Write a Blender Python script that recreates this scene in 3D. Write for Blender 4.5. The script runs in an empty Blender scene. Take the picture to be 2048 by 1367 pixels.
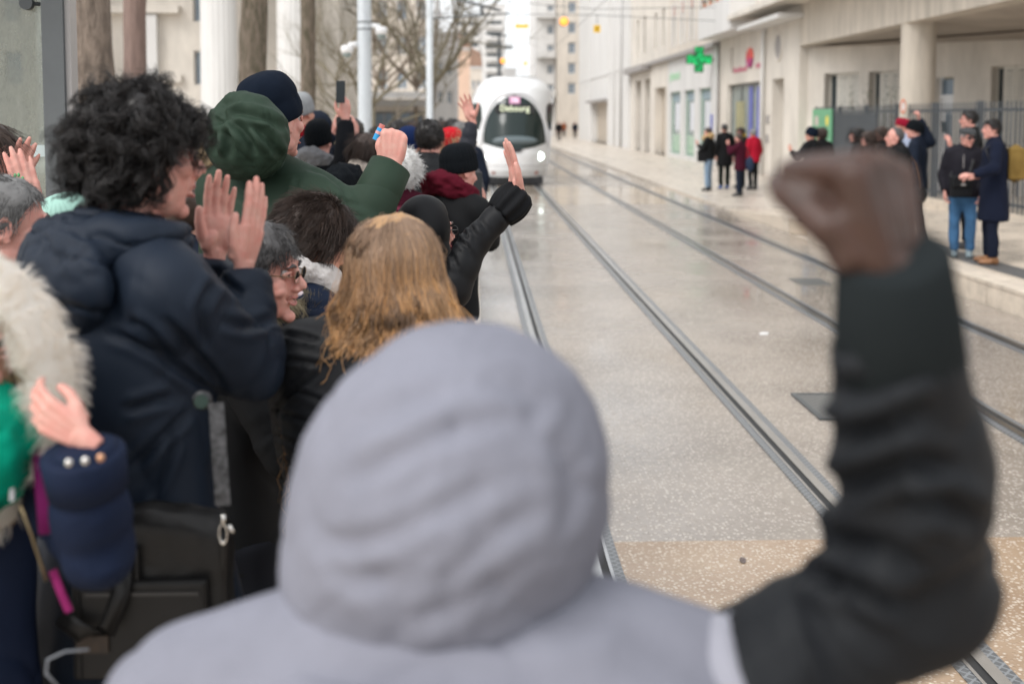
import bpy, bmesh, math, random
import numpy as np
from mathutils import Vector, Matrix
import openvdb as vdb

R = math.radians
SC = bpy.context.scene
COL = SC.collection
random.seed(7)

# ------------------------------------------------------------------ camera
CAMZ = 2.15
F, PPX, PPY = 2276.0, 1024.0, 394.5
YAW, PITCH = R(1.91), R(4.0)
cam_data = bpy.data.cameras.new('camera')
cam = bpy.data.objects.new('camera', cam_data)
COL.objects.link(cam)
cam.location = (0, 0, CAMZ)
cam.rotation_euler = (R(90) - PITCH, 0, -YAW)
cam_data.lens = 40.0
cam_data.sensor_width = 36.0
cam_data.shift_y = -289.0 / 2048.0
cam_data.clip_start = 0.05
cam_data.clip_end = 2000
cam_data.dof.use_dof = True
cam_data.dof.focus_distance = 3.75
cam_data.dof.aperture_fstop = 2.5
SC.camera = cam

# ------------------------------------------------------------------ world and light
world = bpy.data.worlds.new('World')
SC.world = world
world.use_nodes = True
wn, wl = world.node_tree.nodes, world.node_tree.links
for n in list(wn): wn.remove(n)
wo = wn.new('ShaderNodeOutputWorld'); bg = wn.new('ShaderNodeBackground')
sky = wn.new('ShaderNodeTexSky'); sky.sky_type = 'NISHITA'; sky.sun_disc = False
SUN_EL, SUN_AZ = R(48), R(226)
sky.sun_elevation = SUN_EL; sky.sun_rotation = SUN_AZ
sky.air_density = 1.0; sky.dust_density = 4.0; sky.ozone_density = 1.0
hs = wn.new('ShaderNodeHueSaturation'); hs.inputs['Saturation'].default_value = 0.22
oc = wn.new('ShaderNodeMix'); oc.data_type = 'RGBA'; oc.inputs['Factor'].default_value = .62; oc.inputs['B'].default_value = (6.3, 6.5, 6.7, 1)   # the even white of the cloud layer
wl.new(sky.outputs[0], hs.inputs['Color']); wl.new(hs.outputs[0], oc.inputs['A']); wl.new(oc.outputs['Result'], bg.inputs['Color'])
bg.inputs['Strength'].default_value = 0.15
wl.new(bg.outputs[0], wo.inputs[0])
sun_d = bpy.data.lights.new('sun', 'SUN'); sun = bpy.data.objects.new('sun', sun_d); COL.objects.link(sun)
sun_d.energy = 0.9; sun_d.angle = R(25); sun_d.color = (1, 0.97, 0.93)
# sun direction: azimuth measured from +Y clockwise
_d = Vector((math.sin(SUN_AZ) * math.cos(SUN_EL), math.cos(SUN_AZ) * math.cos(SUN_EL), math.sin(SUN_EL)))
sun.rotation_euler = (-_d).to_track_quat('-Z', 'Y').to_euler()
sun.location = (0, 0, 60)
SC.view_settings.view_transform = 'Standard'
SC.view_settings.look = 'None'
SC.view_settings.exposure = 0.74
SC.view_settings.gamma = 1.0
SC.view_settings.use_curve_mapping = False

# ------------------------------------------------------------------ helpers
_cm = Matrix.Rotation(-YAW, 3, 'Z') @ Matrix.Rotation(R(90) - PITCH, 3, 'X')
C_R, C_U, C_F = _cm.col[0], _cm.col[1], -_cm.col[2]
def at(px, py, y):
    """the point of the street at distance y (metres up the street) that the photograph shows at px, py"""
    d = C_F * F + C_R * (px - PPX) + C_U * (PPY - py)
    return np.array(d * (y / d.y)) + np.array([0, 0, CAMZ])
def proj(p):
    v = Vector(p) - Vector((0, 0, CAMZ))
    w = v.dot(C_F)
    return PPX + F * v.dot(C_R) / w, PPY - F * v.dot(C_U) / w

def A(*v): return np.array(v, float)
def nrm(v):
    v = np.asarray(v, float); return v / (np.linalg.norm(v) + 1e-12)
def hash01(i, j, k, seed):
    n = (i * 73856093) ^ (j * 19349663) ^ (k * 83492791) ^ (seed * 40503 + 977)
    n &= 0xffffffff
    n = ((n ^ (n >> 13)) * 1274126177) & 0xffffffff
    return ((n ^ (n >> 16)) & 0xffff) / 32767.5 - 1.0
def vnoise(P, seed=0):
    Pi = np.floor(P).astype(np.int64); f = P - Pi; f = f * f * (3 - 2 * f)
    i, j, k = Pi[:, 0], Pi[:, 1], Pi[:, 2]; o = 0
    for a in (0, 1):
        wa = f[:, 0] if a else 1 - f[:, 0]
        for b in (0, 1):
            wb = f[:, 1] if b else 1 - f[:, 1]
            for c in (0, 1):
                wc = f[:, 2] if c else 1 - f[:, 2]
                o = o + wa * wb * wc * hash01(i + a, j + b, k + c, seed)
    return o
def fbm(P, oct=3, seed=0):
    s, a = 0, 1.0
    for o in range(oct):
        s = s + a * vnoise(P * (2 ** o), seed + o * 17); a *= .5
    return s

# --- primitives return (V, F)
def box(x0, x1, y0, y1, z0, z1):
    V = np.array([(x, y, z) for z in (z0, z1) for y in (y0, y1) for x in (x0, x1)], float)
    return V, [(0, 2, 3, 1), (4, 5, 7, 6), (0, 1, 5, 4), (2, 6, 7, 3), (0, 4, 6, 2), (1, 3, 7, 5)]
def obox(c, ax, ay, az, hx, hy, hz):
    """box with its own axes"""
    V, Fc = box(-hx, hx, -hy, hy, -hz, hz)
    return A(*c) + V @ np.array([nrm(ax), nrm(ay), nrm(az)]), Fc
def quad(a, b, c, d): return np.array([a, b, c, d], float), [(0, 1, 2, 3)]
def tube(pts, rad, n=10, up=None, cap=True):
    pts = np.array(pts, float); K = len(pts)
    rad = [(r, r) if np.isscalar(r) else r for r in (rad if hasattr(rad, '__len__') else [rad] * K)]
    T = np.gradient(pts, axis=0); T /= np.linalg.norm(T, axis=1)[:, None] + 1e-12
    ref = np.array(up if up is not None else ((0, 0, 1) if abs(T[0][2]) < .8 else (0, 1, 0)), float)
    V = []; s = ref
    th = np.linspace(0, 2 * math.pi, n, endpoint=False)
    for i in range(K):
        u = s - T[i] * s.dot(T[i]); u = nrm(u); w = np.cross(T[i], u)
        if up is None: s = u
        V.append(pts[i] + np.outer(np.cos(th) * rad[i][0], u) + np.outer(np.sin(th) * rad[i][1], w))
    V = np.concatenate(V); Fc = []
    for i in range(K - 1):
        a, b = i * n, (i + 1) * n
        Fc += [(a + j, a + (j + 1) % n, b + (j + 1) % n, b + j) for j in range(n)]
    if cap:
        Fc.append(tuple(range(n - 1, -1, -1))); Fc.append(tuple(range((K - 1) * n, K * n)))
    return V, Fc
def ball(c, r, M=None, nu=16, nv=10):
    r = np.array([r, r, r] if np.isscalar(r) else r, float)
    V = [(0, 0, -1)]
    for i in range(1, nv):
        a = -math.pi / 2 + math.pi * i / nv
        V += [(math.cos(a) * math.cos(t), math.cos(a) * math.sin(t), math.sin(a)) for t in np.linspace(0, 2 * math.pi, nu, endpoint=False)]
    V.append((0, 0, 1)); V = np.array(V) * r
    if M is not None: V = V @ np.array(M)          # M rows = axes
    Fc = [(0, 1 + (j + 1) % nu, 1 + j) for j in range(nu)]
    for i in range(nv - 2):
        a, b = 1 + i * nu, 1 + (i + 1) * nu
        Fc += [(a + j, a + (j + 1) % nu, b + (j + 1) % nu, b + j) for j in range(nu)]
    t = len(V) - 1; a = 1 + (nv - 2) * nu
    Fc += [(a + j, a + (j + 1) % nu, t) for j in range(nu)]
    return V + np.array(c, float), Fc
def lathe(prof, n=24, c=(0, 0, 0), M=None, sx=1, sy=1):
    """profile of (r, z), closed at both ends"""
    th = np.linspace(0, 2 * math.pi, n, endpoint=False); V = []
    for r, z in prof: V += [(sx * r * math.cos(t), sy * r * math.sin(t), z) for t in th]
    V = np.array(V); K = len(prof); Fc = []
    for i in range(K - 1):
        a, b = i * n, (i + 1) * n
        Fc += [(a + j, a + (j + 1) % n, b + (j + 1) % n, b + j) for j in range(n)]
    Fc.append(tuple(range(n - 1, -1, -1))); Fc.append(tuple(range((K - 1) * n, K * n)))
    if M is not None: V = V @ np.array(M)
    return V + np.array(c, float), Fc
def torus(c, Rr, r, M=None, n=28, m=8, sx=1, sy=1):
    V = []
    for t in np.linspace(0, 2 * math.pi, n, endpoint=False):
        for p in np.linspace(0, 2 * math.pi, m, endpoint=False):
            q = Rr + r * math.cos(p); V.append((sx * q * math.cos(t), sy * q * math.sin(t), r * math.sin(p)))
    V = np.array(V)
    if M is not None: V = V @ np.array(M)
    Fc = [(i * m + j, ((i + 1) % n) * m + j, ((i + 1) % n) * m + (j + 1) % m, i * m + (j + 1) % m) for i in range(n) for j in range(m)]
    return V + np.array(c, float), Fc
def prism(poly, O, u, v, w):
    """outline poly in axes u, v from O, thickness vector w"""
    O, u, v, w = [np.array(q, float) for q in (O, u, v, w)]
    B = np.array([O + a * u + b * v for a, b in poly]); n = len(poly)
    Fc = [tuple(range(n - 1, -1, -1)), tuple(range(n, 2 * n))] + [(i, (i + 1) % n, n + (i + 1) % n, n + i) for i in range(n)]
    return np.concatenate([B, B + w]), Fc
def join(parts):
    Vs, Fs, o = [], [], 0
    for V, Fc in parts:
        Vs.append(np.asarray(V, float))
        if isinstance(Fc, np.ndarray): Fc = Fc.tolist()
        Fs += [tuple(i + o for i in f) for f in Fc] if o else [tuple(f) for f in Fc]
        o += len(V)
    return np.concatenate(Vs), Fs
def mesh_of(V, Fc, name='mesh', smooth=False):
    me = bpy.data.meshes.new(name)
    if isinstance(Fc, np.ndarray):
        n, k = Fc.shape
        me.vertices.add(len(V)); me.vertices.foreach_set('co', np.asarray(V, np.float32).ravel())
        me.loops.add(n * k); me.loops.foreach_set('vertex_index', Fc.astype(np.int32).ravel())
        me.polygons.add(n); me.polygons.foreach_set('loop_start', np.arange(0, n * k, k, dtype=np.int32))
        me.update(calc_edges=True)
    else:
        me.from_pydata([tuple(p) for p in np.asarray(V).tolist()], [], Fc)
    if smooth: me.polygons.foreach_set('use_smooth', np.ones(len(me.polygons), bool))
    me.update()
    return me
def tag(o, label=None, cat=None, group=None, kind=None):
    if label: o['label'] = label
    if cat: o['category'] = cat
    if group: o['group'] = group
    if kind: o['kind'] = kind
    return o
def empty(name, loc, label=None, cat=None, group=None, kind=None):
    o = bpy.data.objects.new(name, None); COL.objects.link(o); o.location = tuple(loc)
    o.empty_display_size = .1
    return tag(o, label, cat, group, kind)
def root_loc(p):
    l = np.zeros(3)
    while p is not None:
        l = l + np.array(p.location); p = p.parent
    return l
def obj(name, parts, m, parent=None, smooth=False, label=None, cat=None, group=None, kind=None, loc=None):
    """parts in world coordinates -> one mesh object; a child keeps its thing's origin"""
    V, Fc = parts if isinstance(parts, tuple) else join(parts)
    V = np.asarray(V, float)
    if parent is not None: org = root_loc(parent)
    elif loc is not None: org = np.array(loc, float)
    else: org = np.array([(V[:, 0].min() + V[:, 0].max()) / 2, (V[:, 1].min() + V[:, 1].max()) / 2, V[:, 2].min()])
    me = mesh_of(V - org, Fc, name, smooth)
    o = bpy.data.objects.new(name, me); COL.objects.link(o)
    if parent is not None: o.parent = parent
    else: o.location = tuple(org)
    if isinstance(m, (list, tuple)):
        for q in m: me.materials.append(q)
    elif m is not None: me.materials.append(m)
    return tag(o, label, cat, group, kind)
def piece(src, parent, off, name=None):
    """a further copy of a part sharing its mesh, moved by off"""
    c = src.copy(); COL.objects.link(c); c.parent = parent
    c.location = tuple(np.array(src.location) + np.array(off)); 
    return c
def text_parts(s, size, extrude=.004):
    cu = bpy.data.curves.new('text', 'FONT'); cu.body = s; cu.size = size; cu.extrude = extrude
    cu.align_x = 'CENTER'; cu.align_y = 'CENTER'
    to = bpy.data.objects.new('text', cu); COL.objects.link(to)
    dg = bpy.context.evaluated_depsgraph_get(); me = bpy.data.meshes.new_from_object(to.evaluated_get(dg))
    V = np.array([v.co[:] for v in me.vertices]); Fc = [tuple(p.vertices) for p in me.polygons]
    bpy.data.objects.remove(to); bpy.data.curves.remove(cu); bpy.data.meshes.remove(me)
    return V, Fc
def place(VF, O, u, v, n):
    V, Fc = VF
    return np.array(O, float) + V @ np.array([u, v, n], float), Fc

# --- one closed skin round many overlapping pieces
def skin(parts, vox, smooth=3, iso=0.0):
    V, Fc = join(parts)
    tris = np.array([(f[0], f[i], f[i + 1]) for f in Fc for i in range(1, len(f) - 1)], np.uint32)
    g = vdb.FloatGrid.createLevelSetFromPolygons(V.astype(np.float32), triangles=tris, transform=vdb.createLinearTransform(voxelSize=vox), halfWidth=max(3.0, iso / vox + 2))
    P, Q = g.convertToQuads(isovalue=iso)
    P = np.array(P, float); Q = np.array(Q, np.int64)[:, ::-1]
    P = relax(P, Q, smooth)
    return P, Q
def relax(P, Q, it, f=.5):
    if it <= 0: return P
    E = np.concatenate([Q[:, [0, 1]], Q[:, [1, 2]], Q[:, [2, 3]], Q[:, [3, 0]]])
    E = np.concatenate([E, E[:, ::-1]])
    n = len(P); cnt = np.bincount(E[:, 0], minlength=n).astype(float)[:, None]; cnt[cnt == 0] = 1
    for k in range(it):
        S = np.stack([np.bincount(E[:, 0], weights=P[E[:, 1], c], minlength=n) for c in range(3)], 1) / cnt
        P = P + f * (S - P)
    return P
def vnormals(P, Q):
    fn = np.cross(P[Q[:, 2]] - P[Q[:, 0]], P[Q[:, 3]] - P[Q[:, 1]])
    N = np.zeros_like(P)
    for c in range(4):
        for k in range(3): N[:, k] += np.bincount(Q[:, c], weights=fn[:, k], minlength=len(P))
    return N / (np.linalg.norm(N, axis=1)[:, None] + 1e-12)
def qjoin(parts):
    Vs, Qs, o = [], [], 0
    for V, Q in parts:
        Vs.append(V); Qs.append(np.asarray(Q) + o); o += len(V)
    return np.concatenate(Vs), np.concatenate(Qs)

# ------------------------------------------------------------------ materials
def mat(name, col, rough=.6, var=.0, vscale=4.0, bump=.0, bscale=60.0, bdist=.002, metal=0.0, spec=.5, sheen=0.0, emit=None, es=1.0, stretch=None, col2=None, sss=0.0, rvar=0.0, coat=0.0, detail=5.0):
    m = bpy.data.materials.new(name); m.use_nodes = True
    nt = m.node_tree; N, L = nt.nodes, nt.links; b = N['Principled BSDF']
    b.inputs['Roughness'].default_value = rough; b.inputs['Metallic'].default_value = metal
    b.inputs['Specular IOR Level'].default_value = spec
    b.inputs['Base Color'].default_value = (*col, 1)
    if sheen: b.inputs['Sheen Weight'].default_value = sheen; b.inputs['Sheen Roughness'].default_value = .5
    if coat: b.inputs['Coat Weight'].default_value = coat
    if emit: b.inputs['Emission Color'].default_value = (*emit, 1); b.inputs['Emission Strength'].default_value = es
    if sss: b.inputs['Subsurface Weight'].default_value = sss; b.inputs['Subsurface Radius'].default_value = (.012, .005, .003); b.inputs['Subsurface Scale'].default_value = 1.0
    if var or bump or rvar:
        tc = N.new('ShaderNodeTexCoord'); mp = N.new('ShaderNodeMapping'); L.new(tc.outputs['Object'], mp.inputs['Vector'])
        if stretch: mp.inputs['Scale'].default_value = stretch
    if var or rvar:
        n1 = N.new('ShaderNodeTexNoise'); n1.inputs['Scale'].default_value = vscale; n1.inputs['Detail'].default_value = detail; n1.inputs['Roughness'].default_value = .62
        L.new(mp.outputs[0], n1.inputs['Vector'])
        mr = N.new('ShaderNodeMapRange'); mr.inputs['From Min'].default_value = .3; mr.inputs['From Max'].default_value = .7
        L.new(n1.outputs['Fac'], mr.inputs['Value'])
    if var:
        mx = N.new('ShaderNodeMix'); mx.data_type = 'RGBA'
        c2 = col2 if col2 else tuple(max(0, c * (1 + var)) for c in col)
        c1 = col if col2 else tuple(max(0, c * (1 - var)) for c in col)
        mx.inputs['A'].default_value = (*c1, 1); mx.inputs['B'].default_value = (*c2, 1)
        L.new(mr.outputs[0], mx.inputs['Factor']); L.new(mx.outputs['Result'], b.inputs['Base Color'])
    if rvar:
        m2 = N.new('ShaderNodeMapRange'); m2.inputs['To Min'].default_value = max(.02, rough - rvar); m2.inputs['To Max'].default_value = rough + rvar
        L.new(mr.outputs[0], m2.inputs['Value']); L.new(m2.outputs[0], b.inputs['Roughness'])
    if bump:
        n2 = N.new('ShaderNodeTexNoise'); n2.inputs['Scale'].default_value = bscale; n2.inputs['Detail'].default_value = 4
        L.new(mp.outputs[0], n2.inputs['Vector'])
        bp = N.new('ShaderNodeBump'); bp.inputs['Strength'].default_value = bump; bp.inputs['Distance'].default_value = bdist
        L.new(n2.outputs['Fac'], bp.inputs['Height']); L.new(bp.outputs[0], b.inputs['Normal'])
    return m
def aggregate(name, base, base2, peb, scale, rough, wet, bump=.35, dens=.25):
    """exposed aggregate concrete: pebbles in a matrix, worn and wet in patches"""
    m = bpy.data.materials.new(name); m.use_nodes = True
    nt = m.node_tree; N, L = nt.nodes, nt.links; b = N['Principled BSDF']
    tc = N.new('ShaderNodeTexCoord')
    vo = N.new('ShaderNodeTexVoronoi'); vo.inputs['Scale'].default_value = scale; vo.inputs['Randomness'].default_value = 1
    L.new(tc.outputs['Object'], vo.inputs['Vector'])
    ramp = N.new('ShaderNodeMapRange'); ramp.inputs['From Min'].default_value = .28; ramp.inputs['From Max'].default_value = .5; ramp.inputs['To Min'].default_value = 1; ramp.inputs['To Max'].default_value = 0
    L.new(vo.outputs['Distance'], ramp.inputs['Value'])
    n1 = N.new('ShaderNodeTexNoise'); n1.inputs['Scale'].default_value = .9; n1.inputs['Detail'].default_value = 6; n1.inputs['Roughness'].default_value = .65
    L.new(tc.outputs['Object'], n1.inputs['Vector'])
    r1 = N.new('ShaderNodeMapRange'); r1.inputs['From Min'].default_value = .33; r1.inputs['From Max'].default_value = .68; L.new(n1.outputs['Fac'], r1.inputs['Value'])
    mb = N.new('ShaderNodeMix'); mb.data_type = 'RGBA'; mb.inputs['A'].default_value = (*base, 1); mb.inputs['B'].default_value = (*base2, 1)
    L.new(r1.outputs[0], mb.inputs['Factor'])
    # pebbles vary from cell to cell
    sep = N.new('ShaderNodeSeparateColor'); L.new(vo.outputs['Color'], sep.inputs[0])
    mp = N.new('ShaderNodeMath'); mp.operation = 'MULTIPLY'; L.new(ramp.outputs[0], mp.inputs[0]); 
    r2 = N.new('ShaderNodeMapRange'); r2.inputs['From Min'].default_value = dens; r2.inputs['From Max'].default_value = .7; L.new(sep.outputs[0], r2.inputs['Value'])
    L.new(r2.outputs[0], mp.inputs[1])
    mc = N.new('ShaderNodeMix'); mc.data_type = 'RGBA'; mc.inputs['B'].default_value = (*peb, 1)
    L.new(mp.outputs[0], mc.inputs['Factor']); L.new(mb.outputs['Result'], mc.inputs['A'])
    L.new(mc.outputs['Result'], b.inputs['Base Color'])
    n3 = N.new('ShaderNodeTexNoise'); n3.inputs['Scale'].default_value = .55; n3.inputs['Detail'].default_value = 4; L.new(tc.outputs['Object'], n3.inputs['Vector'])
    r3 = N.new('ShaderNodeMapRange'); r3.inputs['From Min'].default_value = .35; r3.inputs['From Max'].default_value = .65
    r3.inputs['To Min'].default_value = wet; r3.inputs['To Max'].default_value = rough
    L.new(n3.outputs['Fac'], r3.inputs['Value']); L.new(r3.outputs[0], b.inputs['Roughness'])
    bp = N.new('ShaderNodeBump'); bp.inputs['Strength'].default_value = bump; bp.inputs['Distance'].default_value = .003
    L.new(ramp.outputs[0], bp.inputs['Height']); L.new(bp.outputs[0], b.inputs['Normal'])
    b.inputs['Specular IOR Level'].default_value = .6
    return m
def glass(name, tint=(.85, .9, .88), rough=.02, mixf=.5, dirt_refl=(.3, .3, .27), dscale=3.0, dmin=.1, dmax=.6, stretch=None):
    """a pane: transparent, reflecting, with grime and painted reflections mottled over it"""
    m = bpy.data.materials.new(name); m.use_nodes = True
    nt = m.node_tree; N, L = nt.nodes, nt.links; b = N['Principled BSDF']; o = N['Material Output']
    b.inputs['Base Color'].default_value = (*dirt_refl, 1); b.inputs['Roughness'].default_value = rough + .15
    tr = N.new('ShaderNodeBsdfTransparent'); tr.inputs[0].default_value = (*tint, 1)
    gl = N.new('ShaderNodeBsdfGlossy'); gl.inputs['Roughness'].default_value = rough
    fr = N.new('ShaderNodeFresnel'); fr.inputs[0].default_value = 1.5
    m1 = N.new('ShaderNodeMixShader'); L.new(fr.outputs[0], m1.inputs[0]); L.new(tr.outputs[0], m1.inputs[1]); L.new(gl.outputs[0], m1.inputs[2])
    tc = N.new('ShaderNodeTexCoord'); mp = N.new('ShaderNodeMapping'); L.new(tc.outputs['Object'], mp.inputs[0])
    if stretch: mp.inputs['Scale'].default_value = stretch
    n1 = N.new('ShaderNodeTexNoise'); n1.inputs['Scale'].default_value = dscale; n1.inputs['Detail'].default_value = 8; n1.inputs['Roughness'].default_value = .7; L.new(mp.outputs[0], n1.inputs['Vector'])
    r = N.new('ShaderNodeMapRange'); r.inputs['From Min'].default_value = .3; r.inputs['From Max'].default_value = .7; r.inputs['To Min'].default_value = dmin; r.inputs['To Max'].default_value = dmax
    L.new(n1.outputs['Fac'], r.inputs['Value'])
    m2 = N.new('ShaderNodeMixShader'); L.new(r.outputs[0], m2.inputs[0]); L.new(m1.outputs[0], m2.inputs[1]); L.new(b.outputs[0], m2.inputs[2])
    L.new(m2.outputs[0], o.inputs[0])
    return m
def lattice(name, col, gcol, scale):
    """cast cover with a raised diamond grid"""
    m = bpy.data.materials.new(name); m.use_nodes = True
    nt = m.node_tree; N, L = nt.nodes, nt.links; b = N['Principled BSDF']
    tc = N.new('ShaderNodeTexCoord'); mp = N.new('ShaderNodeMapping'); mp.inputs['Rotation'].default_value = (0, 0, R(45)); mp.inputs['Scale'].default_value = (scale, scale, scale)
    L.new(tc.outputs['Object'], mp.inputs[0])
    br = N.new('ShaderNodeTexBrick'); br.offset = 0; br.inputs['Scale'].default_value = 1; br.inputs['Mortar Size'].default_value = .14; br.inputs['Brick Width'].default_value = 1; br.inputs['Row Height'].default_value = 1
    br.inputs['Color1'].default_value = (*gcol, 1); br.inputs['Color2'].default_value = (*gcol, 1); br.inputs['Mortar'].default_value = (*col, 1)
    L.new(mp.outputs[0], br.inputs['Vector']); L.new(br.outputs['Color'], b.inputs['Base Color'])
    bp = N.new('ShaderNodeBump'); bp.inputs['Strength'].default_value = .6; bp.inputs['Distance'].default_value = .004; L.new(br.outputs['Fac'], bp.inputs['Height']); L.new(bp.outputs[0], b.inputs['Normal'])
    b.inputs['Roughness'].default_value = .35
    return m
def hairmat(name, col, col2, rough=.45):
    m = bpy.data.materials.new(name); m.use_nodes = True
    nt = m.node_tree; N, L = nt.nodes, nt.links; b = N['Principled BSDF']
    g = N.new('ShaderNodeNewGeometry'); mx = N.new('ShaderNodeMix'); mx.data_type = 'RGBA'
    mx.inputs['A'].default_value = (*col, 1); mx.inputs['B'].default_value = (*col2, 1)
    L.new(g.outputs['Random Per Island'], mx.inputs['Factor']); L.new(mx.outputs['Result'], b.inputs['Base Color'])
    b.inputs['Roughness'].default_value = rough; b.inputs['Specular IOR Level'].default_value = .4
    return m

M = {}
M['facade'] = mat('cream_render', (.61, .565, .505), .85, .17, 1.2, .3, 40, .004, stretch=(1, 1, .35))
M['facade_white'] = mat('white_render', (.62, .61, .595), .8, .09, .8, .2, 30, .003, stretch=(1.5, 1.5, .2))
M['facade_warm'] = mat('warm_render', (.60, .54, .47), .85, .14, 1.5, .3, 30, .004, stretch=(1, 1, .3))
M['concrete'] = mat('stained_concrete', (.50, .45, .385), .85, .22, 2.2, .5, 25, .004, stretch=(1.6, 1.6, .22))
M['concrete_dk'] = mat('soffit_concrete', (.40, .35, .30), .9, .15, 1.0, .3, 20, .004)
M['stone'] = mat('kerb_stone', (.52, .45, .37), .7, .22, 5, .4, 70, .002)
M['stone_top'] = mat('platform_stone', (.58, .50, .41), .35, .12, 2.0, .3, 90, .001, rvar=.14)
M['pave'] = mat('pale_paving', (.54, .48, .41), .34, .12, 1.3, .3, 60, .002, rvar=.16)
M['track'] = aggregate('grey_aggregate', (.205, .174, .146), (.315, .27, .228), (.50, .45, .395), 46, .29, .06)
M['brown_agg'] = aggregate('brown_aggregate', (.235, .148, .088), (.37, .265, .175), (.58, .50, .41), 54, .34, .10, dens=.08)
M['crossing'] = aggregate('wet_brown_aggregate', (.30, .24, .18), (.40, .33, .26), (.50, .43, .35), 40, .16, .02, bump=.1)
M['rail'] = mat('rail_steel', (.42, .42, .42), .22, .15, 8, .1, 100, .001, metal=1.0, stretch=(1, .2, 1))
M['groove'] = mat('rail_groove', (.02, .02, .02), .7)
M['rubber'] = lattice('rail_rubber', (.20, .21, .22), (.09, .095, .10), 28)
M['cover'] = lattice('cast_cover', (.14, .145, .14), (.05, .05, .05), 22)
M['tactile'] = mat('tactile_grey', (.10, .10, .10), .5, .2, 20, .8, 60, .01)
M['white_paint'] = mat('white_paint', (.8, .8, .8), .35, .04, 2)
M['pole'] = mat('pole_paint', (.50, .53, .55), .35, .05, 2)
M['dark_metal'] = mat('dark_metal', (.055, .062, .066), .4, .1, 6)
M['fence'] = mat('fence_paint', (.075, .085, .095), .38, .08, 3)
M['bark'] = mat('bark', (.075, .058, .046), .95, .8, 9, 1.0, 22, .03, stretch=(1.8, 1.8, .5), col2=(.26, .205, .165))
M['bark_moss'] = mat('mossy_bark', (.23, .18, .145), .95, .5, 9, 1.0, 22, .03, stretch=(1.8, 1.8, .5), col2=(.055, .052, .028))
M['twig'] = mat('twigs', (.21, .165, .125), .9, .3, 2)
M['twig_green'] = mat('twigs_mossy', (.19, .165, .115), .9, .3, 2)
M['burlap'] = mat('burlap_wrap', (.30, .21, .12), .95, .3, 25, 1.0, 45, .012, stretch=(.6, .6, 1.6))
M['win_dark'] = mat('dark_window', (.05, .06, .065), .12, .1, 1, spec=.7)
M['win_blue'] = mat('blue_window', (.15, .20, .25), .15, .15, 1, spec=.7)
M['win_mid'] = mat('shop_glass', (.22, .27, .26), .1, .35, .7, spec=.7)
M['interior'] = mat('interior', (.34, .31, .22), .6, .4, 1.2)
M['shutter'] = mat('shutter_paint', (.62, .59, .53), .7, .06, 3)
M['beige_door'] = mat('beige_door', (.46, .40, .33), .7, .08, 2)
M['grey_door'] = mat('grey_door', (.36, .335, .30), .7, .06, 2)
M['trim_grey'] = mat('grey_trim', (.30, .28, .27), .7, .12, 3)
M['tile_roof'] = mat('tile_roof', (.30, .19, .14), .85, .3, 4)
M['peach'] = mat('peach_render', (.66, .47, .36), .85, .06, 1)
M['grey_render'] = mat('grey_render', (.55, .54, .53), .85, .08, 1)
M['black'] = mat('black_plastic', (.015, .015, .017), .3)
# ================================================================== ground and tracks
X0, X1 = .05, 5.87                       # the track bed between the two platforms
H1 = .28                                 # platform height
YP = 24.0                                # the platforms end here
def sheet(x0, x1, y0, y1, z):
    return quad((x0, y0, z), (x1, y0, z), (x1, y1, z), (x0, y1, z))
obj('ground', [sheet(-400, 400, -60, 1200, -.03)], M['pave'], kind='structure', label='pale paved ground of the city square')
obj('track_bed', [sheet(X0, X1, -3, 28.2, 0), sheet(X0, X1, 35.2, 330, 0)], M['track'], kind='structure', label='wet grey aggregate concrete between the tram rails')
obj('crossing_paving', [sheet(X0 - 2, X1 + .05, 28.2, 35.2, .001)], M['crossing'], kind='structure', label='wet brownish crossing with puddles in front of the tram')
obj('brown_paving', [sheet(X0, 5.87, -3, 5.62, .004)], M['brown_agg'], kind='structure', label='brown aggregate band with pale pebbles across the tracks')
obj('wet_strip', [sheet(X0, X1, 42, 47, .004)], M['crossing'], kind='structure', label='second wet brownish band beyond the crossing')
RX = [(.57, 2.005), (3.70, 5.135)]
for pair in RX:
    for k, rx in enumerate(pair):
        s = 1 if k == 0 else -1           # the groove lies on the inner side
        y0, y1 = -2.5, 300
        t = obj('tram_rail', [box(rx - .028, rx + .028, y0, y1, -.02, .016)], M['rail'], kind='structure', label='worn steel head of a grooved tram rail', group='tram rails')
        obj('rail_groove', [box(min(rx + s * .028, rx + s * .068), max(rx + s * .028, rx + s * .068), y0, y1, -.02, .0085)], M['groove'], parent=t)
        obj('rail_lip', [box(min(rx + s * .068, rx + s * .084), max(rx + s * .068, rx + s * .084), y0, y1, -.02, .0135)], M['rail'], parent=t)
        for q, (a, b) in enumerate(((-.082, -.028), (.084, .132))):
            xa, xb = sorted((rx + s * a, rx + s * b))
            obj('rubber_strip', [box(xa, xb, y0, y1, -.02, .009)], M['rubber'], parent=t)
c = empty('drain_cover', (2.85, 8.3, 0), 'dark cast drain cover let into the paving between the two tracks', 'drain cover')
obj('cover_plate', [box(2.5, 3.28, 7.95, 8.62, -.01, .010)], M['cover'], parent=c)
obj('cover_frame', [box(2.46, 2.498, 7.91, 8.66, -.01, .013), box(3.282, 3.32, 7.91, 8.66, -.01, .013), box(2.5, 3.28, 7.91, 7.948, -.01, .013), box(2.5, 3.28, 8.622, 8.66, -.01, .013)], M['dark_metal'], parent=c)
c = empty('drain_cover', (4.5, 15, 0), 'small dark cover plate between the rails of the farther track', 'drain cover')
obj('cover_plate', [box(4.2, 4.62, 14.4, 15.0, -.01, .008)], M['cover'], parent=c)
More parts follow.
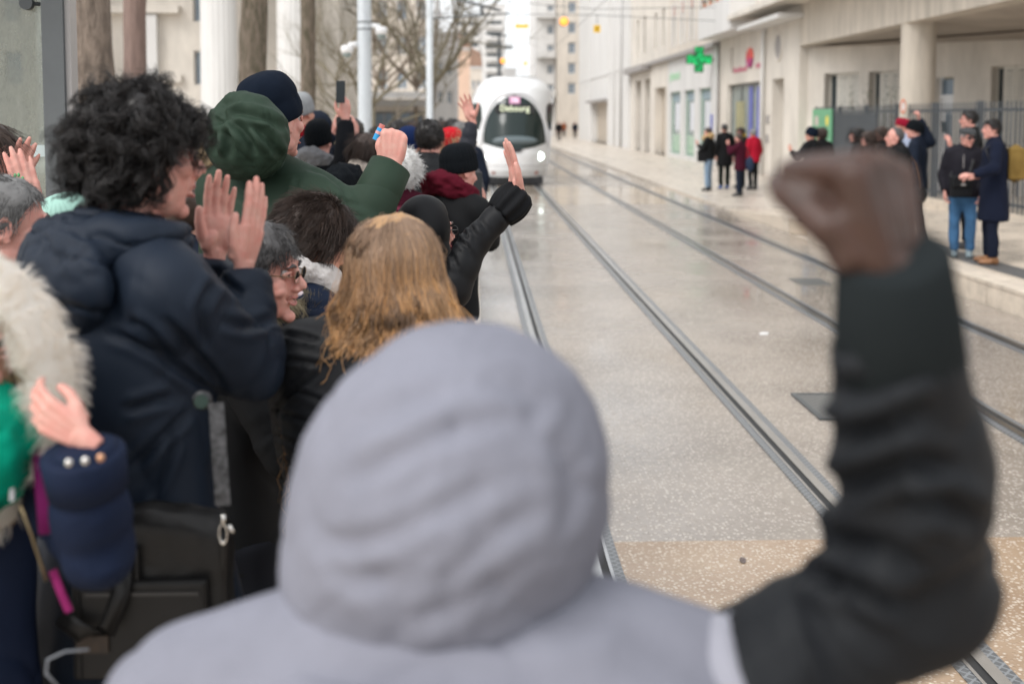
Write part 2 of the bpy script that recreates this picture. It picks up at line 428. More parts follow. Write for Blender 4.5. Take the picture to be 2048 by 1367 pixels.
# a dead leaf on the brown band
lf = at(1270, 1137, 5.18); lf = A(1.30, 5.35, .0)
th = np.linspace(0, 2 * math.pi, 14, endpoint=False)
LV = [(lf[0] + .016 * math.cos(t) * (1 + .3 * math.sin(2 * t)), lf[1] + .034 * math.sin(t), .0055 + .006 * abs(math.cos(t)) + .004 * (math.sin(t) > .5)) for t in th] + [(lf[0], lf[1], .005)]
obj('fallen_leaf', (np.array(LV), [(i, (i + 1) % 14, 14) for i in range(14)]), mat('dead_leaf', (.13, .10, .09), .6, .3, 40), label='small dark curled leaf lying on the brown paving beside the rail', cat='leaf')
lt = A(2.85, 11.1, 0)
obj('paper_scrap', [prism([(0, 0), (.07, .01), (.08, .05), (.03, .07), (-.01, .04)], lt, (1, 0, 0), (0, 1, 0), (0.004, 0, .012))], M['white_paint'], label='small white scrap of paper on the paving between the tracks', cat='litter')

# platforms
pl = obj('left_platform', [box(-14, -.31, -4, YP, -.02, H1), box(-14, -.31, YP, YP + .01, -.02, H1)], M['stone_top'], kind='structure', label='tram platform under the crowd')
pr = obj('right_platform', [box(6.25, 13, -4, YP - 3, -.02, H1)], M['stone_top'], kind='structure', label='raised pale stone platform across the tracks')
def kerbs(parent, x0, x1, face, ya, yb, step):
    n = int((yb - ya) / step)
    first = obj('kerb_stone', [box(x0, x1, ya, ya + step - .012, -.02, H1 - .035), box(x0 - (.012 if face < 0 else 0), x1 + (.012 if face > 0 else 0), ya, ya + step - .012, H1 - .035, H1 + .003)], M['stone'], parent=parent)
    for i in range(1, n): piece(first, parent, (0, step * i, 0))
kerbs(pl, -.31, .04, 1, -4, YP, 1.4)
kerbs(pr, 5.89, 6.25, -1, -4, YP - 3, 1.4)
# ramps down from the platforms, and the pavements beyond
def ramp(name, x0, x1, y0, y1, z0, z1, label):
    V = np.array([(x0, y0, -.02), (x1, y0, -.02), (x1, y1, -.02), (x0, y1, -.02), (x0, y0, z0), (x1, y0, z0), (x1, y1, z1), (x0, y1, z1)])
    obj(name, (V, [(4, 5, 6, 7), (0, 1, 5, 4), (1, 2, 6, 5), (2, 3, 7, 6), (3, 0, 4, 7)]), M['stone_top'], kind='structure', label=label)
ramp('platform_ramp', 5.89, 13, YP - 3, YP + 2, H1, .05, 'ramp at the far end of the right platform')
ramp('platform_ramp', -14, .04, YP + .02, YP + 4, H1, .05, 'ramp at the far end of the left platform')
obj('pavement', [box(5.89, 30, YP + 2, 340, -.02, .05)], M['pave'], kind='structure', label='pale pavement along the shops')
obj('pavement', [box(-60, .04, YP + 4, 340, -.02, .05)], M['pave'], kind='structure', label='pale pavement on the square side of the tracks')
obj('porch_floor', [box(13.0, 30, -4, YP + 2, -.02, H1)], M['pave'], kind='structure', label='paved floor behind the porch fence')
obj('square_floor', [box(-60, -14.0, -4, YP + 4, -.02, H1)], M['pave'], kind='structure', label='paved square behind the tram shelter')
ts = obj('tactile_strip', [box(6.38, 6.80, -3, YP - 3.2, H1 - .01, H1 + .006)], M['tactile'], kind='structure', label='dark studded warning strip along the right platform edge')
for yy in np.arange(8, 20.5, 1.25):
    pass

# ================================================================== building kit
class Wall:
    """a wall plane: O + u*s + z, outward normal n"""
    def __init__(w, O, u, n): w.O, w.u, w.n = A(*O), nrm(u), nrm(n)
    def p(w, s, z, d=0): return w.O + w.u * s + A(0, 0, z) + w.n * d
    def slab(w, s0, s1, z0, z1, d0, d1):
        V = np.array([w.p(s, z, d) for z in (z0, z1) for d in (d0, d1) for s in (s0, s1)])
        return V, [(0, 2, 3, 1), (4, 5, 7, 6), (0, 1, 5, 4), (2, 6, 7, 3), (0, 4, 6, 2), (1, 3, 7, 5)]
    def face(w, L0, L1, z0, z1, openings, depth=.25):
        """wall face with real openings and reveals"""
        ss = sorted({L0, L1, *[o[0] for o in openings], *[o[1] for o in openings]})
        zs = sorted({z0, z1, *[o[2] for o in openings], *[o[3] for o in openings]})
        V, Fc = [], []
        def q(a, b, c, d):
            i = len(V); V.extend([a, b, c, d]); Fc.append((i, i + 1, i + 2, i + 3))
        for i in range(len(ss) - 1):
            for j in range(len(zs) - 1):
                cs, cz = (ss[i] + ss[i + 1]) / 2, (zs[j] + zs[j + 1]) / 2
                if any(o[0] < cs < o[1] and o[2] < cz < o[3] for o in openings): continue
                q(w.p(ss[i], zs[j]), w.p(ss[i + 1], zs[j]), w.p(ss[i + 1], zs[j + 1]), w.p(ss[i], zs[j + 1]))
        for a, b, c, d in openings:
            e = -depth
            q(w.p(a, c), w.p(a, d), w.p(a, d, e), w.p(a, c, e)); q(w.p(b, c), w.p(b, c, e), w.p(b, d, e), w.p(b, d))
            q(w.p(a, d), w.p(b, d), w.p(b, d, e), w.p(a, d, e)); q(w.p(a, c), w.p(a, c, e), w.p(b, c, e), w.p(b, c))
        return np.array(V), Fc
    def window(w, par, a, b, c, d, gm, fm, inset=.16, fr=.06, bars=(1, 1), fname='window'):
        f = obj(fname, [w.slab(a, a + fr, c, d, -inset - .06, -inset), w.slab(b - fr, b, c, d, -inset - .06, -inset), w.slab(a + fr, b - fr, c, c + fr, -inset - .06, -inset), w.slab(a + fr, b - fr, d - fr, d, -inset - .06, -inset)]
                + [w.slab(a + (b - a) * i / bars[0] - fr * .35, a + (b - a) * i / bars[0] + fr * .35, c + fr, d - fr, -inset - .055, -inset - .005) for i in range(1, bars[0])]
                + [w.slab(a + fr, b - fr, c + (d - c) * j / bars[1] - fr * .3, c + (d - c) * j / bars[1] + fr * .3, -inset - .053, -inset - .007) for j in range(1, bars[1])], fm, parent=par)
        obj('pane', [w.slab(a + fr, b - fr, c + fr, d - fr, -inset - .045, -inset - .03)], gm, parent=f)
        return f
def sx(px, X): return X * F / (px - 948.0)          # how far up the street a wall at X metres right shows at px

# ------------------------------------------------------------------ right side: porch building
XB = 10.58
pb = empty('porch_building', (XB, 30, 0), 'cream building with a deep porch on a round column behind the black fence', 'building')
w = Wall((XB, 0, 0), (0, 1, 0), (-1, 0, 0))
dr = (38.7, 40.2, .05, 3.5)
obj('wall', [w.face(36.9, 41.3, -.02, 5.8, [dr], .5)], M['facade'], parent=pb)
obj('door', [w.slab(38.7, 40.2, .05, 3.5, -.56, -.5)], M['grey_door'], parent=pb)
ov = obj('oval_window', [torus(w.p(39.4, 4.6, .0), .46, .06, np.array([(0, 1, 0), (0, 0, 1), (1, 0, 0)]), 28, 6)], M['facade'], parent=pb)
obj('pane', [lathe([(.43, -.02), (.43, .03)], 24, w.p(39.4, 4.6, 0), np.array([(0, 1, 0), (0, 0, 1), (-1, 0, 0)]))], M['trim_grey'], parent=ov)
obj('fascia_beam', [box(XB, XB + .55, 12, 36.9, 4.47, 5.8)], M['concrete'], parent=pb)
obj('canopy_slab', [box(9.55, XB + 3, 12, 43.0, 5.8, 5.98)], M['facade'], parent=pb)
obj('canopy_slab', [box(9.75, XB - .003, 36.5, 42.2, 5.35, 5.5)], M['facade_white'], parent=pb)
obj('upper_wall', [box(XB, XB + 12, 12, 41.3, 5.98, 13)], M['facade'], parent=pb)
# back wall of the porch, set back and oblique
pu = nrm(A(.485, -.875, 0)); pn = nrm(A(-.875, -.485, 0))
wb = Wall((XB + .3, 36.9, 0), pu, pn)
def tb(px):
    k = (px - 948) / F
    return (k * 36.9 - XB - .3) / (.485 + .875 * k)
ops = [(tb(1652), tb(1722), 1.0, 3.55), (tb(1742), tb(1802), 1.0, 3.55), (tb(1880), tb(1916), .05, 3.3), (tb(1992), tb(2062), 1.0, 3.55)]
obj('back_wall', [wb.face(0, 16, -.02, 4.5, ops, .3)], M['facade'], parent=pb)
obj('return_wall', [quad((XB, 36.9, -.02), (XB + .3, 36.9, -.02), (XB + .3, 36.9, 4.5), (XB, 36.9, 4.5))], M['facade'], parent=pb)
e1, e2 = wb.p(0, 4.42), wb.p(16, 4.02)
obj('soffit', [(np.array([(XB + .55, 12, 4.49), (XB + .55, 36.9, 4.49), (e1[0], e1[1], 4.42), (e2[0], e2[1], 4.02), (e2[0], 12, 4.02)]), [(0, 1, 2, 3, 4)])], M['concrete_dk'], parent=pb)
for (a, b, c, d) in (ops[0], ops[1], ops[3]):
    f = wb.window(pb, a, b, c, d, M['win_dark'], M['shutter'], .26, .05)
    wd = (b - a)
    for k in range(2):
        a0 = a + .28 * wd + k * wd * .355; b0 = a0 + wd * .34
        sh = obj('shutter', [wb.slab(a0, a0 + .06, c, d, -.2, -.15), wb.slab(b0 - .06, b0, c, d, -.2, -.15), wb.slab(a0 + .06, b0 - .06, c, c + .12, -.2, -.15), wb.slab(a0 + .06, b0 - .06, d - .12, d, -.2, -.15)], M['shutter'], parent=pb)
        obj('slat', [wb.slab(a0 + .06, b0 - .06, c + .12 + j * .1, c + .2 + j * .1, -.19, -.16) for j in range(int((d - c - .24) / .1))], M['shutter'], parent=sh, kind='stuff')
a, b, c, d = ops[2]
wd = obj('white_door', [wb.slab(a + .05, b - .05, c, d - .55, -.28, -.22), wb.slab(a, a + .05, c, d, -.3, -.15), wb.slab(b - .05, b, c, d, -.3, -.15), wb.slab(a + .05, b - .05, d - .58, d - .5, -.3, -.15)], M['white_paint'], parent=pb)
obj('transom', [wb.slab(a + .05, b - .05, d - .5, d - .05, -.29, -.24)], M['win_blue'], parent=wd)
arc = [(.22, .0), (.22, 1.0)] + [(.22 + (b - a - .44) * (.5 - .5 * math.cos(t)), 1.0 + .22 * math.sin(t)) for t in np.linspace(.3, 2.84, 7)] + [(b - a - .22, 1.0), (b - a - .22, 0)]
obj('door_glass', [prism(arc, wb.p(a, 1.15, -.225), wb.u, (0, 0, 1), wb.n * .012)], M['win_blue'], parent=wd)
obj('column', [lathe([(.44, -.02), (.44, .25), (.42, .3), (.415, 4.43), (.44, 4.47)], 32, (11.0, 28.0, 0))], M['concrete'], parent=pb, smooth=False)
obj('downpipe', [tube([(XB - .12, 41.15, .05), (XB - .12, 41.15, 5.2), (XB + .02, 41.15, 5.4)], .07, 10)], M['facade_white'], parent=pb, smooth=True)
for zz in (1.25, 1.95):
    obj('intercom', [w.slab(40.55, 40.85, zz, zz + .28, 0, .05)], M['trim_grey'], parent=pb)

# oval sign on the column, poster board and fence
SGP = at(1806, 213, 27.64)
sg = empty('oval_sign', tuple(SGP), 'small upright oval sign with an orange rim fixed to the round column', 'sign')
obj('sign_plate', [lathe([(.065, -.012), (.065, .012)], 24, SGP, np.array([(1, 0, 0), (0, 0, 2.6), (0, -1, 0)]))], M['white_paint'], parent=sg)
Mred = mat('sign_orange', (.70, .22, .12), .5)
obj('red_rim', [torus(SGP - A(0, .013, 0), .058, .013, np.array([(1, 0, 0), (0, 0, 2.6), (0, -1, 0)]), 24, 6)], Mred, parent=sg)

fz0, fz1 = .30, 2.48
fA, fB = A(11.02, 36.6, 0), A(10.30, 17.5, 0)
fl = np.linalg.norm(fB - fA); fu = (fB - fA) / fl; fn = A(fu[1], -fu[0], 0)
fn = fn if fn[0] < 0 else -fn
fw = Wall(fA, fu, fn)
fence = empty('metal_fence', tuple(fA + A(0, 0, .28)), 'tall dark metal bar fence closing the porch of the cream building', 'fence')
gap = .20; nb = int(fl / gap)
bar0 = obj('bar', [fw.slab(.10, .134, fz0, fz1, -.012, .012)], M['fence'], parent=fence)
for i in range(1, nb):
    piece(bar0, fence, fu * gap * i)
obj('rail', [fw.slab(0, fl, 2.28, 2.34, -.03, -.0185)], M['fence'], parent=fence)
obj('rail', [fw.slab(0, fl, .42, .48, -.03, -.0185)], M['fence'], parent=fence)
for s in list(np.arange(0, fl, 2.6)) + [fl]:
    obj('post', [fw.slab(s - .06, s + .06, .05, 2.5, -.15, -.032)], M['fence'], parent=fence)
obj('plinth', [fw.slab(0, fl, .0, .295, -.16, .12)], M['stone'], parent=fence)
for s0, s1 in ((.3, 6.2),):
    obj('backing_sheet', [fw.slab(s0, s1, .5, 2.26, -.06, -.032)], mat('fence_sheet', (.12, .135, .15), .5, .1, 3), parent=fence)
pbd = empty('notice_board', tuple(fw.p(.8, 1.0, .05)), 'green notice board with a yellow spot hung on the end of the dark fence', 'notice board')
obj('board', [fw.slab(.02, 2.2, .95, 2.42, .02, .06)], mat('green_board', (.13, .36, .20), .5, .18, 2.5), parent=pbd)
obj('yellow_spot', [lathe([(.16, 0), (.16, .006)], 16, fw.p(1.75, 2.05, .061), np.array([fw.u, (0, 0, 1), fw.n]))], mat('yellow_print', (.75, .62, .08), .5), parent=pbd)
obj('paper', [fw.slab(1.6, 2.05, 1.05, 1.45, .061, .066)], M['white_paint'], parent=pbd)
obj('paper', [fw.slab(.3, .75, 1.9, 2.2, .061, .066)], mat('pink_print', (.5, .45, .4), .6), parent=pbd)
# a thin plant growing by the fence
pv = empty('climbing_plant', (10.9, 33.4, .1), 'sparse dark plant poking above the fence by the porch', 'plant')
tw, lv = [], []
for k in range(9):
    b0 = A(11.15 + .05 * k, 33.6 - .35 * k + random.uniform(-.1, .1), .28); tp = b0 + A(random.uniform(-.3, .2), random.uniform(-.3, .3), 2.1 + random.uniform(.2, .6))
    tw.append(tube([b0, (b0 + tp) / 2 + A(.05, .05, 0), tp], [.02, .012, .006], 5))
    for j in range(26):
        q = b0 + (tp - b0) * random.uniform(.55, 1.03) + A(*[random.gauss(0, .07) for _ in range(3)])
        d1, d2 = nrm(np.random.RandomState(k * 50 + j).randn(3)), nrm(np.random.RandomState(k * 50 + j + 9).randn(3))
        lv.append(quad(q, q + d1 * .05 + d2 * .02, q + d1 * .09, q + d1 * .05 - d2 * .02))
obj('stem', tw, M['twig'], parent=pv); obj('leaves', lv, mat('dark_leaf', (.04, .07, .03), .5), parent=pv)

# ------------------------------------------------------------------ shop with the red logo
sb = empty('corner_shop', (XB, 45, 0), 'cream shop with a red round emblem and blue posters in its window', 'shop')
s0, s1 = 41.3, 49.0
wop = (42.0, 47.4, .35, 3.5); slit = (46.4, 46.85, 4.0, 5.0)
obj('wall', [w.face(s0, s1, -.02, 5.45, [wop, slit], .3)], M['facade'], parent=sb)
obj('body', [box(XB + .6, XB + 12, s0, s1 + .0, -.02, 13)], M['interior'], parent=sb)
obj('upper_wall', [box(XB, XB + .59, s0 + .003, s1 - .003, 5.453, 13)], M['facade'], parent=sb)
f = w.window(sb, *wop, M['win_mid'], M['dark_metal'], .18, .09, (3, 1), 'shop_window')
obj('slit_window', [w.slab(slit[0], slit[1], slit[2], slit[3], -.25, -.22)], M['win_dark'], parent=sb)
Mblue = mat('blue_poster', (.10, .12, .42), .5, .15, 1.5)
for a, b in ((42.55, 43.15), (43.75, 44.4)):
    obj('blue_poster', [w.slab(a, b, .5, 3.35, -.20, -.19)], Mblue, parent=sb)
obj('yellow_display', [w.slab(45.2, 46.6, .5, 2.8, -.206, -.19)], mat('display', (.33, .31, .17), .6, .4, 1.6), parent=sb)
em = obj('round_emblem', [torus(w.p(43.35, 4.42, .05), .30, .085, np.array([(0, 1, 0), (0, 0, 1), (-1, 0, 0)]), 32, 8)], mat('emblem_red', (.66, .10, .07), .4, .0), parent=sb)
# lower half of the ring is purple-red
ringlow = []
for t in np.linspace(math.pi * 1.02, math.pi * 1.98, 16): ringlow.append(w.p(43.35 + .30 * math.cos(t), 4.42 + .30 * math.sin(t), .05))
obj('ring_band', [tube(ringlow, .088, 8)], mat('emblem_purple', (.36, .05, .19), .4), parent=em)
swoosh = [w.p(43.35 + .10 * math.sin(t * 3.0) * 1.1, 4.42 + .26 * (t - .5) * 1.7, .06) for t in np.linspace(0, 1, 12)]
obj('emblem_stroke', [tube(swoosh, np.interp(np.linspace(0, 1, 12), [0, .5, 1], [.03, .09, .03]), 8)], mat('emblem_mid', (.55, .08, .12), .4), parent=em)
wl_ = [w.slab(41.55 + i * .36, 41.55 + i * .36 + .24, 4.0 + .0 * i, 4.16, 0, .03) for i in range(3)] + [w.slab(44.0 + i * .33, 44.0 + i * .33 + .22, 3.96, 4.1 + (.06 if i % 3 == 0 else 0), 0, .03) for i in range(7)]
obj('sign_lettering', wl_, mat('lettering_red', (.50, .14, .20), .5), parent=sb, kind='stuff')
bal = obj('balcony', [box(9.6, 9.72, 42.8, 48.9, 5.45, 6.7), box(9.72, XB - .002, 42.8, 42.92, 5.45, 6.7), box(9.72, XB - .002, 48.78, 48.9, 5.45, 6.7), box(9.72, XB - .002, 42.92, 48.78, 5.45, 5.6)], M['facade_white'], parent=sb)
obj('pipe', [tube([(XB - .08, 48.85, .05), (XB - .08, 48.85, 5.4)], .06, 8)], M['trim_grey'], parent=sb, smooth=True)
for k, (yy, zz) in enumerate([(43.4, 6.72), (44.4, 6.72), (45.3, 6.72), (46.6, 6.72), (47.7, 6.72)]):
    pt_ = empty('flower_pot', (9.66, yy, zz - .02), f'{["terracotta pot at the near corner of", "terracotta pot second from the near corner of", "terracotta pot in the middle of", "terracotta pot second from the far end of", "terracotta pot at the far end of"][k]} the white balcony parapet', 'flower pot', 'pots on the balcony')
    obj('pot', [lathe([(.05, zz - .02), (.08, zz + .16), (.07, zz + .16)], 12, (9.66, yy, 0))], mat('terracotta', (.48, .20, .12), .8), parent=pt_)
    obj('plant_leaves', [quad(A(9.66, yy, zz + .15), *(A(9.66, yy, zz + .15) + d for d in (A(math.cos(j) * .1, math.sin(j) * .1, .1), A(math.cos(j) * .13, math.sin(j) * .13, .22), A(math.cos(j + .4) * .1, math.sin(j + .4) * .1, .12)))) for j in range(9)], mat('pot_leaf', (.05, .06, .035), .6), parent=pt_)

# ------------------------------------------------------------------ pharmacy
ph = empty('pharmacy', (XB, 55, 0), 'white pharmacy front with three tall green-edged windows', 'shop')
s0, s1 = 49.0, 62.0
wins = [(50.7, 53.5, .25, 3.5), (54.5, 57.2, .25, 3.5), (58.2, 61.4, .25, 3.5)]
ups = [(49.8 + 2.45 * i, 50.65 + 2.45 * i, 5.95, 8.0) for i in range(5)]
obj('wall', [w.face(s0, s1, -.02, 5.3, wins, .3)], M['facade_white'], parent=ph)
obj('upper_wall', [w.face(s0, s1, 5.3, 13, ups, .3)], M['facade_warm'], parent=ph)
obj('body', [box(XB + .5, XB + 12, s0, s1, -.02, 13)], M['interior'], parent=ph)
obj('cornice', [box(XB - .28, XB - .002, s0 + .02, s1 + 6, 5.22, 5.42)], M['trim_grey'], parent=ph)
Mvin = mat('window_vinyl', (.62, .66, .62), .4, .9, 9, col2=(.06, .32, .12), stretch=(1, .8, .5))
for q in wins:
    f = w.window(ph, *q, M['win_mid'], mat('green_frame', (.12, .26, .19), .4), .16, .11, (1, 1), 'shop_window')
    obj('window_print', [w.slab(q[0] + .12, q[1] - .12, .37, 1.25, -.186, -.176)], Mvin, parent=f)
    obj('header_band', [w.slab(q[0] + .12, q[1] - .12, 3.0, 3.38, -.186, -.176)], mat('header_blue', (.23, .32, .37), .4), parent=f)
    obj('poster', [w.slab(q[0] + .5, q[1] - .7, 1.5, 2.9, -.188, -.18)], mat('poster_pale', (.60, .62, .66), .5, .12, 2), parent=f)
obj('blue_banner', [w.slab(50.25, 50.5, .8, 2.3, .0, .05)], Mblue, parent=ph)
for q in ups:
    w.window(ph, q[0], q[1], q[2], q[3], M['win_mid'], M['facade_white'], .18, .06, (2, 1))
    obj('blind', [w.slab(q[0], q[1], q[3] - .5, q[3], -.12, -.02)], mat('blind_red', (.42, .22, .16), .7), parent=ph)
    obj('window_surround', [w.slab(q[0] - .18, q[0] - .003, q[2] - .1, q[3] + .15, .0, .07), w.slab(q[1] + .003, q[1] + .18, q[2] - .1, q[3] + .15, .0, .07)], M['facade_white'], parent=ph)
lt_ = place(text_parts('pharmacie', .72, .01), w.p(59.8, 4.35, .02), -w.u, A(0, 0, 1), w.n)
obj('sign_lettering', [lt_], mat('lettering_green', (.42, .66, .45), .5), parent=ph)
# the lit green cross
cr = empty('pharmacy_cross', (9.9, 50.0, 4.0), 'lit green pharmacy cross standing out from the white shop front', 'sign')
cx, cz, ca, cb = 9.9, 4.70, .54, .19
outl = [(-cb, -ca), (cb, -ca), (cb, -cb), (ca, -cb), (ca, cb), (cb, cb), (cb, ca), (-cb, ca), (-cb, cb), (-ca, cb), (-ca, -cb), (-cb, -cb)]
obj('cross_case', [prism([(a * 1.05, b * 1.05) for a, b in outl], (cx, 50.0, cz), (1, 0, 0), (0, 0, 1), (0, .16, 0))], M['dark_metal'], parent=cr)
Mled = bpy.data.materials.new('green_leds'); Mled.use_nodes = True
_n, _l = Mled.node_tree.nodes, Mled.node_tree.links; _b = _n['Principled BSDF']; _b.inputs['Base Color'].default_value = (.01, .03, .015, 1)
_tc = _n.new('ShaderNodeTexCoord'); _w = _n.new('ShaderNodeTexVoronoi'); _w.inputs['Scale'].default_value = 9; _l.new(_tc.outputs['Object'], _w.inputs['Vector'])
_r = _n.new('ShaderNodeMapRange'); _r.inputs['From Min'].default_value = .25; _r.inputs['From Max'].default_value = .6; _r.inputs['To Min'].default_value = .85; _r.inputs['To Max'].default_value = .12
_l.new(_w.outputs['Distance'], _r.inputs['Value']); _l.new(_r.outputs[0], _b.inputs['Emission Strength']); _b.inputs['Emission Color'].default_value = (.0, .62, .16, 1)
obj('led_face', [prism(outl, (cx, 49.985, cz), (1, 0, 0), (0, 0, 1), (0, .012, 0))], Mled, parent=cr)
obj('bracket', [tube([(cx + ca, 50.08, cz), (XB, 50.08, cz)], .04, 8)], M['dark_metal'], parent=cr)

# ------------------------------------------------------------------ old house with the grey doors
oh = empty('old_house', (XB, 69, 0), 'old cream house with two grey arched doors under a dark ledge', 'house')
s0, s1 = 62.0, 76.5
dd = [(62.7, 66.5, .05, 3.85), (68.3, 70.7, .05, 4.5), (71.9, 74.6, .05, 4.5)]
up2 = [(63.2, 64.1, 6.1, 8.2), (66, 66.9, 6.1, 8.2), (70.1, 71.2, 6.1, 8.4), (73.0, 74.2, 6.1, 8.4)]
obj('wall', [w.face(s0, s1, -.02, 5.3, dd, .45)], M['facade'], parent=oh)
obj('upper_wall', [w.face(s0, s1, 5.3, 13, up2, .3)], M['facade'], parent=oh)
obj('body', [box(XB + .62, XB + 12, s0, s1, -.02, 13)], M['grey_door'], parent=oh)
obj('ledge', [box(XB - .55, XB - .002, 68.03, 76.4, 5.0, 5.35)], M['trim_grey'], parent=oh)
obj('door', [w.slab(62.7, 66.5, .05, 3.85, -.52, -.45)], M['beige_door'], parent=oh)
for q in dd[1:]:
    c_ = (q[0] + q[1]) / 2; hw = (q[1] - q[0]) / 2
    arch = [(q[0], q[2]), (q[0], 3.2)] + [(c_ - hw * math.cos(t), 3.2 + 1.1 * math.sin(t)) for t in np.linspace(.15, 2.99, 9)] + [(q[1], 3.2), (q[1], q[2])]
    d_ = obj('door', [prism(arch, w.p(0, 0, -.4), w.u, (0, 0, 1), w.n * .06)], M['trim_grey'], parent=oh)
    obj('door_pane', [w.slab(c_ - .75, c_ - .08, .3, 2.5, -.34, -.325), w.slab(c_ + .08, c_ + .75, .3, 2.5, -.34, -.325)], M['win_dark'], parent=d_)
    obj('fanlight', [prism([(c_ - .8 * math.cos(t), 2.7 + 1.3 * math.sin(t)) for t in np.linspace(0, math.pi, 10)], w.p(0, 0, -.338), w.u, (0, 0, 1), w.n * .012)], M['win_mid'], parent=d_)
for q in up2: w.window(oh, *q, M['win_mid'], M['facade_white'], .18, .06, (2, 1))
# ------------------------------------------------------------------ long white building
wbld = empty('white_building', (10.4, 94, 0), 'long white ribbed building with one garage door up the street', 'building')
w2 = Wall((10.4, 0, 0), (0, 1, 0), (-1, 0, 0))
g = (88.8, 100.5, .05, 3.4)
obj('wall', [w2.face(76.5, 113, -.02, 16, [g], .5)], M['facade_white'], parent=wbld)
obj('body', [box(11.0, 24, 76.5, 113, -.02, 16), quad((10.4, 76.5, -.02), (11, 76.5, -.02), (11, 76.5, 16), (10.4, 76.5, 16))], M['facade_white'], parent=wbld)
obj('garage_door', [w2.slab(g[0], g[1], g[2], g[3], -.58, -.5)], M['beige_door'], parent=wbld)
obj('door_canopy', [w2.slab(g[0] - 1.0, g[1] + 1.0, 3.42, 3.62, .0, .45)], M['trim_grey'], parent=wbld)
rb = obj('rib', [w2.slab(77.0, 77.22, .05, 15.9, .0, .10)], M['facade_white'], parent=wbld)
for i in range(1, 24):
    yy = 77.0 + 1.5 * i
    if g[0] - 1.1 < yy < g[1] + 1.1: continue
    piece(rb, wbld, (0, 1.5 * i, 0))
for yy in (79.9, 83.1):
    obj('downpipe', [tube([(10.3, yy, .05), (10.3, yy, 15.5)], .10, 8)], M['grey_render'], parent=wbld, smooth=True)
obj('string_course', [w2.slab(76.52, 112.9, 5.5, 5.62, .0, .06)], M['facade_white'], parent=wbld)

# ------------------------------------------------------------------ far towers
def flat_block(name, label, x0, x1, y0, y1, h, wm, wins, fm, balc=None, cat='building'):
    b = empty(name, ((x0 + x1) / 2, y0, 0), label, cat)
    ww = Wall((0, y0, 0), (1, 0, 0), (0, -1, 0))
    obj('wall', [ww.face(x0, x1, -.02, h, wins, .35), box(x0 + .002, x1 - .002, y0 + .36, y1, -.02, h - .002)], wm, parent=b)
    obj('roof', [box(x0 - .15, x1 + .15, y0 - .15, y1 + .1, h + .002, h + .35)], M['grey_render'], parent=b)
    for q in wins: ww.window(b, *q, M['win_blue'] if q[1] - q[0] < 3 else M['win_dark'], fm, .15, .12, (2 if q[1] - q[0] < 3 else 4, 1))
    for q in (balc or []):
        obj('balcony', [ww.slab(q[0], q[1], q[2], q[3], 0, .9)], M['facade_white'], parent=b)
    return b, ww
fl_ = 2.2
flat_block('beige_tower', 'tall beige apartment tower beside the white building', 9.2, 12.6, 125, 140, 44, M['facade_warm'],
           [(10.3, 11.15, 2.5 + fl_ * i, 3.75 + fl_ * i) for i in range(1, 18)], M['grey_render'])
flat_block('pale_tower', 'pale tower with stacked balconies set beside the beige tower', 6.9, 9.1, 128, 142, 44, M['facade_white'],
           [(8.2, 8.95, 2.6 + fl_ * i, 3.7 + fl_ * i) for i in range(1, 18)], M['grey_render'], [(7.0, 9.1, 2.2 * i, 2.2 * i + .75) for i in range(2, 19, 2)])
bk = [(-4.4, 1.2, 4 + 2.75 * i, 5.15 + 2.75 * i) for i in range(9)]
flat_block('white_block', 'white block with long dark balcony bands closing the street', -5.6, 2.0, 300, 318, 28, M['facade_white'], bk, M['grey_render'], [(-4.6, 1.4, 3.0 + 2.75 * i, 3.95 + 2.75 * i) for i in range(9)])
flat_block('white_block', 'taller white block standing right behind the tram roof', 2.03, 8.2, 296, 318, 31, M['facade_white'], [(3.2, 7.4, 4 + 2.75 * i, 5.15 + 2.75 * i) for i in range(9)], M['grey_render'], [(3.0, 7.6, 3.0 + 2.75 * i, 3.95 + 2.75 * i) for i in range(9)])
flat_block('grey_end_block', 'grey end block at the right of the white balcony block', 8.25, 12.2, 330, 350, 16, M['grey_render'], [], M['grey_render'])
b_, ww_ = flat_block('peach_house', 'narrow peach house far up the street', -2.2, -.55, 150, 160, 10.9, M['peach'], [], M['grey_render'], cat='house')
obj('gable_roof', [prism([(-2.4, 11.25), (-.4, 11.25), (-.6, 12.1), (-1.9, 13.0)], (0, 149.9, 0), (1, 0, 0), (0, 0, 1), (0, 10, 0))], M['tile_roof'], parent=b_)
b_, ww_ = flat_block('brown_house', 'brownish house with a tiled roof beside the peach house', -.6, 1.25, 180, 192, 9.8, M['facade_warm'], [(-.3, .25, 4, 5.4), (.45, 1.0, 4, 5.4), (-.3, .25, 6.6, 8), (.45, 1.0, 6.6, 8)], M['grey_render'], cat='house')
obj('gable_roof', [prism([(-.8, 10.2), (1.4, 10.2), (1.1, 12.3), (-.5, 13.2)], (0, 179.9, 0), (1, 0, 0), (0, 0, 1), (0, 12, 0))], M['tile_roof'], parent=b_)
flat_block('grey_house', 'pale grey house behind the thin trees', -4.0, -1.68, 112, 124, 10.2, M['grey_render'], [(-3.6, -3.0, 3.4, 4.8), (-2.7, -2.1, 3.4, 4.8), (-3.6, -3.0, 6.2, 7.6), (-2.7, -2.1, 6.2, 7.6)], M['facade_white'], cat='house')
flat_block('pink_building', 'pinkish cream building behind the bare trees', -14.5, -4.1, 100, 112, 15, M['facade_warm'],
           [(-13.5 + 1.7 * i, -12.6 + 1.7 * i, 4.6 + 3 * j, 6.3 + 3 * j) for i in range(6) for j in range(3)], M['facade_white'])
b_, ww_ = flat_block('low_pavilion', 'low pavilion with dark windows and a white roof edge behind the poles', -8.4, -2.5, 60, 66, 2.75, M['facade_warm'],
           [(-8.2 + 1.42 * i, -6.9 + 1.42 * i, .5, 2.5) for i in range(4)], M['trim_grey'])
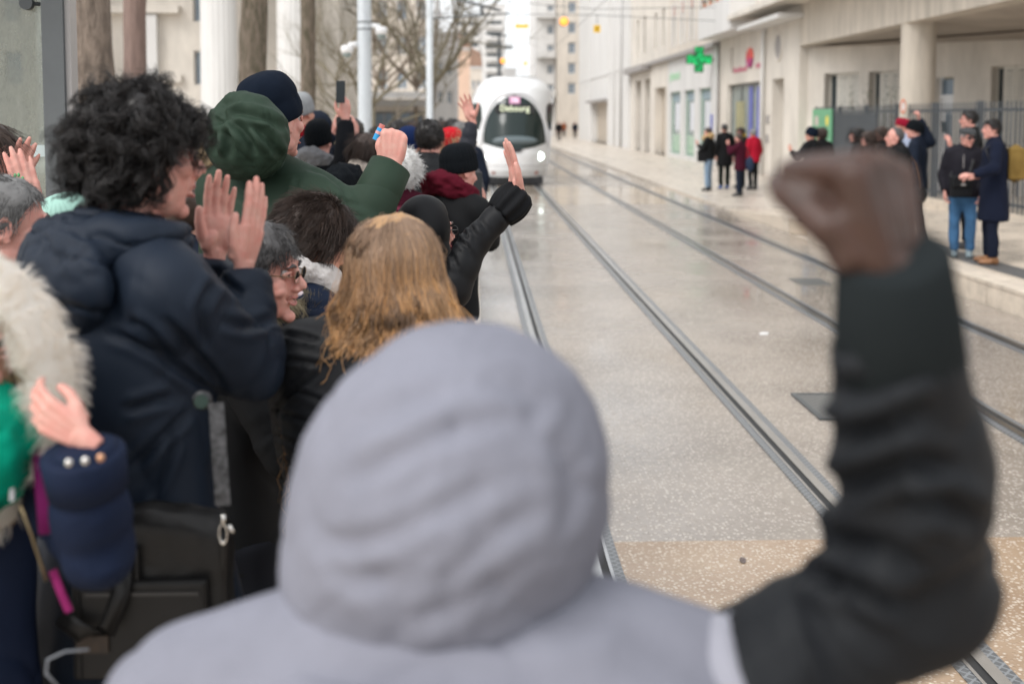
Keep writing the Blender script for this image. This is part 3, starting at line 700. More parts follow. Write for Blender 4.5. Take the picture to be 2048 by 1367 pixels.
obj('roof_edge', [box(-8.7, -2.2, 59.3, 59.83, 3.15, 3.5)], M['white_paint'], parent=b_)
cb_ = empty('utility_cabinet', (-1.9, 58, 0), 'pale grey utility cabinet on the pavement by the second pole', 'cabinet')
obj('case', [box(-2.45, -1.25, 57.6, 58.4, .05, 2.9)], M['grey_render'], parent=cb_)
obj('vent', [lathe([(.12, 0), (.12, .03)], 14, (-1.65, 57.6, 2.05), np.array([(1, 0, 0), (0, 0, 1), (0, -1, 0)]))], M['dark_metal'], parent=cb_)

# ------------------------------------------------------------------ monumental building on the left
mb = empty('monumental_building', (-15, 46, 0), 'large cream stone building with giant fluted columns behind the trees', 'building')
wm = Wall((0, 46, 0), (1, 0, 0), (0, -1, 0))
mo = [(-11.15, -10.55, z, z + 1.35) for z in (3.45, 5.95, 8.45)] + [(-18.6, -17.9, z, z + 1.35) for z in (3.45, 5.95)]
obj('wall', [wm.face(-40, -5.3, -.02, 12.5, mo, .35), box(-39.99, -5.302, 46.4, 58, -.02, 12.4)], M['facade'], parent=mb)
for q in mo: wm.window(mb, *q, M['win_blue'], M['grey_render'], .2, .05, (1, 1))
def fluted(cx, cy, r, z0, z1, fl=22):
    n = fl * 6; V = []
    for z, k in ((z0, 1.0), (z1, .9)):
        for i in range(n):
            t = 2 * math.pi * i / n; rr = r * k * (1 - .035 * abs(math.sin(fl * t / 2)) ** .6)
            V.append((cx + rr * math.cos(t), cy + rr * math.sin(t), z))
    return np.array(V), [(i, (i + 1) % n, n + (i + 1) % n, n + i) for i in range(n)]
for cx_ in (-20.4, -15.9, -9.75, -6.85):
    r_ = .72
    cl_ = obj('column', [fluted(cx_, 44.2, r_, .5, 11)], M['facade_white'], parent=mb, smooth=False)
    obj('column_base', [lathe([(.95, .05), (.95, .3), (.85, .5)], 24, (cx_, 44.2, 0))], M['facade_white'], parent=cl_)
obj('entablature', [box(-26, -5.4, 43.0, 46.0, 11, 12.5)], M['facade'], parent=mb)
for z_, d_ in ((6.25, .5), (3.55, .25)):
    obj('ledge', [box(-16.5, -11.6, 46 - d_, 45.998, z_, z_ + .28)], M['facade'], parent=mb)
obj('pilaster', [box(-13.6, -12.5, 45.6, 45.998, .05, 6.2)], M['facade_white'], parent=mb)
obj('pilaster', [box(-6.0, -5.31, 45.5, 45.998, .05, 12.4)], M['facade'], parent=mb)

# ================================================================== trees
def trunk_mesh(x, y, r, h, lean=(0, 0), seed=0, n=20, z0=.05):
    pts, V = [], []
    K = 60; n = 36
    for i in range(K):
        z = z0 + (h - z0) * i / (K - 1)
        pts.append((x + lean[0] * i / (K - 1) + .04 * math.sin(z * .9 + seed), y + lean[1] * i / (K - 1), z))
    rad = [r * (1.25 - .3 * min(1, (p[2] - z0) / 1.0) - .25 * (i / K)) for i, p in enumerate(pts)]
    V, Fc = tube(pts, rad, n, up=(0, 1, 0))
    V = V.copy(); c = np.repeat(np.array(pts), n, 0)
    k = 1 + .09 * fbm(V * A(3, 3, 1.2), 3, seed)[:, None] + .09 * vnoise(V * A(15, 15, 2.2), seed + 3)[:, None]
    return c + (V - c) * k, Fc
def limbs(base, d, ln, r, depth, rs, out, spread=.5, n=4, up=.15):
    """forking branches as tapering tubes"""
    K = 5; pts = [np.array(base, float)]; d = nrm(d)
    for i in range(K - 1):
        d = nrm(d + rs.randn(3) * .16 + A(0, 0, up * .3)); pts.append(pts[-1] + d * ln / (K - 1))
    out.append(tube(pts, list(np.linspace(r, r * .55, K)), n, cap=False))
    if depth <= 0: return
    m = 3 if depth > 1 else 4
    for j in range(m):
        k = rs.randint(1, K) if j else K - 1
        dd = nrm(d + rs.randn(3) * spread + A(0, 0, up))
        limbs(pts[k], dd, ln * rs.uniform(.55, .8), r * .52, depth - 1, rs, out, spread, 3 if depth < 3 else n, up)
def tree(x, y, r, h, label, bark, twigm, seed, lean=(0, 0), nl=5, depth=4, ln=2.4, z0=.28, low=None, spread=.5, rl=.4, group='bare trees'):
    t = empty('bare_tree', (x, y, z0), label, 'tree', group)
    obj('trunk', [trunk_mesh(x, y, r, h, lean, seed, z0=z0)], bark, parent=t, smooth=True)
    rs = np.random.RandomState(seed); out = []
    for i in range(nl):
        a = 2 * math.pi * i / nl + rs.uniform(-.4, .4)
        zb = h - .1 if low is None or i % 2 == 0 else rs.uniform(low, h - .1)
        f_ = (zb - z0) / (h - z0)
        limbs((x + lean[0] * f_, y + lean[1] * f_, zb), (math.cos(a) * .7, math.sin(a) * .7, .75), ln, r * rl, depth, rs, out, spread)
    obj('crown', out, twigm, parent=t, smooth=True)
    return t
tA = tree(-3.96, 12, .235, 6.5, 'thick tree trunk wrapped in brown burlap beside the glass shelter', M['bark'], M['twig'], 1, (.05, 0), 5, 3)
V, Fc = trunk_mesh(-3.96, 12, .252, 2.93, (.02, 0), 1, 28, .3)
obj('burlap_wrap', (V, Fc), M['burlap'], parent=tA, smooth=True)
tree(-4.70, 16, .185, 7, 'second tree trunk, reddish brown, just right of the burlap-wrapped one', mat('bark_red', (.20, .14, .12), .95, .3, 6, .8, 22, .03, stretch=(2, 2, .3)), M['twig'], 2, (.12, 0), 5, 3)
tree(-3.23, 17, .235, 7, 'thick bare trunk in front of the white fluted column', M['bark_moss'], M['twig'], 3, (.0, 0), 5, 3)
tree(-3.14, 22, .18, 7.5, 'mossy trunk standing left of the white camera pole', M['bark_moss'], M['twig_green'], 4, (-.12, 0), 5, 3)
tree(-2.0, 49, .17, 3.6, 'forked mossy tree leaning beside the second white pole', M['bark_moss'], M['twig_green'], 5, (.25, 0), 5, 4, 3.2, .05, None, .42, .7)
tree(-3.9, 44, .09, 2.7, 'low many-stemmed tree in front of the pavilion', M['twig_green'], M['twig_green'], 6, (0, 0), 7, 4, 2.4, .05, 1.0, .5, .8)
tree(-6.2, 52, .10, 2.6, 'thin tree between the white camera pole and the pavilion', M['twig_green'], M['twig'], 8, (0, 0), 6, 4, 2.6, .05, 1.4, .5, .7)
tree(-3.0, 60, .13, 3.8, 'tall thin tree rising above the pavilion roof', M['twig'], M['twig'], 9, (0, 0), 6, 4, 3.4, .05, None, .5, .7)
tree(-5.6, 70, .14, 4.2, 'dense bare tree behind the pavilion', M['twig'], M['twig'], 11, (0, 0), 7, 4, 3.4, .05, 2.4, .5, .7)
tree(-3.7, 30, .05, 3.2, 'slender young tree close to the mossy trunk', M['twig_green'], M['twig_green'], 12, (.1, 0), 5, 3, 1.4, .05, 1.6, .5, .6)

# ================================================================== street furniture
p1 = empty('camera_pole', (-1.90, 20, .28), 'thick white pole carrying two dome cameras above the crowd', 'pole')
obj('pole_shaft', [lathe([(.14, .25), (.14, .5), (.125, .6), (.115, 8.5)], 24, (-1.90, 20, 0))], M['pole'], parent=p1, smooth=True)
obj('clamp_band', [torus((-1.90, 20, z), .119, .012, None, 24, 6) for z in (3.80, 3.68)], M['dark_metal'], parent=p1)
for sx_, z in ((1, 3.72), (-1, 3.40)):
    cm = obj('camera', [tube([(-1.90 + sx_ * .11, 20, z + .02), (-1.90 + sx_ * .27, 19.95, z)], .05, 10), lathe([(.05, z), (.10, z - .02), (.105, z - .12), (.05, z - .15)], 18, (-1.90 + sx_ * .30, 19.93, 0))], M['white_paint'], parent=p1, smooth=True)
    obj('dome', [ball((-1.90 + sx_ * .30, 19.93, z - .15), (.08, .08, .07))], M['win_mid'], parent=cm, smooth=True)
p2 = empty('catenary_pole', (-1.62, 42, .05), 'slimmer white pole farther up the platform holding the wire arm', 'pole')
obj('pole_shaft', [lathe([(.15, .05), (.13, .3), (.12, 9)], 20, (-1.62, 42, 0))], M['pole'], parent=p2, smooth=True)
obj('wire_arm', [tube([(-1.62, 42, 6.75), (.4, 42, 6.2), (1.0, 42, 6.05)], .045, 8), tube([(-1.62, 42, 5.75), (1.3, 42, 5.95)], .03, 8)], M['dark_metal'], parent=p2, smooth=True)
obj('insulator', [tube([(.3, 42, 5.86), (.3, 42, 6.24)], .06, 8)], M['dark_metal'], parent=p2)
for xx, lab in ((1.29, 'overhead wire above the near track'), (4.42, 'overhead wire above the far track')):
    pts = [(xx + .08 * (-1) ** i, -5 + 42 * i, 6.0) for i in range(8)]
    obj('overhead_wire', [tube(pts, .011, 5)], M['dark_metal'], label=lab, cat='wire', group='tram wires')
obj('span_wire', [tube([(-1.62, 42, 6.6), (4.4, 42, 6.12), (10.58, 46, 6.6)], .012, 5)], M['dark_metal'], label='cross wire slung over the tracks from the pole to the shops', cat='wire')
obj('span_wire', [tube([(-1.62, 42, 5.95), (4.4, 42, 5.9), (10.58, 46, 6.0)], .012, 5)], M['dark_metal'], label='lower cross wire carrying the yellow signs over the tracks', cat='wire')
My = mat('sign_yellow', (.80, .50, .02), .5)
ys = empty('hanging_sign', (1.8, 42, 5.3), 'flat yellow bar sign hanging over the near track', 'sign')
obj('sign_bar', [box(1.52, 2.0, 41.95, 42.0, 5.42, 5.55)], My, parent=ys)
obj('hanger', [tube([(1.6, 41.98, 5.55), (1.6, 41.98, 5.93)], .012, 6), tube([(1.92, 41.98, 5.55), (1.92, 41.98, 5.93)], .012, 6)], M['dark_metal'], parent=ys)
q = at(1194, 58, 45); ys = empty('hanging_sign', tuple(q), 'small square yellow sign hanging over the far track', 'sign')
obj('sign_plate', [box(q[0] - .13, q[0] + .13, 44.98, 45.02, q[2] - .14, q[2] + .14)], My, parent=ys)
obj('sign_mark', [box(q[0] - .04, q[0] + .04, 44.972, 44.978, q[2] - .09, q[2] + .09)], mat('sign_ink', (.25, .13, .01), .5), parent=ys)
obj('hanger', [tube([(q[0], 45, q[2] + .14), (q[0], 45, 6.2)], .012, 6)], M['dark_metal'], parent=ys)
Mor = mat('amber_lamp', (.5, .15, .02), .4, emit=(1, .36, .06), es=1.1)
for px_, py_, yy, rr, lb in ((1128, 43, 45, .17, 'lit amber signal lamp hung over the far track'), (1051, 127, 110, .17, 'faint amber signal lamp farther up the street'), (1006, 122, 128, .30, 'square amber signal on the dark mast behind the tram')):
    q = at(px_, py_, yy); lp = empty('signal_lamp', tuple(q), lb, 'signal lamp')
    obj('lamp_housing', [lathe([(rr * 1.1, 0), (rr * 1.1, .2), (rr * .6, .3)], 18, (q[0], yy + .02, q[2]), np.array([(1, 0, 0), (0, 0, 1), (0, 1, 0)]))], M['dark_metal'], parent=lp)
    obj('lens', [ball((q[0], yy, q[2]), (rr, .08, rr), None, 16, 8)], Mor, parent=lp, smooth=True)
    if yy < 120: obj('hanger', [tube([(q[0], yy + .1, q[2] + rr), (q[0], yy + .1, q[2] + rr + .9)], .015, 6)], M['dark_metal'], parent=lp)
ms = empty('catenary_mast', (2.86, 130, 0), 'dark T-shaped mast rising behind the tram', 'mast')
obj('mast_shaft', [tube([(2.86, 130, 0), (2.86, 130, 10.4)], [.3, .22], 10)], M['dark_metal'], parent=ms, smooth=True)
obj('mast_arm', [tube([(1.3, 130, 10.1), (4.4, 130, 10.1)], .17, 8), tube([(1.9, 130, 11.4), (3.8, 130, 11.4)], .1, 8), tube([(2.86, 130, 10.2), (2.86, 130, 11.6)], .14, 8)], M['dark_metal'], parent=ms)
# glass shelter on the left
sh = empty('tram_shelter', (-2.4, 5.0, .28), 'glass end of the tram shelter with a dark steel post', 'shelter')
gx = at(118, 200, 5.0)[0]
obj('post', [box(gx - .045, gx + .045, 4.94, 5.06, .28, 3.1)], mat('post_paint', (.11, .12, .125), .45, .1, 4), parent=sh)
obj('post_edge', [box(gx + .046, gx + .07, 4.96, 5.04, .28, 3.1)], mat('post_edge', (.36, .34, .33), .4), parent=sh)
gp = obj('glass_pane', [box(gx - 1.9, gx - .06, 4.992, 5.004, .5, 3.0)], glass('shelter_glass', (.72, .76, .73), .03, dirt_refl=(.30, .31, .27), dscale=6, dmin=.15, dmax=.85, stretch=(1, 1, .45)), parent=sh)  # mottle: grime plus a blotchy reflection of trees put into the pane's colour
obj('frosted_band', [box(gx - 1.9, gx - .06, 4.980, 4.990, 2.15 - .168, 2.15 - .118)], mat('frosted', (.52, .60, .60), .5), parent=sh)
obj('glass_clip', [tube([(gx - .10, 4.97, 2.635), (gx - .045, 5.0, 2.635)], .008, 8), lathe([(.028, 0), (.028, .03)], 18, (gx - .11, 4.975, 2.635), np.array([(1, 0, 0), (0, 0, 1), (0, -1, 0)]))], M['dark_metal'], parent=sh)
obj('roof', [box(gx - 2.2, gx + .2, 4.3, 7.5, 3.1, 3.2)], M['dark_metal'], parent=sh)
obj('post', [box(gx - 2.0, gx - 1.91, 4.94, 5.06, .28, 3.1)], M['dark_metal'], parent=sh)

# ================================================================== tram
YT = 35.6; TX = 1.29
tr = empty('tram', (TX, YT, 0), 'white tram with a rounded nose and lit headlights coming up the near track', 'tram')
Mtw = mat('tram_white', (.70, .71, .72), .18, .02, 2, coat=.5)
Mtg = mat('tram_glass', (.012, .022, .021), .05, spec=.36)
def halfw(z):
    return np.interp(z, [.28, .5, .9, 1.4, 2.0, 2.5, 2.85, 3.1, 3.3, 3.42, 3.48], [1.0, 1.05, 1.12, 1.18, 1.24, 1.32, 1.31, 1.20, 1.02, .84, .66])
def nose(x, z):
    """how far back the front skin lies at x, z"""
    a = abs(x) / 1.2
    return YT + .95 * a ** 2.6 + np.interp(z, [.25, .5, 1.0, 1.3, 2.0, 2.7, 3.1, 3.42], [.22, .05, 0, .06, .32, .62, .85, 1.25]) - .0
zs = np.linspace(.28, 3.48, 48); us = np.linspace(-1, 1, 41)
V = []; 
for z in zs:
    for u in us:
        x = u * halfw(z); V.append((TX + x, nose(x, z), z))
nu_ = len(us); Fc = [(i * nu_ + j, i * nu_ + j + 1, (i + 1) * nu_ + j + 1, (i + 1) * nu_ + j) for i in range(len(zs) - 1) for j in range(nu_ - 1)]
# the sides run on from the front's border
border = [i * nu_ for i in range(len(zs))] + [(len(zs) - 1) * nu_ + j for j in range(1, nu_)] + [i * nu_ + nu_ - 1 for i in range(len(zs) - 2, -1, -1)]
prev = border
for yy, k in ((YT + 2.6, 1.03), (YT + 9.8, 1.03)):
    ring = []
    for i in border:
        p = V[i]; ring.append(len(V)); V.append((TX + (p[0] - TX) * k, yy, p[2]))
    Fc += [(prev[i], ring[i], ring[i + 1], prev[i + 1]) for i in range(len(border) - 1)]; prev = ring
obj('body', (np.array(V), Fc), Mtw, parent=tr, smooth=True)
def on_nose(poly, off, nm, m, parent=tr, rows=16):
    """a panel lying on the nose: poly gives (z, half width) or list of rows (z, x0, x1)"""
    V, Fc = [], []; n = 15
    for z, a, b in poly:
        for t in np.linspace(0, 1, n):
            x = a + (b - a) * t; V.append((TX + x, nose(x, z) - off, z))
    for i in range(len(poly) - 1):
        Fc += [(i * n + j, i * n + j + 1, (i + 1) * n + j + 1, (i + 1) * n + j) for j in range(n - 1)]
    return obj(nm, (np.array(V), Fc), m, parent=parent, smooth=True)
def arch_w(z, zt, hw, zb=1.30):
    t = (z - zb) / (zt - zb); return hw * max(0.0, (1 - max(0, t) ** 2.2)) ** .5 if t > 0 else hw
WT = 2.86
rows = [(z, -arch_w(z, WT, 1.0), arch_w(z, WT, 1.0)) for z in np.linspace(1.34, WT, 26)]
ws = on_nose(rows, .012, 'windscreen', Mtg)
# curved lower lip of the windscreen
lip = []; 
for t in np.linspace(-1, 1, 25): zl_ = 1.35 - .20 * (1 - abs(t) ** 1.8); lip.append((TX + 1.0 * t, nose(1.0 * t, zl_) - .016, zl_))
top = [(TX + 1.0 * t, nose(1.0 * t, 1.35) - .016, 1.352) for t in np.linspace(-1, 1, 25)]
obj('windscreen_lip', (np.array(lip + top), [(i, i + 1, 26 + i, 25 + i) for i in range(24)]), Mtg, parent=tr, smooth=True)
obj('wiper_base', [prism([(-.24, 1.17), (.24, 1.17), (.16, 1.07), (-.16, 1.07)], (TX, YT - .03, 0), (1, 0, 0), (0, 0, 1), (0, .12, 0))], M['black'], parent=tr)
# the raised frame round the windscreen
fr_ = []
for t in np.linspace(0, 1, 40):
    a = -1 + 2 * t; z = 1.25 + (WT + .06 - 1.25) * (1 - abs(a) ** 2.4) ** .62 if abs(a) < 1 else 1.25
    x = 1.06 * np.sign(a) * abs(a) ** .8; fr_.append((TX + x, nose(x, z) - .005, z))
obj('windscreen_frame', [tube(fr_, [(.065, .05)] * 40, 8, up=(0, -1, .2))], mat('tram_grey', (.60, .60, .61), .3), parent=tr, smooth=True)
for s in (-1, 1):
    rr_ = [(z, s * np.interp(z, [1.75, 2.1, 2.5, 2.62], [1.13, 1.03, 1.05, 1.12]), s * (halfw(z) - .006)) for z in np.linspace(1.75, 2.62, 14)]
    on_nose(rr_ if s > 0 else [(z, b, a) for z, a, b in rr_], .012, 'corner_window', Mtg)
# brow: the overhanging hood at the roof line
Vb, Fb = [], []
for s in (-1, 1):
    side = []
    for i, z in enumerate(np.linspace(1.5, 2.75, 12)):
        y0 = nose(halfw(z), z) + .12; 
        side.append([(TX + s * (halfw(z) + .014), y0 + .25 * abs(z - 2.2), z), (TX + s * (halfw(z) * 1.02 + .014), y0 + 1.4, z)])
    Vs = np.array([p for r in side for p in r]); obj('side_window', (Vs, [(2 * i, 2 * i + 1, 2 * i + 3, 2 * i + 2) for i in range(11)]), Mtg, parent=tr, smooth=True)
    obj('side_window', [box(TX + s * 1.225 - .012, TX + s * 1.225 + .012, YT + 3.2, YT + 9.2, 1.3, 2.6)], Mtg, parent=tr)
hl = mat('headlight', (.9, .95, .9), .2, emit=(.86, 1, .92), es=5.5)
for s in (-1, 1):
    x, z = s * .80, .93; y = nose(x, z)
    h = obj('headlight', [lathe([(.135, 0), (.135, .03), (.12, .045)], 24, (TX + x, y + .03, z), np.array([(1, 0, 0), (0, 0, 1), (0, -1, 0)]))], M['white_paint'], parent=tr)
    obj('lens', [ball((TX + x, y - .005, z), (.115, .03, .125), None, 20, 10)], hl, parent=h, smooth=True)
    x, z = s * .66, .42; y = nose(x, z)
    obj('marker_lamp', [ball((TX + x, y, z), (.075, .03, .06), None, 14, 8)], mat('marker_red', (.28, .10, .08), .4), parent=tr, smooth=True)
obj('route_box', [box(TX - .17, TX + .17, nose(0, 2.68) - .05, nose(0, 2.68) - .038, 2.59, 2.81)], mat('route_pink', (.4, .2, .3), .4, emit=(.80, .42, .62), es=.3), parent=tr)
obj('route_number', [place(text_parts('T6', .19, .003), (TX, nose(0, 2.68) - .054, 2.70), A(1, 0, 0), A(0, 0, 1), A(0, -1, 0))], mat('route_ink', (.8, .7, .75), .4, emit=(1, .85, .95), es=.6), parent=tr)
obj('destination_panel', [box(TX - .62, TX + .62, nose(.45, 2.27) - .05, nose(.45, 2.27) - .03, 2.30, 2.56)], M['black'], parent=tr)
obj('destination_text', [place(text_parts('Debourg', .26, .003), (TX, nose(.45, 2.27) - .055, 2.435), A(1, 0, 0), A(0, 0, 1), A(0, -1, 0))], mat('led_text', (.8, .85, .6), .4, emit=(.85, .95, .70), es=.42), parent=tr)
jl_ = [(TX + x, nose(x, .64) - .003, .64) for x in np.linspace(-1.04, 1.04, 30)]
obj('bumper_gap', [tube(jl_, .012, 6)], M['trim_grey'], parent=tr, smooth=True)
obj('dashboard', [ball((TX, YT + .16, 1.42), (.72, .13, .16), None, 20, 10)], mat('dash', (.10, .13, .14), .3), parent=tr, smooth=True)
obj('skirt', [box(TX - .9, TX + .9, YT + .45, YT + 9.7, .05, .29)], M['black'], parent=tr)
obj('rear_panel', [box(TX - 1.1, TX + 1.1, YT + 9.6, YT + 9.75, .3, 3.2)], Mtw, parent=tr)
# ================================================================== people kit
def fabric(name, col, rough=.75, sheen=.0, bs=260, bump=.25, bd=.0012, var=.14, vs=5, spec=.3):
    return mat(name, tuple(c * (.47 if max(col) < .2 else .82) for c in col), min(.95, rough + .12), var, vs, bump, bs, bd, sheen=0, spec=spec * .42)
def skinmat(name, col, red=(1.12, .82, .78), rough=.48):
    c2 = tuple(min(1, a * b) for a, b in zip(col, red))
    return mat(name, col, rough, .1, 34, .45, 240, .0014, col2=c2, sss=.06, spec=.4)
S_PALE = skinmat('pale_skin', (.56, .33, .25)); S_RED = skinmat('rosy_skin', (.60, .335, .275), (.98, .74, .74))
S_TAN = skinmat('tan_skin', (.45, .26, .18)); S_DARK = skinmat('dark_skin', (.042, .0225, .016), (1.5, 1.25, 1.2), .42)
M_EYE = mat('eye_white', (.55, .51, .49), .15); M_IRIS = mat('iris', (.03, .02, .015), .1)
M_LIP = mat('lips', (.42, .15, .13), .4); M_TEETH = mat('teeth', (.75, .70, .62), .25)
M_SHOE = mat('dark_shoe', (.02, .02, .022), .5); M_BLACKH = hairmat('black_hair', (.008, .007, .007), (.025, .021, .02), .38)
M_BROWNH = hairmat('brown_hair', (.022, .014, .011), (.065, .040, .030), .45)
M_GREYH = hairmat('grey_hair', (.05, .05, .05), (.24, .235, .23), .5); M_PEPPER = hairmat('pepper_hair', (.018, .017, .018), (.10, .095, .095), .45)
M_GINGER = hairmat('ginger_hair', (.17, .085, .035), (.42, .27, .15), .42); M_BLOND = hairmat('blond_hair', (.30, .20, .10), (.48, .36, .22), .5)
M_WHITEH = hairmat('white_hair', (.55, .54, .53), (.85, .84, .82), .6)
M_JEAN = fabric('blue_denim', (.06, .105, .19), .85, bs=300, var=.35, vs=8); M_JEANL = fabric('light_denim', (.23, .32, .43), .85, bs=300, var=.2, vs=6)
M_DARKT = fabric('dark_trousers', (.022, .024, .032), .85)
M_BLACKF = fabric('black_fabric', (.016, .017, .019), .6); M_BLACKN = fabric('black_nylon', (.016, .017, .020), .42, spec=.45)
M_NAVY = fabric('navy_fabric', (.018, .027, .050), .62, .15); M_NAVYW = fabric('navy_wool', (.016, .022, .048), .9, .3)

def furmat(name, col, col2):
    m = hairmat(name, col, col2, .8); nt = m.node_tree; N, L = nt.nodes, nt.links; b = N['Principled BSDF']
    tl = N.new('ShaderNodeBsdfTranslucent'); mx = N.new('ShaderNodeMixShader'); mx.inputs[0].default_value = .72
    L.new(b.inputs['Base Color'].links[0].from_socket, tl.inputs['Color'])
    L.new(b.outputs[0], mx.inputs[1]); L.new(tl.outputs[0], mx.inputs[2]); L.new(mx.outputs[0], N['Material Output'].inputs[0])
    return m
def strand_mesh(P, rad, sides=3):
    """P (N,K,3) paths, rad (N,K) -> quads"""
    N, K, _ = P.shape
    T = np.gradient(P, axis=1); T /= np.linalg.norm(T, axis=2, keepdims=True) + 1e-9
    ref = np.where(np.abs(T[..., 2:3]) > .9, A(1, 0, 0), A(0, 0, 1))
    s = np.cross(T, ref); s /= np.linalg.norm(s, axis=2, keepdims=True) + 1e-9
    w = np.cross(T, s); V = np.empty((N, K, sides, 3))
    for k in range(sides):
        a = 2 * math.pi * k / sides
        V[:, :, k] = P + (math.cos(a) * s + math.sin(a) * w) * rad[..., None]
    idx = np.arange(N * K * sides).reshape(N, K, sides)
    q = [np.stack([idx[:, :-1, k], idx[:, :-1, (k + 1) % sides], idx[:, 1:, (k + 1) % sides], idx[:, 1:, k]], -1).reshape(-1, 4) for k in range(sides)]
    return V.reshape(-1, 3), np.concatenate(q)

HL_Y, HL_Z = [-.11, -.05, -.025, .02, .05, .085, .1], [-.085, -.08, -.03, -.005, .035, .066, .078]
def scalp(n, rs, c0=A(0, -.012, .028), rad=A(.080, .101, .096), hair_y=HL_Y, hair_z=HL_Z):
    out = []
    while sum(map(len, out)) < n:
        d = rs.randn(n * 2, 3); d /= np.linalg.norm(d, axis=1)[:, None]
        p = c0 + d * rad
        ok = p[:, 2] > np.interp(p[:, 1], hair_y, hair_z)
        out.append(np.concatenate([p[ok], (d / rad / np.linalg.norm(d / rad, axis=1)[:, None])[ok]], 1))
    o = np.concatenate(out)[:n]; return o[:, :3], o[:, 3:]
def haircap(thick, zback=None, lump=.006, seed=0, hy=HL_Y, hz=HL_Z):
    """closed shell of hair over the scalp, tucked under the skin where there is no hair"""
    c0, rad = A(0, -.012, .028), A(.079, .100, .095)
    V, Fc = ball((0, 0, 0), 1.0, None, 48, 32); d = V.copy(); p = c0 + d * rad
    hz = list(hz)
    m = np.clip((p[:, 2] - np.interp(p[:, 1], hy, hz)) / .018 + .3, 0, 1)
    t = thick * (.75 + .25 * d[:, 2]) + lump * fbm(d * 5, 3, seed)
    P = p + d * (m * t - (1 - m) * .02)[:, None]
    return P, Fc

def hand_parts(side, pose):
    """hand in its own axes: x to the thumb, y along the fingers, z out of the back; root at the wrist"""
    P = []
    bx = [.029, .0095, -.010, -.028]; by = [.088, .092, .088, .080]
    seg = [(.043, .026, .022), (.047, .030, .023), (.043, .028, .022), (.034, .021, .019)]
    rr = [.0092, .0095, .0090, .0078]
    cur = {'open': [(6, 8, 6), (4, 8, 6), (6, 10, 6), (8, 12, 8)], 'flat': [(2, 4, 3)] * 4, 'relaxed': [(25, 30, 18), (30, 34, 20), (34, 38, 22), (38, 40, 24)],
           'fist': [(80, 106, 66), (84, 106, 66), (87, 106, 66), (90, 106, 64)], 'grip': [(45, 55, 35), (50, 58, 35), (54, 60, 35), (58, 62, 35)], 'hold': [(20, 35, 25), (22, 38, 25), (26, 40, 25), (30, 42, 25)]}[pose]
    spr = {'open': [-13, -3, 7, 18], 'flat': [-3, -1, 1, 4]}.get(pose, [-4, -1, 2, 6])
    for i in range(4):
        b = A(bx[i], by[i], 0.0)
        P.append(tube([(bx[i] * .55, .0, -.002), (bx[i] * .8, .045, -.001), tuple(b)], [.0145, .0145, .0125], 8))
        az = R(spr[i]); a = 0; p = b; pts = [p - A(0, .012, 0), p]
        for k in range(3):
            a += R(cur[i][k]); d = A(-math.sin(az) * math.cos(a) * 1.0, math.cos(az) * math.cos(a), -math.sin(a))
            pts += [p + d * seg[i][k] * .5, p + d * seg[i][k]]; p = p + d * seg[i][k]
        r = rr[i]; P.append(tube(pts, [r * 1.18, r * 1.22, r * 1.02, r * 1.12, r * .96, r * 1.02, r * .9, r * .74], 8)); P.append(ball(p, r * .76, None, 8, 6))
    P.append(ball((0, .050, -.003), (.041, .050, .0155), None, 14, 8)); P.append(ball((-.022, .035, -.010), (.017, .034, .013), None, 10, 7))
    P.append(ball((.024, .032, -.012), (.018, .030, .0155), A((.85, .5, 0), (-.5, .85, 0), (0, 0, 1)), 10, 7))
    if pose == 'fist': th = [(.020, .012, -.006), (.040, .048, -.018), (.036, .078, -.042), (.014, .086, -.060), (.002, .086, -.064)]; P += [ball((0, .078, -.030), (.040, .024, .024), None, 14, 10)]
    elif pose in ('grip', 'hold'): th = [(.020, .012, -.006), (.046, .042, -.018), (.052, .075, -.034), (.046, .100, -.045), (.044, .104, -.046)]
    elif pose == 'flat': th = [(.020, .012, -.006), (.042, .042, -.010), (.052, .074, -.012), (.054, .100, -.012), (.054, .104, -.012)]
    elif pose == 'relaxed': th = [(.020, .012, -.006), (.044, .040, -.014), (.054, .070, -.024), (.052, .095, -.034), (.051, .098, -.035)]
    else: th = [(.020, .012, -.006), (.048, .038, -.010), (.070, .064, -.014), (.084, .088, -.016), (.086, .092, -.016)]
    P.append(tube(th, [.0155, .0138, .0120, .0098, .0085], 8)); P.append(ball(th[-1], .0088, None, 8, 6))
    P.append(tube([(0, -.045, 0), (0, -.02, 0), (0, .01, -.001)], [(.020, .017), (.026, .019), (.030, .017)], 12, up=(1, 0, 0)))
    return P
_hand_cache = {}
def hand(w, fd, pn, side, pose, sc, vox, wide=(1, 1, 1)):
    key = (pose, round(vox, 4))
    if key not in _hand_cache: _hand_cache[key] = skin(hand_parts(1, pose), vox, 3 if pose == 'fist' else 2)
    V, Q = _hand_cache[key]
    V = V * np.asarray(wide, float)
    Y = nrm(fd); Z = -nrm(np.asarray(pn, float) - Y * np.dot(pn, Y)); X = np.cross(Y, -Z) * (1 if side == 'R' else -1)
    W = np.array(w) + (V * sc) @ np.array([X, Y, Z])
    if np.linalg.det(np.array([X, Y, Z])) < 0: Q = Q[:, ::-1]
    return W, Q
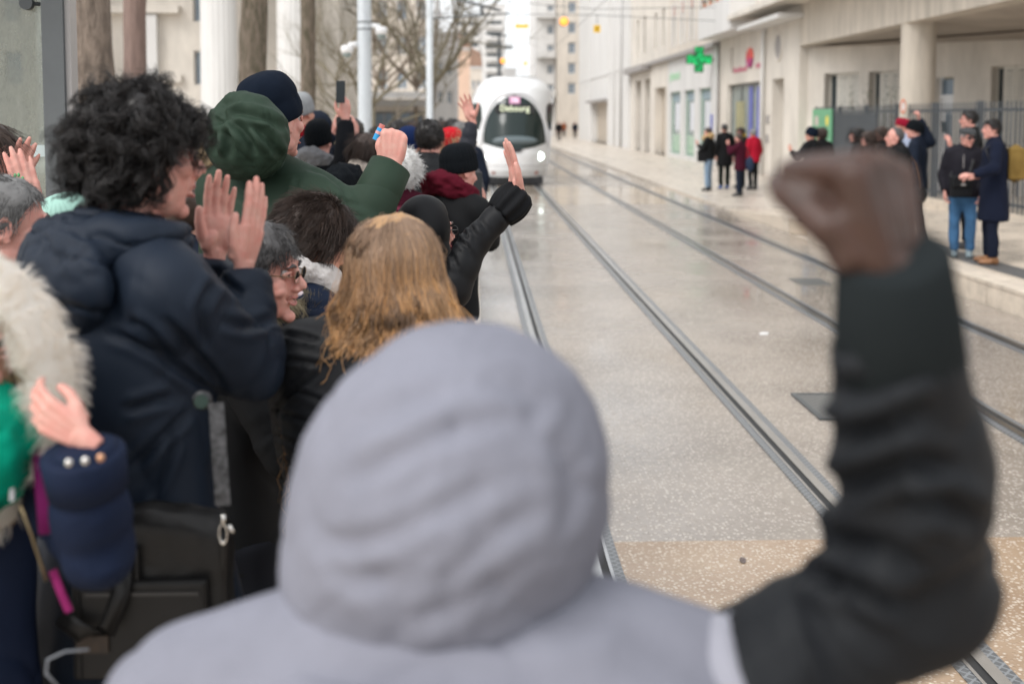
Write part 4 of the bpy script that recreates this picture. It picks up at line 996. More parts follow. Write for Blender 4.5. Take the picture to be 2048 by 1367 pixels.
def head_parts(smile=False, female=False):
    P = [ball((0, -.012, .028), (.0755, .0965, .0915), None, 24, 16), ball((0, .030, -.030), (.062, .060, .085), None, 20, 14), ball((0, .040, -.078), (.046, .043, .036), None, 16, 10),
         ball((0, .076, -.100), (.020, .017, .016), None, 12, 8), tube([(0, .088, .026), (0, .098, .0), (0, .112, -.020), (0, .113, -.027)], [.010, .0115, .0145, .0125], 10),
         ball((.0125, .099, -.028), (.009, .011, .008)), ball((-.0125, .099, -.028), (.009, .011, .008)),
         ball((0, .083, .033), (.047, .012, .012), None, 14, 8), ball((0, .091, -.041), (.017, .012, .015), None, 12, 8), ball((0, .093, -.0545), (.022, .0085, .0065), None, 12, 8), ball((0, .091, -.066), (.020, .0088, .0072), None, 12, 8),
         ball((.043, .058, -.016), (.024, .024, .022)), ball((-.043, .058, -.016), (.024, .024, .022)),
         ball((.046, .010, -.068), (.017, .036, .026)), ball((-.046, .010, -.068), (.017, .036, .026)),
         tube([(0, -.020, -.055), (0, -.030, -.12), (0, -.038, -.20), (0, -.04, -.24)], [(.055, .058), (.055, .057), (.062, .062), (.09, .075)], 18, up=(1, 0, 0))]
    if smile: P += [ball((.046, .066, -.030), (.021, .020, .018)), ball((-.046, .066, -.030), (.021, .020, .018)), ball((0, .084, -.104), (.019, .017, .016), None, 12, 8), ball((0, .101, -.024), (.015, .016, .014))]
    for s in (-1, 1):
        Mx = A((s * .95, -.32, 0), (.30 * s, .92, -.22), (0, .2, .97))
        P += [ball((s * .077, -.006, -.006), (.0055, .019, .031), Mx, 12, 10), torus((s * .080, -.010, .001), .020, .0052, np.array([(0, .95, -.2), (0, .2, .95), (s, -.3, 0)]), 18, 6, .82, 1.35), ball((s * .078, .0, -.030), (.006, .010, .009))]
    return P
_head_cache = {}
def head_mesh(vox, smile):
    k = (round(vox, 4), smile)
    if k not in _head_cache:
        V, Q = skin(head_parts(smile), vox, 3)
        for s in (-1, 1):                                   # eye sockets and mouth line
            d = V - A(s * .032, .088, .012); g = np.exp(-((d[:, 0] / .015) ** 2 + (d[:, 1] / .02) ** 2 + (d[:, 2] / .011) ** 2)); V = V - A(0, 1, 0) * (g * .012)[:, None]
        d = V - A(0, .10, -.060); mw = .024 if not smile else .032
        g = np.exp(-((d[:, 0] / mw) ** 4 + (d[:, 1] / .02) ** 2 + ((d[:, 2] - (.010 * (d[:, 0] / .03) ** 2 if smile else 0)) / (.003 if not smile else .006)) ** 2)); V = V - A(0, 1, 0) * (g * (.006 if not smile else .014))[:, None]
        _head_cache[k] = (V, Q)
    return _head_cache[k]
def ik(S, W, L1, L2, hint):
    v = W - S; d = np.linalg.norm(v)
    if d > (L1 + L2) * .995: k = d / ((L1 + L2) * .995); L1, L2 = L1 * k, L2 * k
    a = (L1 * L1 - L2 * L2 + d * d) / (2 * d); h = math.sqrt(max(0, L1 * L1 - a * a)); u = v / d
    hp = np.asarray(hint, float) - u * np.dot(hint, u)
    return S + u * a + nrm(hp) * h
def seg_param(P, A0, B0):
    ab = B0 - A0; L = np.linalg.norm(ab); t = np.clip(((P - A0) @ ab) / (L * L), 0, 1)
    return t * L, np.linalg.norm(P - (A0 + t[:, None] * ab), axis=1)

def person(label, crown, yaw, ground=H1, head=None, pitch=0, roll=0, lean=(0, 0), arms=None, skin_m=None, d=None, bulk=1.0, hs=None, hgt=None,
           jacket=None, jm=None, hem=.46, puff=None, fold=.006, collar='stand', sleeve=None, sleeve_k=1.0, trousers=None, shoes=None,
           sleeve_cut=.012, face=False, smile=False, group='spectators watching the tram', shz=0.0, hand_scale=1.0, stance=.09, step=0.0, swide=1.0, hcoat=None, arm_rest=True, flare=0.0):
    """returns a dict with the root, the joints and the head's axes; clothes and hair are added by the callers"""
    crown = np.array(crown, float); H = hgt or crown[2] - ground; d = d or crown[1]
    yr = R(yaw); f = A(math.sin(yr), math.cos(yr), 0); r = A(math.cos(yr), -math.sin(yr), 0); u = A(0, 0, 1)
    hy = R(yaw if head is None else head); hf = A(math.sin(hy), math.cos(hy), 0); hr = A(math.cos(hy), -math.sin(hy), 0)
    cp, sp = math.cos(R(pitch)), math.sin(R(pitch)); Fv = hf * cp - u * sp; Uv = u * cp + hf * sp
    cr_, sr_ = math.cos(R(roll)), math.sin(R(roll)); Rv = hr * cr_ - Uv * sr_; Uv = Uv * cr_ + hr * sr_
    hs = hs or (H / 1.74) ** .45
    Hc = crown - Uv * .119 * hs
    HM = np.array([Rv, Fv, Uv])
    def hp(v): return Hc + (np.asarray(v, float) * hs) @ HM
    N = Hc + (A(0, -.038, -.165) * hs) @ HM; N = np.array([N[0], N[1], max(N[2], ground + .82 * H)])
    k = H / 1.75
    shear = f * math.tan(R(lean[0])) + r * math.tan(R(lean[1]))
    base = N - shear * (N[2] - ground - .5 * H); base[2] = ground
    def ax(zf):                                            # body axis at a fraction of the height
        z = zf * H; s = max(0, z - .5 * H); return base + u * z + shear * s
    root = empty('person', (base[0], base[1], ground), label, 'person', group)
    J = dict(N=N, H=H, k=k, f=f, r=r, u=u, base=base, ax=ax, hp=hp, HM=HM, Hc=Hc, hs=hs, root=root, d=d)
    for s, nm in ((1, 'R'), (-1, 'L')):
        S = ax(.815 + shz) + r * s * .104 * H * swide - f * .005
        a = (arms or {}).get(nm)
        if a and 's' in a: S = np.array(a['s'], float)
        L1, L2 = .172 * H, .150 * H
        if a is None: a = dict(w=S - u * .305 * H + f * .07 + r * s * .05, fd=A(0, 0, -1) + f * .25, pn=-r * s, pose='relaxed', hint=-f * .6 + r * s * .6)
        if 'w' not in a: a['w'] = S + (a['dw'][0] * r * s + a['dw'][1] * f + a['dw'][2] * u) * H
        W = np.array(a['w'], float)
        E = np.array(a['e'], float) if 'e' in a else ik(S, W, L1, L2, a.get('hint', -u * .8 + r * s * .5))
        J['S' + nm], J['E' + nm], J['W' + nm], J['A' + nm] = S, E, W, a
    hipz = .50
    for s, nm in ((1, 'R'), (-1, 'L')):
        J['P' + nm] = base + r * s * .053 * H + u * .50 * H; J['K' + nm] = base + r * s * (.045 * H + stance * .3) + f * (.02 + .5 * step * s) + u * .275 * H
        J['F' + nm] = base + r * s * (.03 * H + stance * .5) + f * step * s + u * .045 * H
    # ---- body: head, neck, torso, limbs and hands in one mesh
    sm = skin_m or S_PALE
    hvx = .0032 if face else float(np.clip(d * .0011, .0045, .009))
    hv, hq = head_mesh(hvx, smile)
    parts = [(Hc + hv * hs @ HM, hq)]
    core = [tube([ax(z) for z in (.47, .6, .7, .78, .83)], [(a * k, b * k) for a, b in ((.13, .095), (.115, .085), (.135, .095), (.14, .09), (.07, .06))], 14, up=r)]
    for nm in 'RL':
        core += [tube([J['S' + nm], J['E' + nm], J['W' + nm]], [.042 * k, .030 * k, .024 * k], 10), tube([J['P' + nm], J['K' + nm], J['F' + nm]], [.078 * k, .055 * k, .038 * k], 10)]
    parts.append(skin(core, .022, 2))
    hdvx = float(np.clip(d * .0011, .0026, .006))
    for nm in 'RL':
        a = J['A' + nm]; parts.append(hand(J['W' + nm], a['fd'], a['pn'], nm, a.get('pose', 'open'), hand_scale * k ** .5 * a.get('sc', 1.0), hdvx, a.get('wide', (1, 1, 1))))
    V, Q = qjoin(parts)
    J['body'] = obj('body', (V, Q), sm, parent=root, smooth=True)
    # ---- garment over torso and arms
    vx = float(np.clip(d * .0034, .0075, .020))
    if jm is not None:
        lv = [(z, a, b) for z, a, b in ((.30, .215, .165), (.36, .212, .162), (.42, .205, .155), (.46, .200, .150), (.52, .192, .142), (.58, .182, .132), (.64, .180, .130), (.70, .186, .134), (.755, .192, .136), (.795, .180, .122), (.825, .138, .100), (.848, .098, .088), (.862, .084, .082)) if z > hem - .001]
        if lv[0][0] > hem + .005: lv = [(hem, *[np.interp(hem, [q[0] for q in ((.30, .215), (.46, .2), (.6, .18))], [.215, .2, .18]), .15])] + lv
        if flare: lv = [(z, a * (1 + flare * max(0, .60 - z) / .26), b * (1 + flare * max(0, .60 - z) / .26)) for z, a, b in lv]
        tor = tube([ax(z) - f * .012 for z, a, b in lv], [(a * k * bulk * (swide if z > .7 else 1), b * k * bulk) for z, a, b in lv], 24, up=r)
        G = [tor]; SL = []
        for s, nm in ((1, 'R'), (-1, 'L')):
            S, E, W = J['S' + nm], J['E' + nm], J['W' + nm]; q = k * bulk * sleeve_k
            dv = nrm(W - E); We = W - dv * sleeve_cut
            sl = tube([S + (ax(.80) - S) * .25, S, S + (E - S) * .5, S + (E - S) * .85, E + (W - E) * .12, E + (W - E) * .5, E + (W - E) * .82, We], [.080 * q, .078 * q, .071 * q, .067 * q, .066 * q, .060 * q, .053 * q, .049 * q], 14)
            (SL if sleeve is not None else G).append(sl); (SL if sleeve is not None else G).append(ball(E, .067 * q, None, 12, 8)); G.append(ball(S - u * .008, .078 * k * bulk, None, 14, 10)); b0 = ax(.845); G.append(tube([b0 + (S - b0) * .05, b0 + (S - b0) * .5 + u * .010 * k, S + u * .002], [.070 * k * min(bulk, 1.1), .070 * k * min(bulk, 1.15), .074 * k * bulk], 14))
        if collar == 'stand': G.append(tube([ax(.845) - f * .012, ax(.86) - f * .008 + u * .0, ax(.86) + u * .055 - f * .0], [(.085 * k, .085 * k), (.076 * k, .080 * k), (.074 * k, .080 * k)], 18, up=r))
        P, Q = skin(G, vx, 12 if d < 4.5 else 5)
        P = wrinkle(J, P, Q, fold, puff, hem)
        J['jacket'] = obj('jacket' if hem > .40 else 'coat', (P, Q), jm, parent=root, smooth=True)
        if sleeve is not None:
            for nm in 'RL':
                own = SL[:2] if nm == 'R' else SL[2:]
                P, Q = skin(own, vx, 4); P = wrinkle(J, P, Q, fold * 2.0, puff, hem)
                J['sleeve' + nm] = obj('sleeve', (P, Q), sleeve, parent=root, smooth=True)
    # ---- trousers and shoes
    L = [ball(base + u * .49 * H, (.175 * k, .125 * k, .12 * k), np.array([r, f, u]), 14, 10)]
    for nm in 'RL':
        L.append(tube([J['P' + nm] + u * .02, (J['P' + nm] + J['K' + nm]) / 2, J['K' + nm], (J['K' + nm] + J['F' + nm]) / 2, J['F' + nm] + u * .015], [.102 * k, .090 * k, .074 * k, .070 * k, .066 * k], 12))
    P, Q = skin(L, max(.014, vx), 4); Nn = vnormals(P, Q)
    P = P + Nn * (.010 * fbm(P * A(9, 9, 7), 2, 5))[:, None]
    obj('trousers', (P, Q), trousers or M_DARKT, parent=root, smooth=True)
    for s, nm in ((1, 'R'), (-1, 'L')):
        c = J['F' + nm]; g0 = A(c[0], c[1], ground)
        sp = [ball(g0 + f * .075 + u * .040, (.047, .115, .043), np.array([r, f, u]), 14, 10), ball(g0 - f * .015 + u * .060, (.042, .060, .060), np.array([r, f, u]), 12, 8), tube([g0 + u * .05, g0 + u * .13], [.050, .052], 12)]
        P, Q = skin(sp, .010, 3); P[:, 2] = np.maximum(P[:, 2], ground + .001)
        so = obj('shoe', (P, Q), shoes or M_SHOE, parent=root, smooth=True)
        obj('sole', [prism([(.045 * math.cos(t), .03 + .115 * math.sin(t)) for t in np.linspace(0, 2 * math.pi, 14, endpoint=False)], g0 + f * .03 + u * .0, r, f, u * .022)], M['black'], parent=so)
    if face:
        for s in (-1, 1):
            e = obj('eye', [ball(hp((s * .032, .0715, .012)), .0125 * hs, None, 14, 10)], M_EYE, parent=J['body'], smooth=True)
            obj('iris', [ball(hp((s * .032, .0805, .012)), (.0062 * hs,) * 3, None, 10, 8)], M_IRIS, parent=J['body'], smooth=True)
            obj('eyelid', [tube([hp((s * .016, .080, .012)), hp((s * .024, .0855, .012 + q * .0055)), hp((s * .032, .0865, .012 + q * .0068)), hp((s * .041, .0825, .012 + q * .0055)), hp((s * .049, .073, .012))], .0042 * hs, 8) for q in (1, -1)], sm, parent=J['body'], smooth=True)
            obj('eyebrow', [tube([hp((s * .013, .095, .030)), hp((s * .030, .094, .037)), hp((s * .047, .080, .030))], [.004, .005, .002], 6)], M_PEPPER if smile else M_BROWNH, parent=J['body'], smooth=True)
        if smile:
            obj('teeth', [tube([hp((x, .0760 - 7 * x * x, -.0590 + 8 * x * x)) for x in np.linspace(-.020, .020, 9)], .0030, 6)], M_TEETH, parent=J['body'], smooth=True)
        obj('lip', [tube([hp((x, .0985 - 9 * x * x, -.0515 + (9 * x * x if smile else 0))) for x in np.linspace(-.026, .026, 9)], [.001, .0028, .0034, .0036, .0032, .0036, .0034, .0028, .001], 6)], M_LIP, parent=J['body'], smooth=True)
        obj('lip', [tube([hp((x, .0965 - 9 * x * x, -.0695 + (9 * x * x if smile else 0))) for x in np.linspace(-.024, .024, 9)], [.001, .0032, .0042, .0044, .0044, .0044, .0042, .0032, .001], 6)], M_LIP, parent=J['body'], smooth=True)
    return J
def sculpt(o, lines, w, depth, ridge=.5):
    """press named folds into a garment: each fold is a line given where the photograph shows it on the cloth"""
    me = o.data; n = len(me.vertices); P = np.empty(n * 3); me.vertices.foreach_get('co', P); P = P.reshape(-1, 3); Nn = np.empty(n * 3); me.vertices.foreach_get('normal', Nn); Nn = Nn.reshape(-1, 3)
    W = P + root_loc(o); v = W - A(0, 0, CAMZ); dpt = v @ np.array(C_F); sx_ = PPX + F * (v @ np.array(C_R)) / dpt; sy_ = PPY - F * (v @ np.array(C_U)) / dpt
    facing = np.clip((-(Nn * v).sum(1) / np.linalg.norm(v, axis=1)) * 3, 0, 1); S2 = np.stack([sx_, sy_], 1)
    for ln in lines:
        pts = np.array(ln, float); k = pts.shape[0]; fine = np.linspace(0, k - 1, (k - 1) * 6 + 1)
        # a smooth curve through the points
        px = np.interp(fine, range(k), pts[:, 0]); py = np.interp(fine, range(k), pts[:, 1]); px[1:-1] = (px[:-2] + px[1:-1] * 2 + px[2:]) / 4; py[1:-1] = (py[:-2] + py[1:-1] * 2 + py[2:]) / 4
        best = np.full(n, 1e9); tt = np.zeros(n)
        for i in range(len(px) - 1):
            a, b = A(px[i], py[i]), A(px[i + 1], py[i + 1]); ab = b - a; t = np.clip(((S2 - a) @ ab) / (ab @ ab + 1e-9), 0, 1); d2 = np.linalg.norm(S2 - (a + t[:, None] * ab), axis=1)
            m = d2 < best; best = np.where(m, d2, best); tt = np.where(m, (i + t) / (len(px) - 1), tt)
        end = np.clip(np.minimum(tt, 1 - tt) * 5, 0, 1) ** .7
        prof = -np.exp(-(best / w) ** 2) + ridge * np.exp(-((best - 2.1 * w) / (1.1 * w)) ** 2)
        P = P + Nn * (facing * end * depth * prof)[:, None]
    me.vertices.foreach_set('co', P.ravel()); me.update()
def wrinkle(J, P, Q, amp, puff, hem):
    """folds of cloth: hanging folds on the torso, rings on bent sleeves, or quilting"""
    Nn = vnormals(P, Q); H = J['H']; L = (P - J['base']) @ np.array([J['r'], J['f'], J['u']])
    best = np.full(len(P), 9.0); par = np.zeros(len(P)); bend = np.zeros(len(P)); ang = np.zeros(len(P))
    for nm in 'RL':
        S, E, W = J['S' + nm], J['E' + nm], J['W' + nm]; l1 = np.linalg.norm(E - S)
        for A0, B0, off in ((S + (E - S) * .25, E, l1 * .25), (E, W, l1)):
            t, dd = seg_param(P, A0, B0); m = dd < best; best = np.where(m, dd, best); par = np.where(m, t + off, par); bend = np.where(m, np.abs(t + off - l1), bend)
    onarm = np.clip((.115 * J['k'] - best) / .03, 0, 1)
    # the torso axis wins where it is closer
    tors = np.linalg.norm(L[:, :2] / A(.19, .135), axis=1) < 1.02
    onarm = np.where(tors & (L[:, 2] < .86 * H), onarm * .25, onarm)
    X_, Y_, Z_ = L[:, 0], L[:, 1], L[:, 2]
    wob = fbm(P * 6, 2, 31)
    def crease(n, p=3): return (1 - np.minimum(1, np.abs(n))) ** p
    # hanging and diagonal folds of the torso
    w1 = vnoise(np.stack([X_ * 6 + Z_ * 5 + wob * .5, Y_ * 5, Z_ * 2.0 - X_ * 2.4], 1), 11)
    w2 = vnoise(np.stack([X_ * 11 - Z_ * 8 + wob * .6, Y_ * 9, Z_ * 4 + X_ * 2], 1), 23)
    w3 = fbm(np.stack([X_ * 20, Y_ * 20, Z_ * 14], 1), 2, 41)
    # folds across the sleeve, deeper near the elbow, running round it at a slant
    ss = par + .05 * (X_ + Y_) + wob * .018
    s1 = vnoise(np.stack([ss * 17, X_ * 5, Y_ * 5 + Z_ * 2], 1), 51)
    s2 = vnoise(np.stack([ss * 34 + 3, X_ * 9, Y_ * 9], 1), 57)
    gate = np.clip(vnoise(np.stack([X_ * 4.5, Y_ * 4.5, Z_ * 3.2], 1), 71) * 1.6 + .12, 0, 1); gs = np.clip(vnoise(np.stack([ss * 9, X_ * 6, Y_ * 6], 1), 73) * 1.5 + .45, 0, 1)
    seam = np.exp(-((par - .30 * np.linalg.norm(J['ER'] - J['SR'])) / .004) ** 2) * np.clip((.13 * J['k'] - best) / .02, 0, 1)
    near = np.exp(-(bend / .13) ** 2) * .85 + .40
    if puff:
        def q(x):
            dd = np.abs((x / puff + .5) % 1.0 - .5) * puff; return 1 - np.exp(-(dd / (.11 * puff)) ** 2)
        dsp = .009 * (q(Z_ + .008 * wob) * (1 - onarm) + q(par + .006 * wob) * onarm - .7) + amp * (.3 * w2 - .2 * crease(w1, 6) + .25 * w3) * .8
    else:
        dsp = amp * ((1 - onarm) * (.34 * w1 + .18 * w2 - 1.0 * gate * crease(w1, 7) - .55 * gate * crease(w2, 9) + .10 * w3) + onarm * near * (.75 * s1 + .40 * s2 - 1.0 * gs * crease(s1, 6) - .55 * gs * crease(s2, 7) + .10 * w3)) - .0028 * seam
    return P + Nn * dsp[:, None]

def beanie(J, m, h=.155, cuff=.055, tilt=18, rib=60, ribd=.0022, slouch=0.0, name='beanie', zr=-.004, k=1.0, lump=0.0, pom=None, bands=None):
    """knitted cap with a turned-up cuff"""
    hs = J['hs']; prof = [(.92, zr - .006), (1.02, zr - .008), (1.075, zr + .004), (1.095, zr + cuff * .5), (1.08, zr + cuff - .006), (1.055, zr + cuff + .002), (1.062, zr + cuff + .010)]
    top = h; z0 = zr + cuff + .010
    for t in np.linspace(.12, .985, 12): prof.append((1.062 * math.cos(t * math.pi / 2) ** .62 * (1 + slouch * math.sin(t * math.pi)), z0 + (top - z0) * math.sin(t * math.pi / 2) ** 1.15))
    n = 120; V, Fc = lathe(prof, n, (0, 0, 0), None, .083 * k, .1045 * k)
    if rib:
        th = np.tile(np.arange(n) * 2 * math.pi / n, len(prof)); rr = 1 + ribd / .09 * np.sign(np.sin(th * rib / 2)) * np.abs(np.sin(th * rib / 2)) ** .6; V = V * np.stack([rr, rr, np.ones_like(rr)], 1)
    if lump: V = V + V / (np.linalg.norm(V, axis=1)[:, None] + 1e-9) * (lump * fbm(V * 38, 2, 4))[:, None]
    ct, st = math.cos(R(tilt)), math.sin(R(tilt)); V = V @ np.array([(1, 0, 0), (0, ct, st), (0, -st, ct)])
    V = V + A(0, -.008, .012)
    o = obj(name, (J['hp'](V), Fc), m, parent=J['root'], smooth=True)
    if pom: obj('pompom', [ball(J['hp'](A(0, -.03, h + .035)), .04 * hs, None, 14, 10)], pom, parent=o, smooth=True)
    return o
def add_hair(J, m, thick=.016, name='hair', style='short', n=0, ln=.05, rad=.0011, seed=1, K=7, lump=.006, hy=HL_Y, hz=HL_Z, comb=(0, 0, 0), stand=.5):
    hp = J['hp']; rs = np.random.RandomState(seed)
    V, Fc = haircap(thick, lump=lump, seed=seed, hy=hy, hz=hz)
    Fq = [f for f in Fc]; parts = [(hp(V), Fq)]
    if n:
        p, nn = scalp(n, rs, hair_y=hy, hair_z=hz); p = p + nn * (thick * .6)
        g = fbm(p * 22, 2, seed)[:, None]; tang = np.array([0, -.25, -1.0]) + np.asarray(comb); tg = tang - nn * (nn @ tang)[:, None]; tg /= np.linalg.norm(tg, axis=1)[:, None] + 1e-6
        side = np.cross(nn, tg)
        cl = np.stack([vnoise(p * 30, seed + 5), vnoise(p * 30, seed + 6), vnoise(p * 30, seed + 7)], 1)
        dr = nn * stand + tg * (1 - stand * .4) + side * g * .9 + cl * .55; dr /= np.linalg.norm(dr, axis=1)[:, None]
        t = np.linspace(0, 1, K)[None, :, None]; L = (ln * rs.uniform(.6, 1.15, n))[:, None, None]
        wig = np.cumsum(rs.randn(n, K, 3), 1) * .0022
        P = p[:, None, :] + dr[:, None, :] * L * t + (tg * .8 - nn * .55)[:, None, :] * L * t ** 2 * .55 + wig * t
        rr = rad * (1 - .7 * t[..., 0]) * np.ones((n, 1))
        SV, SQ = strand_mesh(P, rr); parts.append((hp(SV), SQ))
    return obj(name, parts, m, parent=J['root'], smooth=True)
def ring_scarf(J, m, r=.045, Rr=.088, tilt=10, name='scarf', lump=.012, loops=2, zoff=0, seed=3, vox=.008, wide=1.0):
    H = J['H']; c = J['N'] + J['u'] * (.015 + zoff) + J['f'] * .02; parts = []
    rs = np.random.RandomState(seed)
    for i in range(loops):
        pts, rad = [], []
        for t in np.linspace(0, 2 * math.pi, 22):
            k = Rr * (1 + .08 * math.sin(3 * t + i * 2)) + .012 * i
            pts.append(c + J['r'] * math.sin(t) * k * wide + J['f'] * math.cos(t) * k + J['u'] * (.032 * (i - .5 * (loops - 1)) - math.cos(t) * .03 * (1 + tilt / 20) + .012 * math.sin(2 * t + i))); rad.append(r * (1 + .2 * math.sin(2 * t + i)))
        parts.append(tube(pts, rad, 10))
    P, Q = skin(parts, vox, 2); Nn = vnormals(P, Q); P = P + Nn * (lump * fbm(P * A(22, 22, 30), 3, seed))[:, None]
    return obj(name, (P, Q), m, parent=J['root'], smooth=True)
def fur_ring(J, m, pts, r, n, ln, name='fur_trim', seed=2, rad=.0011, core=None):
    pts = np.array(pts, float); rs = np.random.RandomState(seed); parts = [tube(pts, r, 10)]
    K = 6; i = rs.uniform(0, len(pts) - 1.001, n); a = np.floor(i).astype(int); fr = (i - a)[:, None]
    c = pts[a] * (1 - fr) + pts[a + 1] * fr; T = pts[a + 1] - pts[a]; T /= np.linalg.norm(T, axis=1)[:, None]
    d = rs.randn(n, 3); d -= T * (d * T).sum(1)[:, None]; d /= np.linalg.norm(d, axis=1)[:, None]
    root_ = c + d * r * .9
    cl = np.stack([vnoise(root_ * 26, seed + k) for k in range(3)], 1)
    dr = d + cl * .9 + T * .25; dr /= np.linalg.norm(dr, axis=1)[:, None]
    t = np.linspace(0, 1, K)[None, :, None]; L = (ln * rs.uniform(.55, 1.2, n))[:, None, None]
    P = root_[:, None, :] + dr[:, None, :] * L * t + (cl * .5 + A(0, 0, -.35))[:, None, :] * L * t ** 2
    SV, SQ = strand_mesh(P, rad * (1 - .8 * t[..., 0]) * np.ones((n, 1)))
    parts.append((SV, SQ))
    return obj(name, parts, m, parent=J['root'], smooth=True)
def hood_up(J, m, wx=.118, wy=.135, wz=.150, off=(0, -.012, .010), vox=.009, amp=.006, name='hood', drop=.20, opening=True, flare=1.15):
    """raised hood: a shell round the head, open at the face, running down to the shoulders"""
    hp, hs = J['hp'], J['hs']; V, Fc = ball((0, 0, 0), 1, None, 56, 36); o = A(*off); L = V * A(wx, wy, wz) + o
    lo = V[:, 2] < -.35; k = np.clip((-.35 - V[:, 2]) / .65, 0, 1)
    L[:, 2] -= k * drop * .55
    L[:, 0] *= 1 + k * (flare - 1) * 1.6; 
    # the bottom stays wide, like a hood lying on the shoulders
    rad = np.linalg.norm(V[:, :2], axis=1); grow = np.where(lo, np.interp(k, [0, 1], [1, 1.9]), 1.0)
    L[:, 0] *= np.minimum(grow, 1.0 / np.maximum(rad, .35)); L[:, 1] *= np.minimum(grow, 1.0 / np.maximum(rad, .35)) * .95
    if opening:
        m_ = (V[:, 1] > .62) & (V[:, 2] > -.75) & (V[:, 2] < .72); L[m_, 1] -= (V[m_, 1] - .62) * wy * 2.6
    P = hp(L); Nl = V / (np.linalg.norm(V, axis=1)[:, None] + 1e-9)
    fo = fbm(np.stack([L[:, 0] * 11 + L[:, 2] * 5, L[:, 1] * 11, L[:, 2] * 6 - L[:, 0] * 4], 1), 3, 9) + .45 * fbm(L * A(22, 22, 12), 2, 19)
    P = P + (Nl @ J['HM']) * (amp * fo)[:, None]
    return obj(name, (P, Fc), m, parent=J['root'], smooth=True)
def hood_down(J, m, sc=1.0, up=0.0, vox=.008, amp=.010, puff=None, back=.10, name='hood', wide=1.0, seed=7, thick=1.0):
    """hood lying on the back and round the neck"""
    N, f, r, u = J['N'], J['f'], J['r'], J['u']; k = J['k'] * sc; parts = []
    pts, rad = [], []
    for t in np.linspace(-2.35, 2.35, 19):
        b = .5 + .5 * math.cos(t); pts.append(N + r * math.sin(t) * .105 * k * wide - f * (math.cos(t) * .085 * k - .01) + u * (.010 + .02 * b + up * b)); rad.append((.038 + .034 * b) * k * thick)
    parts.append(tube(pts, rad, 12))
    parts.append(ball(N - f * (back + .01) * k + u * (-.045 + up), (.135 * k * wide, .075 * k * thick, .115 * k), np.array([r, f, u]), 18, 12))
    P, Q = skin(parts, vox, 4); Nn = vnormals(P, Q); L = (P - N) @ np.array([r, f, u])
    w = fbm(np.stack([L[:, 0] * 10 + L[:, 2] * 6, L[:, 1] * 10, L[:, 2] * 16], 1), 3, seed)
    P = P + Nn * (amp * (.5 * w - .9 * (1 - np.minimum(1, np.abs(w) * 1.4)) ** 5))[:, None]
    return obj(name, (P, Q), m, parent=J['root'], smooth=True)
def spectacles(J, m, gm=None, name='glasses'):
    hp = J['hp']; parts = []; HM = J['HM']
    for s in (-1, 1):
        parts.append(torus(hp((s * .032, .105, .008)), .0185, .0014, np.array([HM[0], HM[2], HM[1]]), 22, 6, 1.15, .85))
        parts.append(tube([hp((s * .054, .103, .012)), hp((s * .074, .06, .014)), hp((s * .081, .0, .012)), hp((s * .080, -.018, .0))], .0016, 6))
    parts.append(tube([hp((-.012, .106, .010)), hp((0, .110, .013)), hp((.012, .106, .010))], .0014, 6))
    o = obj(name, parts, m, parent=J['root'], smooth=True)
    if gm:
        for s in (-1, 1): obj('lens', [lathe([(.0182, -.0006), (.0182, .0006)], 18, hp((s * .032, .105, .008)), np.array([HM[0] * 1.15, HM[2] * .85, HM[1]]))], gm, parent=o)
    return o
def phone(label, c, wdir, hdir, w=.072, h=.150, scr=None):
    n = np.cross(nrm(wdir), nrm(hdir)); e = empty('phone', tuple(c), label, 'phone', 'phones held up to film')
    obj('case', [obox(c, wdir, hdir, n, w / 2, h / 2, .0045)], M['black'], parent=e)
    obj('screen', [obox(np.array(c) - n * .0052 * np.sign(n[1] + 1e-6), wdir, hdir, n, w / 2 - .004, h / 2 - .005, .0006)], mat('phone_screen', (.02, .026, .03), .2, spec=.35), parent=e)
    lens = obj('camera_lens', [lathe([(.006, 0), (.006, .002)], 10, np.array(c) + n * .0046 * np.sign(n[1] + 1e-6) + nrm(hdir) * h * .38 - nrm(wdir) * w * .28, np.array([nrm(wdir), nrm(hdir), n * np.sign(n[1] + 1e-6)]))], M['dark_metal'], parent=e)
    return e
# ================================================================== the crowd on the left platform, nearest first
GL, GR = 'spectators on the left platform', 'spectators across the tracks'
# ---- 1: person in the grey hood, fist raised
M_HOOD = fabric('grey_sweatshirt', (.255, .258, .305), .95, .35, bs=330, bump=.5, bd=.002, var=.10, vs=9)
M_SLV = fabric('black_ribbed_sleeve', (.023, .026, .031), .55, .1, bs=380, var=.15, spec=.5)
y1 = 1.06
fistw = at(1788, 542, .84)
J = person('person in a pale grey hood seen from behind, raising a clenched fist', at(905, 705, y1 + .02), 12, d=1.0, skin_m=S_DARK, lean=(2, 0), roll=-4, head=12,
           arms={'R': dict(w=fistw, s=at(1462, 1415, 1.04), e=at(1832, 1165, .98), fd=(-.20, .05, .97), pn=(-.60, .78, -.1), pose='fist', sc=.97, wide=(1.10, 1.0, 1.35)), 'L': dict(dw=(.10, .10, -.30), fd=(.1, .3, -1), pn=(1, .2, 0), pose='relaxed')},
           bulk=1.16, jm=M_HOOD, sleeve=M_SLV, sleeve_k=.97, sleeve_cut=.075, hem=.44, fold=.010, collar=None, group=GL, swide=1.66, shz=-.030)
lv_ = [(648, 985, 60), (672, 979, 128), (705, 972, 184), (755, 962, 238), (830, 946, 288), (930, 921, 320), (1030, 891, 326), (1130, 856, 312), (1220, 842, 300), (1330, 840, 300)]
pc_ = [at(cx_, py_, y1 + .03) + A(0, np.interp(py_, [930, 1030, 1130, 1220, 1330], [0, .010, .034, .062, .085]), 0) for py_, cx_, hw_ in lv_]; rw_ = [hw_ * (y1 + .03) / F for _, _, hw_ in lv_]
